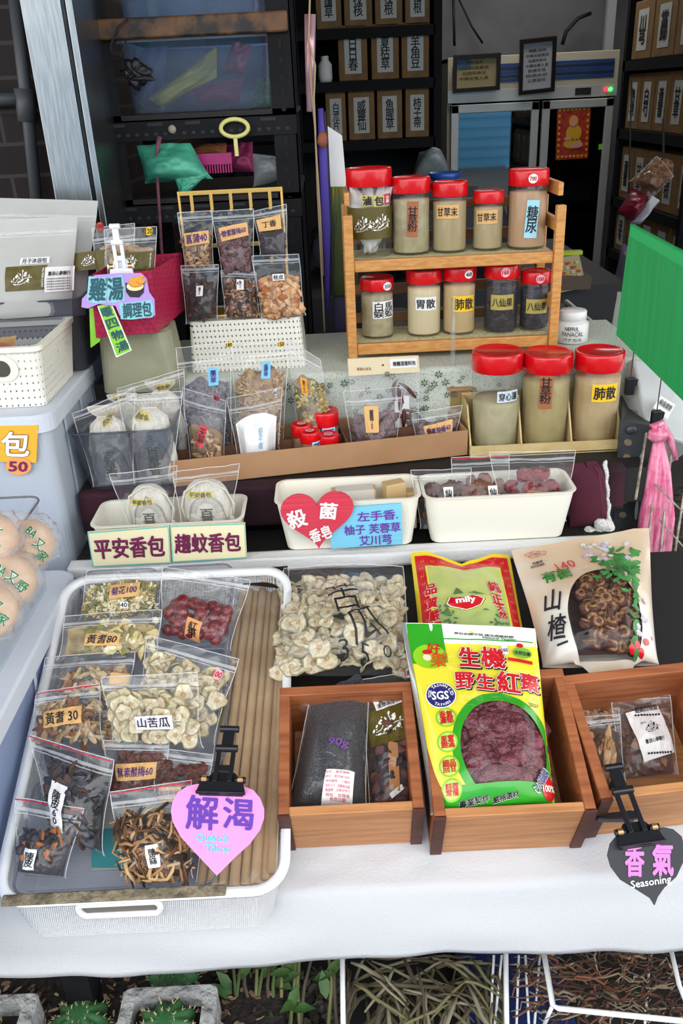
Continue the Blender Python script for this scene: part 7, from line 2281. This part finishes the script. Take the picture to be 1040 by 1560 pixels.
for tx, R0_, sgn, a0 in (('SGS TAIWAN LTD', 16, 1, 90), ('TAIWAN', 16, -1, 270)):
    n = len(tx)
    for i, ch in enumerate(tx):
        if ch == ' ':
            continue
        a = math.radians(a0 - sgn * (i - (n - 1) / 2) * 14)
        x, y = R0_ * math.cos(a) * k, R0_ * math.sin(a) * k2
        lettering(b, c5[0] + x / b.W, c5[1] + y / b.H, 4.2 * k, 4.6 * k, ch, None, None, rot=math.degrees(a) - 90 * sgn, hh=.0042, mb=mb, bold=.01)
part('badge_lettering', mb, WOUT, p)
rectuv(b, *uvpx(b, 672, 1222), *uvpx(b, 694, 1082), M('printed pale yellow', '#e4e878', **PY_), R, 'panel_print', .0026) if False else None
for (px, py), tx in zip(((679, 1094), (681, 1131), (684, 1168), (688, 1204)), ('香氣\n濃郁', '果實\n飽滿', '細品\n回甘', '料理\n常備')):
    p = poly(b, *uvpx(b, px, py), ell(15 * k, 15 * k2), GLIM, R, 'round_spot', hh=.0028)
    poly(b, *uvpx(b, px, py), ell(12.5 * k, 12.5 * k2), M('printed pale lime', '#c4e070', **PY_), p, 'round_spot_fill', hh=.0033)
    T_(b, px, py, 21, 20, tx, GRED, p, rot=-3, hh=.0042, bold=.03)
T_(b, 722, 1222, 70, 12, '專業契作', INK, R, rot=8, hh=.0040, out=WOUT, bold=.03)
T_(b, 770, 1215, 50, 10, '嚴格選材', INK, R, rot=8, hh=.0040, out=WOUT, bold=.03)
T_(b, 824, 1190, 12, 40, '嚴選安心', GBLU, R, rot=-35, hh=.0046, out=WOUT, vert=True, bold=.02)
p = poly(b, *uvpx(b, 835, 1203), ell(11 * k, 17 * k2), GRED, R, 'seal_print', hh=.0032)
T_(b, 835, 1203, 17, 11, '100%', WOUT, p, hh=.0044, bold=.02)
T_(b, 812, 1076, 16, 6, 'Natural\nDried', INK, R, hh=.0044)
T_(b, 760, 975, 50, 5, 'Natural Vitality', GDK, R, hh=.0034, rot=-2)
T_(b, 736, 969, 90, 3.6, '真空夾鏈立袋 請沿虛線剪開', INK, R, hh=.0034, rot=-2, stretch=2)
DSK = M('plump date skin', '#5c1c26', .35, var=('#7a3440', 30), bump=(110, 1.0), coat=.2)
dp_ = [date_proto(.0215, .0148, i, DSK, .12, 'red date') for i in range(4)]
for u, v in b.spots(66, .06, .72, .2, .95):
    x, y = (u - c[0]) * b.W / (76 * k), (v - c[1]) * b.H / (84 * k2)
    if x * x + y * y > 1.1:
        continue
    o = bpy.data.objects.new('red_date', RN.choice(dp_))
    COL.objects.link(o)
    o.matrix_world = b.frame(u, v, -.016 - RN.random() * .012, .4) @ Matrix.Scale(RN.uniform(.85, 1.1), 4)
    tag(o, 'plump wrinkled red date in the window of the green printed bag', 'date', 'red dates in the green printed bag')
cr_ = MB().add([b.base(min(.95, max(.05, c[0] + (i / 20 - .5) * .8)), max(.06, c[1] + (j / 20 - .5) * .66)) - b.N * (b.th_ * .12) for j in range(21) for i in range(21)], [(j * 21 + i, j * 21 + i + 1, (j + 1) * 21 + i + 1, (j + 1) * 21 + i) for j in range(20) for i in range(20)])
part('date_filling', cr_, M('deep date brown', '#2c0e12', .6), R, kind='stuff')
# yellow and red tea bag
b = Bag('tea_bag', 'yellow and green printed bag with a red scroll border', 'bag', qb((625, 842), (776, 846), (806, 1000), (640, 1000), .05, .06), .05, M('printed tea yellow', '#ecd020', **PY_), None, vt=1.0, zipc=False, notch=.13, gus=.3, amp=.004, sx=.02, nu=28, nv=30)
R = b.root
rectuv(b, .035, 0, .965, .955, GRED, R, 'red_border_print', .0010, 24, 24)
rectuv(b, .125, 0, .875, .83, GYEL, R, 'yellow_line_print', .0016, 24, 24)
gm = M('landscape green', '#9cb46c', .3, var=('#c4cc78', 9), coat=.4)
rectuv(b, .145, 0, .855, .815, gm, R, 'landscape_print', .0022, 24, 24)
rectuv(b, .145, 0, .855, .12, GLIM, R, 'lower_green_print', .0028, 24, 6)
mb = MB()
GLD = M('printed gold', '#e8b430', .35)
sc_ = [[(math.cos(t) * .0022 * t / 4, math.sin(t) * .0022 * t / 4) for t in [j * .6 for j in range(1, 13)]]]
for i in range(9):
    strokes(b, .10 + i * .1, .892, sc_, .0006, None, None, mb=mb, hh=.0018)
    strokes(b, .08, .08 + i * .09, sc_, .0006, None, None, mb=mb, hh=.0018)
    strokes(b, .92, .08 + i * .09, sc_, .0006, None, None, mb=mb, hh=.0018)
part('scroll_print', mb, GLD, R)
for tx, px, py in (('品', 656, 900), ('質', 658, 921), ('嚴', 661, 941), ('選', 665, 958)):
    T_(b, px, py, 18, 17, tx, GRED, R, rot=-4, out=WOUT, hh=.0040, bold=.04)
for tx, px, py in (('純', 752, 896), ('正', 757, 915), ('天', 762, 929), ('然', 766, 940)):
    T_(b, px, py, 19 if py < 920 else 14, 16 if py < 920 else 11, tx, GRED, R, rot=8, out=WOUT, hh=.0040, bold=.04)
u, v = uvpx(b, 709, 918)
k, k2 = metres(b, u, v)
bd = [(-30, -2), (-24, 10), (-8, 8), (0, 4), (12, 11), (22, 11), (30, 6), (24, -4), (10, -11), (0, -14), (-14, -10), (-24, -8)]
for sc2, mt_, hh in ((1.12, GYEL, .0030), (1.06, GDK, .0034), (1.0, WOUT, .0038), (.92, GRED, .0042)):
    poly(b, u, v, [(x * k * sc2, y * k2 * sc2) for x, y in bd], mt_, R, 'badge_print', hh=hh)
T_(b, 709, 917, 36, 12, 'mily', WOUT, R, rot=6, hh=.0050, bold=.04)
tr_ = MB()
for i in range(40):
    px, py = RN.choice(((672, 935), (690, 945), (760, 948))), 0
    poly(b, *uvpx(b, px[0] + RN.gauss(0, 9), px[1] + RN.gauss(0, 7)), ell(.0035, .002, 8, i), None, None, mb=tr_, hh=.0032, k=1)
for px, py, w_, h_ in ((697, 903, 8, 9), (725, 905, 14, 4), (740, 930, 6, 2)):
    u, v = uvpx(b, px, py)
    poly(b, u, v, [(-w_ * k, -h_ * k2 * .6), (w_ * k, -h_ * k2 * .6), (w_ * .3 * k, h_ * k2 * .6), (-w_ * .2 * k, h_ * k2)], None, None, mb=tr_, hh=.0031)
part('mountain_print', tr_, M('printed mountain green', '#5c7c50', .4), R)
# hawthorn bag
b = Bag('hawthorn_bag', 'cream printed bag of hawthorn slices with 140 written in red', 'bag', qb((778, 838), (988, 806), (1004, 1012), (826, 1016), .075, .075), .07, FILM3, None, vt=.95, zipc=False, amp=.005, sx=.04, gus=.2, nu=28, nv=30)
R = b.root
c = uvpx(b, 926, 934)
k, k2 = metres(b, *c)
inn, out = outlines(b, c, 59 * k, 78 * k2, clip_=.985)
CRM = M('printed cream', '#dcd6cc', .3, var=('#d8bc9c', 7), coat=.4)
ring(b, c, inn, out, CRM, R, 'printed_film', .0012)
part('back_film', MB().add([b.back(i / 10, j / 10) - b.N * .001 for j in range(11) for i in range(11)], [(j * 11 + i, j * 11 + i + 1, (j + 1) * 11 + i + 1, (j + 1) * 11 + i) for j in range(10) for i in range(10)]), CRM, R, smooth=True)
T_(b, 847, 877, 44, 24, '有機', GDK, R, rot=-2, hh=.0036, bold=.03)
T_(b, 841, 915, 28, 34, '山', INK, R, rot=-14, hh=.0036, bold=.015, stretch=1.6)
T_(b, 848, 955, 30, 42, '楂', INK, R, rot=-12, hh=.0036, bold=.015, stretch=1.6)
T_(b, 856, 982, 18, 6, '一', INK, R, rot=4, hh=.0036, bold=.03)
T_(b, 860, 864, 30, 30, '140', M('red marker', '#c81c30', .5), R, rot=10, hh=.0044, bold=.0, stretch=1.5, name='marker_writing')
T_(b, 818, 859, 16, 4, '阿薩姆', INK, R, hh=.0036)
T_(b, 818, 864, 22, 4, 'ANTSUISA', INK, R, hh=.0036, stretch=2)
u, v = uvpx(b, 816, 846)
mb = MB()
for i in range(5):
    a = i * 1.257 + .4
    strokes(b, u + math.cos(a) * 8 * k / b.W, v + math.sin(a) * 4 * k2 / b.H, [[(7 * k * math.cos(t), 4 * k2 * math.sin(t)) for t in [j * .524 for j in range(13)]]], .0007, None, None, mb=mb, hh=.0036)
part('cloud_emblem', mb, M('printed emblem red', '#a8302c', .5), R)
lm, fm, bm = MB(), MB(), MB()
for i in range(110):
    px, py = RN.gauss(946, 21), RN.gauss(866, 12)
    if RN.random() < .3:
        px, py = RN.uniform(962, 982), RN.uniform(880, 1000)
    px = min(px, 968)
    poly(b, *uvpx(b, px, py), ell(.0085, .0034, 10, RN.uniform(0, 3)), None, None, mb=lm, hh=.0030 + .0004 * RN.random(), k=1)
for i in range(34):
    px, py = RN.gauss(915, 20), RN.gauss(840, 9)
    if i > 24:
        px, py = RN.uniform(970, 985), RN.uniform(905, 975)
    for j in range(5):
        a = j * 1.257 + i
        u, v = uvpx(b, px, py)
        poly(b, u + math.cos(a) * .0026 / b.W, v + math.sin(a) * .0026 / b.H, ell(.0022, .0017, 8, a), None, None, mb=fm, hh=.0036, k=1)
for px, py in ((962, 990), (970, 984), (984, 980), (976, 996)):
    poly(b, *uvpx(b, px, py), ell(.0055, .0055, 14), None, None, mb=bm, hh=.0036)
part('leaf_print', lm, M('printed leaf green', '#2c6c34', .5, var=('#4c9448', 40)), R)
part('blossom_print', fm, M('printed blossom', '#dce4e0', .5, var=('#b8a0b8', 60)), R)
part('berry_print', bm, GRED, R)
hp = [haw_proto(.0125, i) for i in range(4)]
for u, v in b.spots(110, .06, .80, .38, .97):
    x, y = (u - c[0]) * b.W / (66 * k), (v - c[1]) * b.H / (86 * k2)
    if x * x + y * y > 1.05:
        continue
    o = bpy.data.objects.new('hawthorn_slice', RN.choice(hp))
    COL.objects.link(o)
    o.matrix_world = b.frame(u, v, -.010 - RN.random() * .014, .6) @ Matrix.Scale(RN.uniform(.8, 1.1), 4)
    tag(o, 'brown dried hawthorn slice in the window of the cream printed bag', 'hawthorn slice', 'hawthorn slices in the cream printed bag')
cr_ = MB().add([b.base(min(.96, max(.3, c[0] + (i / 20 - .5) * .72)), max(.04, c[1] + (j / 20 - .5) * .74)) + b.N * (b.th_ * .2) for j in range(21) for i in range(21)], [(j * 21 + i, j * 21 + i + 1, (j + 1) * 21 + i + 1, (j + 1) * 21 + i) for j in range(20) for i in range(20)])
part('hawthorn_filling', cr_, M('deep hawthorn brown', '#3a1e16', .7), R, kind='stuff')
# ---------------------------------------------------------------- heart signs on black clips
RB_ = Matrix(((1, 0, 0, 0), (0, -BN.y, BV.y, 0), (0, -BN.z, BV.z, 0), (0, 0, 0, 1)))
PNK = M('pink corrugated card', '#ea8fcb', .6, var=('#ee9ad2', 3), wave=(1, 1, 1))
qh = Quad(qb((260, 1186), (403, 1192), (400, 1336), (258, 1330), .150, .112))
r = shape_card('heart_sign', 'pink heart sign reading Quench Thirst on the mesh tray', qh, pxpoly(qh, [(330, 1334), (300, 1302), (275, 1275), (263, 1252), (260, 1235), (263, 1220), (272, 1206), (285, 1198), (300, 1194), (320, 1198), (345, 1198), (372, 1198), (386, 1204), (396, 1216), (402, 1232), (402, 1246), (396, 1264), (380, 1286), (358, 1306)]), PNK, .003)
VIO = M('violet brush ink', '#5a2aa4', .6)
T_(qh, 308, 1238, 50, 53, '解', VIO, r, rot=-1, bold=.022, hh=.0012, stretch=1.5)
T_(qh, 363, 1240, 47, 48, '渴', VIO, r, rot=-1, bold=.022, hh=.0012, stretch=1.5)
MNT = M('mint ink', '#5ce0dc', .6)
T_(qh, 323, 1277, 48, 14, 'Quench', MNT, r, rot=-1, bold=.02, hh=.0012)
T_(qh, 331, 1292, 38, 12, 'Thirst', MNT, r, rot=-1, bold=.02, hh=.0012)
clip('sign_clip', 'black plastic clip gripping the pink heart sign', PB(335, 1208, .156), CLIPB, jaw_w=.062, sc=1.0, R=RB_, tilt=.08, arm=1.1)
qh = Quad(qb((925, 1254), (1044, 1254), (1044, 1380), (925, 1380), .125, .10))
BLK = M('black board', '#1b1c22', .45, var=('#24252c', 8))
r = shape_card('heart_sign', 'black heart sign reading Seasoning hanging off the third wooden box', qh, pxpoly(qh, [(997, 1379), (990, 1368), (968, 1354), (945, 1340), (930, 1320), (925, 1303), (929, 1285), (940, 1272), (960, 1264), (985, 1262), (1010, 1260), (1025, 1263), (1038, 1274), (1043, 1292), (1041, 1312), (1030, 1336), (1012, 1352), (1002, 1366)]), BLK, .003)
HPK = M('hot pink ink', '#f080d4', .6)
T_(qh, 966, 1311, 30, 50, '香', HPK, r, bold=.03, hh=.0012, stretch=2)
T_(qh, 1009, 1309, 33, 52, '氣', HPK, r, bold=.03, hh=.0012, stretch=2)
T_(qh, 991, 1345, 62, 15, 'Seasoning', PAPER, r, rot=8, bold=.015, hh=.0012)
rr, T = clip('sign_clip', 'black jointed clip holding the black heart sign to the wooden box', PB(980, 1286, .131), CLIPB, jaw_w=.058, sc=1.0, R=RB_, tilt=-.10, arm=1.3)
p0 = PB(936, 1246, .075)
Tb = Matrix.Translation(p0) @ RB_
mb = MB().prism([(-.022, 0), (.026, -.003), (.024, .012), (-.014, .016)], -.012, 0, Tb @ Matrix.Rotation(math.radians(90), 4, 'X'))
part('base_jaw', mb, CLIPB, rr, bevel=.001)
mb = MB().prism([(-.010, .014), (.018, .012), (.024, .06), (.014, .062)], -.008, -.003, Tb @ Matrix.Rotation(math.radians(90), 4, 'X'))
mb.prism([(-.012, .014), (.012, .012), (.022, .06), (.010, .055)], .004, .009, Tb @ Matrix.Rotation(math.radians(90), 4, 'X'))
part('base_lever', mb, CLIPB, rr, bevel=.001)
mb = MB().lathe([(.0045, -.008), (.0045, .008)], 12, Tb @ Matrix.Translation((.012, .002, .020)) @ Matrix.Rotation(math.radians(90), 4, 'Y'))
part('spring', mb, BRASS, rr, label='brass coil spring')
# ---------------------------------------------------------------- end of the stall: green panel, wire basket, pink bag
GP = M('green corrugated panel', '#12944c', .45, var=('#108a46', 2), wave=(160, 1, 1), bump=(8, .1))
q4 = [PY(960, 341, 1.50), PY(1120, 425, 1.30), PY(1120, 690, 1.25), PY(938, 510, 1.50)]
gp = thing('plastic_sheet', 'green corrugated plastic sheet leaning over the end of the stall', 'sheet', (q4[2] + q4[3]) / 2)
q = Quad(q4)
part('sheet', MB().add(*obox(q.at(0, 0), q.at(1, 0), q.at(1, 1), q.at(0, 1), q.N, -.005)), GP, gp)
part('taped_edge', MB().add(*obox(q.at(0.01, .90), q.at(.99, .90), q.at(.99, .985), q.at(0.01, .985), q.N, .0006)), M('green tape', '#2aa45c', .3), gp)
wb = thing('plastic_crate', 'white translucent plastic box below the green panel', 'box', PY(1010, 650, 1.55))
q = Quad(qy((962, 545), (1060, 560), (1060, 680), (988, 655), 1.62, 1.5))
part('body', MB().add(*obox(q.at(0, 0), q.at(1, 0), q.at(1, 1), q.at(0, 1), q.N, -.10)), M('white translucent plastic', '#d4d6d6', .35, var=('#c4c6c4', 6)), wb, bevel=.006)
q = Quad(qy((1004, 604), (1026, 618), (1014, 640), (992, 622), 1.53, 1.50))
p = rect(q, .5, .5, q.W, q.H, PAPER, wb, 'barcode_label', hh=.004)
lettering(q, .5, .6, q.W * .8, q.H * .4, '品名規格\n製造商名', INK, p, hh=.006)
def wireclip(label, c0, c1, Y0, Y1):
    r = thing('wire_clip', label, 'clip', PY(*c1, Y1), 'wire ring clips below the green panel')
    a, b = PY(*c0, Y0), PY(*c1, Y1)
    ring = [a + V((.009 * math.cos(t), 0, .013 * math.sin(t))) for t in [i * .5236 for i in range(12)]]
    part('ring', MB().tube(ring, .0012, 6, closed=True), M('dark wire', '#2e2e30', .4, .6), r)
    part('wire', MB().tube([a - V((0, 0, .012)), b], .0011, 6), MC['dark wire'], r)
    part('jaw', MB().box(tuple(b + V((-.009, -.006, -.03))), tuple(b + V((.009, .006, .004)))), CLIPB, r, bevel=.002)
    mb = MB().prism([(-.008, -.028), (.002, .004), (.014, .0), (.012, -.012)], -.004, .004, Matrix.Translation(b) @ Matrix.Rotation(math.radians(90), 4, 'X'))
    part('lever', mb, CLIPB, r)
wireclip('wire ring clip near the green panel corner', (967, 520), (960, 578), 1.58, 1.56)
wireclip('wire ring clip standing above the knotted pink bag', (1009, 560), (1000, 628), 1.5, 1.48)
# wire basket frame at the far end
WIRE = M('rusty white wire', '#b9b4a4', .5, .3, var=('#8a7c64', 60))
wk = thing('wire_basket', 'rusted white wire basket beyond the end of the stall', 'basket', PY(1020, 1000, 1.35))
bars = [((1001, 700), (975, 940)), ((1022, 690), (990, 985)), ((1046, 720), (1004, 1000)), ((1062, 800), (1022, 1005)), ((984, 660), (968, 760))]
for a, b in bars:
    part('upright_wire', MB().tube([PY(*a, 1.46), PY(*b, 1.30)], .0022, 6), WIRE, wk)
for a, b in (((980, 720), (1060, 800)), ((985, 770), (1060, 855)), ((985, 830), (1060, 925)), ((985, 880), (1050, 975)), ((985, 930), (1040, 1005))):
    part('cross_wire', MB().tube([PY(*a, 1.44), PY(*b, 1.33)], .0016, 6), WIRE, wk)
PKB = M('pink ribbed plastic', '#d85a84', .3, var=('#ec9ab4', 24), wave=(5, 1, 1), bump=(40, .6), coat=.3)
pb = thing('pink_bag', 'knotted pink plastic bag hanging at the end of the stall', 'bag', PY(1000, 900, 1.42))
mb = MB()
for k in range(9):
    x = (k - 4) * 5.5
    mb.tube([PY(1003 + x * .2, 668, 1.43), PY(1003 + x * .55, 720, 1.425 + .004 * (k % 2)), PY(1000 + x * .9, 790, 1.42 + .006 * (k % 2)), PY(994 + x * .9, 850, 1.42), PY(988 + x * .7, 915, 1.41)], [.004, .008, .010, .010, .006], 8)
part('folds', mb, PKB, pb, smooth=True)
mb = MB().blob((.018, .014, .014), Matrix.Translation(PY(1002, 662, 1.42)), 0, 14, 10, .4, 3)
mb.tube([PY(1000, 660, 1.42), PY(994, 648, 1.42), PY(1006, 645, 1.425), PY(1020, 668, 1.43), PY(1030, 700, 1.43)], [.005, .008, .008, .007, .004], 8)
part('knot', mb, PKB, pb, smooth=True)
packet('plastic_bag', 'crimson pink plastic bag caught inside the wire basket', 'bag', qy((1000, 860), (1030, 900), (1050, 1000), (985, 960), 1.5, 1.45), .05, M('crimson pink film', '#c83468', .35, var=('#e0507c', 10), bump=(24, .5)))
# leaves and grit seen beyond the wire basket
struct('ground_beyond', MB().box((.52, 1.2, .35), (1.4, 2.4, .42)), M('gravel soil', '#50504a', .95, var=('#25261f', 60), bump=(120, .9)))
# ---------------------------------------------------------------- plants and root baskets under the table edge
SOIL = M('dark planting soil', '#2a211b', .95, var=('#171210', 60), bump=(90, 1.0))
ZG = .30
struct('floor_soil', MB().box((-.75, .45, .02), (-.128, 1.5, ZG)), SOIL)
CHP = [M('bark chip tan', '#7a5e44', .9), M('bark chip dark', '#3c2c22', .9), M('bark chip pale', '#a08c70', .9)]
mb = MB()
for i in range(900):
    x, y = RN.uniform(-.62, -.14), RN.uniform(.60, .98)
    T = Matrix.Translation((x, y, ZG + .003)) @ Matrix.Rotation(RN.uniform(0, 6), 4, 'Z') @ Matrix.Rotation(RN.uniform(-.6, .6), 4, 'X')
    f_chip(.014, .006)(mb, T, RN.randrange(3))
o_ = solo('bark_chips', 'brown bark chips scattered over the dark soil under the table', 'bark chips', mb, CHP)
o_['kind'] = 'stuff'
CAC = M('cactus green', '#2c5a30', .6, var=('#3c7040', 30))
SPN = M('cactus spine', '#c8b48c', .7)
def cactus(label, c, r, g=None):
    t = thing('cactus', label, 'cactus', c, g)
    T = Matrix.Translation(c)
    mb = MB()
    n, m = 60, 12
    vs, fs = [], []
    for j in range(m + 1):
        p = math.pi * .62 * j / m
        for i in range(n):
            a = 2 * math.pi * i / n
            q = r * math.sin(p + .04) * (1 + .13 * math.cos(a * 10))
            vs.append((q * math.cos(a), q * math.sin(a), r * .62 * math.cos(p) + r * .25))
    for j in range(m):
        fs += [(j * n + i, j * n + (i + 1) % n, (j + 1) * n + (i + 1) % n, (j + 1) * n + i) for i in range(n)]
    fs.append(tuple(range(n))[::-1])
    mb.add(vs, fs, T)
    part('ribbed_body', mb, CAC, t, smooth=True)
    mb = MB()
    for k in range(10):
        for j in (2, 4, 6, 8, 10):
            p = math.pi * .62 * j / m
            a = 2 * math.pi * k / 10
            o = V((r * math.sin(p) * 1.12 * math.cos(a), r * math.sin(p) * 1.12 * math.sin(a), r * .62 * math.cos(p) + r * .25))
            for s in range(4):
                d = (o.normalized() + V((RN.uniform(-.7, .7), RN.uniform(-.7, .7), RN.uniform(-.3, .7)))).normalized() * r * .16
                mb.tube([o, o + d], [r * .012, r * .003], 4, T)
    part('spines', mb, SPN, t, kind='stuff')
STN = M('rough grey stone', '#a8a8a6', .95, var=('#7c7c78', 30), bump=(70, 1.0))
def pot(label, x0, y0, x1, y1, z1, w_, g):
    r = thing('stone_pot', label, 'pot', ((x0 + x1) / 2, (y0 + y1) / 2, .302), g)
    mb = MB().rrect([(x0, y0, x1, y1, .008, .302), (x0, y0, x1, y1, .012, z1), (x0 + .003, y0 + .003, x1 - .003, y1 - .003, .01, z1 + .003), (x0 + w_, y0 + w_, x1 - w_, y1 - w_, .01, z1 + .003), (x0 + w_, y0 + w_, x1 - w_, y1 - w_, .01, z1 - .025)], True, False)
    part('stone_wall', mb, STN, r)
    mb = MB().box((x0 + w_, y0 + w_, z1 - .03), (x1 - w_, y1 - w_, z1 - .022))
    part('soil', mb, SOIL, r)
zp1 = .36
a, b = PZ(190, 1505, zp1), PZ(332, 1500, zp1)
pot('square grey stone pot holding the spiny cactus', a.x, a.y - .135, b.x, a.y, zp1, .02, 'stone pots under the table')
cactus('spiny cactus growing in the square grey stone pot', ((a.x + b.x) / 2, a.y - .062, zp1 - .025), .043)
a2 = PZ(62, 1512, zp1)
pot('grey stone pot cut by the photo corner', a2.x - .13, a2.y - .13, a2.x, a2.y, zp1, .02, 'stone pots under the table')
cactus('small cactus in the corner stone pot', (a2.x - .065, a2.y - .07, zp1 - .025), .035)
c = PZ(120, 1550, ZG + .02)
cactus('round cactus growing in the soil between the pots', (c.x, c.y, ZG - .005), .04)
c = PZ(258, 1492, ZG + .03)
cactus('cactus behind the square pot in shade of the cloth', (c.x, c.y + .02, ZG - .005), .036)
# basket of green stems, then dried twigs, then roots
LEAF = M('leaf green', '#34542a', .6, var=('#48682f', 20))
STEMG, STEMY = M('green stem', '#4a5a2e', .8), M('olive stem', '#6c6c40', .8)
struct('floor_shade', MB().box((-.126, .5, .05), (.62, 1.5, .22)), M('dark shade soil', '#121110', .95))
for i in range(14):
    px = 352 + i * 12 + RN.uniform(-5, 5)
    a, b = PZ(px + RN.uniform(-12, 12), 1470, .30), PZ(px + RN.uniform(-25, 25), 1575, .26)
    t = thing('plant_stem', 'upright green plant stem with leaves beside the stone pot', 'plant', b, 'green stems under the table')
    m_ = (a + b) / 2 + V((RN.uniform(-.01, .01), 0, .03))
    part('stem', MB().tube([b, m_, a + V((0, .06, .02))], [.0035, .003, .002], 6), RN.choice((STEMG, STEMY, M('bark stem', '#4c4234', .8))), t, smooth=True)
    for k in range(1 + (i % 4 == 0)):
        o = b.lerp(a, RN.uniform(.2, .9)) + V((0, 0, .02))
        T = Matrix.Translation(o) @ Matrix.Rotation(RN.uniform(0, 6), 4, 'Z') @ Matrix.Rotation(RN.uniform(.2, 1.0), 4, 'X')
        mb = MB().add([(0, 0, 0), (.008, .012, .002), (.009, .024, .001), (0, .042, -.004), (-.009, .024, .001), (-.008, .012, .002), (0, .02, -.002)], [(0, 1, 6), (1, 2, 6), (2, 3, 6), (3, 4, 6), (4, 5, 6), (5, 0, 6)], T)
        part('leaf', mb, LEAF, t, smooth=True)
mb = MB()
for i in range(260):
    px, py = RN.uniform(335, 525), RN.uniform(1480, 1570)
    T = Matrix.Translation(PZ(px, py, .225)) @ Matrix.Rotation(RN.uniform(0, 6), 4, 'Z') @ Matrix.Rotation(RN.uniform(-.8, .8), 4, 'X')
    f_chip(.022, .012)(mb, T, RN.randrange(2))
o_ = solo('leaf_litter', 'dark dry leaf litter below the green stems', 'leaf litter', mb, [M('leaf litter dark', '#2c2820', .9), M('leaf litter grey', '#4a463a', .9)])
o_['kind'] = 'stuff'
WW = M('white coated wire', '#e6e6e4', .4)
TW = [M('twig grey', '#857c66', .85), M('twig olive', '#6c6644', .85), M('twig umber', '#4e4432', .85)]
for i in range(130):
    px0, py0 = RN.uniform(520, 760), RN.uniform(1455, 1530)
    an = RN.choice((RN.gauss(.2, .35), RN.gauss(-.5, .35), RN.gauss(1.2, .3), RN.gauss(.9, .5)))
    L = RN.uniform(60, 150)
    px1, py1 = px0 + L * math.sin(an) * (1 if RN.random() < .6 else -1), py0 + L * abs(math.cos(an))
    px0, px1 = max(522, min(765, px0)), max(522, min(765, px1))
    z = .26 + .07 * RN.random()
    a, b = PZ(px0, py0, z), PZ(px1, py1, z - .01)
    m_ = (a + b) / 2 + V((RN.uniform(-.012, .012), RN.uniform(-.012, .012), RN.uniform(0, .015)))
    r = RN.uniform(.0016, .0036)
    solo('dried_twig', 'bent grey brown twig in the heap under the cloth', 'twig', MB().tube([a, a.lerp(m_, .55) + V((0, 0, .004)), m_, m_.lerp(b, .5) + V((0, 0, .003)), b], [r * .6, r, r, r * .9, r * .5], 6), TW[i % 3], 'twigs under the table', smooth=True)
fw = thing('wire_basket', 'white wire basket frame around the twig heap', 'basket', PZ(520, 1560, .2))
for px in (521, 770):
    part('upright_wire', MB().tube([PZ(px, 1440, .36), PZ(px + 2, 1600, .30)], .004, 8), WW, fw, smooth=True)
for px, d in ((752, -6), (764, -12), (790, -4), (800, 6)):
    part('upright_wire', MB().tube([PZ(px, 1455, .34), PZ(px + d, 1575, .28)], .002, 6), WW, fw, smooth=True)
solo('blue_tray', 'dark blue plastic tray under the wire baskets', 'tray', MB().box((PZ(700, 1500, .23).x, .62, .222), (PZ(860, 1500, .23).x, 1.0, .235)), M('dark blue plastic', '#1c2c5c', .5))
rbk = thing('wire_basket', 'white wire basket holding dried roots under the cloth', 'basket', PZ(930, 1550, .25))
zb1 = .36
part('rim_wire', MB().tube([PZ(826, 1440, zb1 + .02), PZ(842, 1532, zb1), PZ(850, 1536, zb1), PZ(1045, 1556, zb1)], .0042, 8), WW, rbk, smooth=True)
part('rim_wire', MB().tube([PZ(1018, 1430, zb1 + .02), PZ(1034, 1500, zb1), PZ(1052, 1545, zb1)], .0036, 8), WW, rbk, smooth=True)
part('upright_wire', MB().tube([PZ(842, 1530, zb1), PZ(826, 1568, .3)], .003, 8), WW, rbk, smooth=True)
for px in (842, 1010):
    part('upright_wire', MB().tube([PZ(px - 20, 1455, .33), PZ(px - 28, 1560, .28)], .002, 6), WW, rbk, smooth=True)
RTS = [M('root rust', '#6e4630', .9), M('root grey tan', '#8c7c64', .9), M('root dark umber', '#3c2a20', .9)]
for i in range(210):
    px0, py0 = RN.uniform(800, 1045), RN.uniform(1440, 1550)
    z = .29 + .06 * RN.random()
    an, L = RN.gauss(1.2, .9), RN.uniform(30, 90)
    px1, py1 = px0 + L * math.sin(an) * RN.choice((-1, 1)), py0 + L * .6 * math.cos(an)
    a, b = PZ(px0, py0, z), PZ(max(780, min(1060, px1)), py1, z)
    pts = [a.lerp(b, t) + V((RN.uniform(-.006, .006), RN.uniform(-.006, .006), RN.uniform(0, .012))) for t in (0, .2, .4, .6, .8, 1)]
    r = RN.uniform(.0008, .0022)
    solo('dried_root', 'curled dried root in the white wire basket under the cloth', 'root', MB().tube(pts, [r * .7, r, r * 1.2, r, r * .8, r * .4], 6), RTS[i % 3], 'roots in the wire basket', smooth=True)
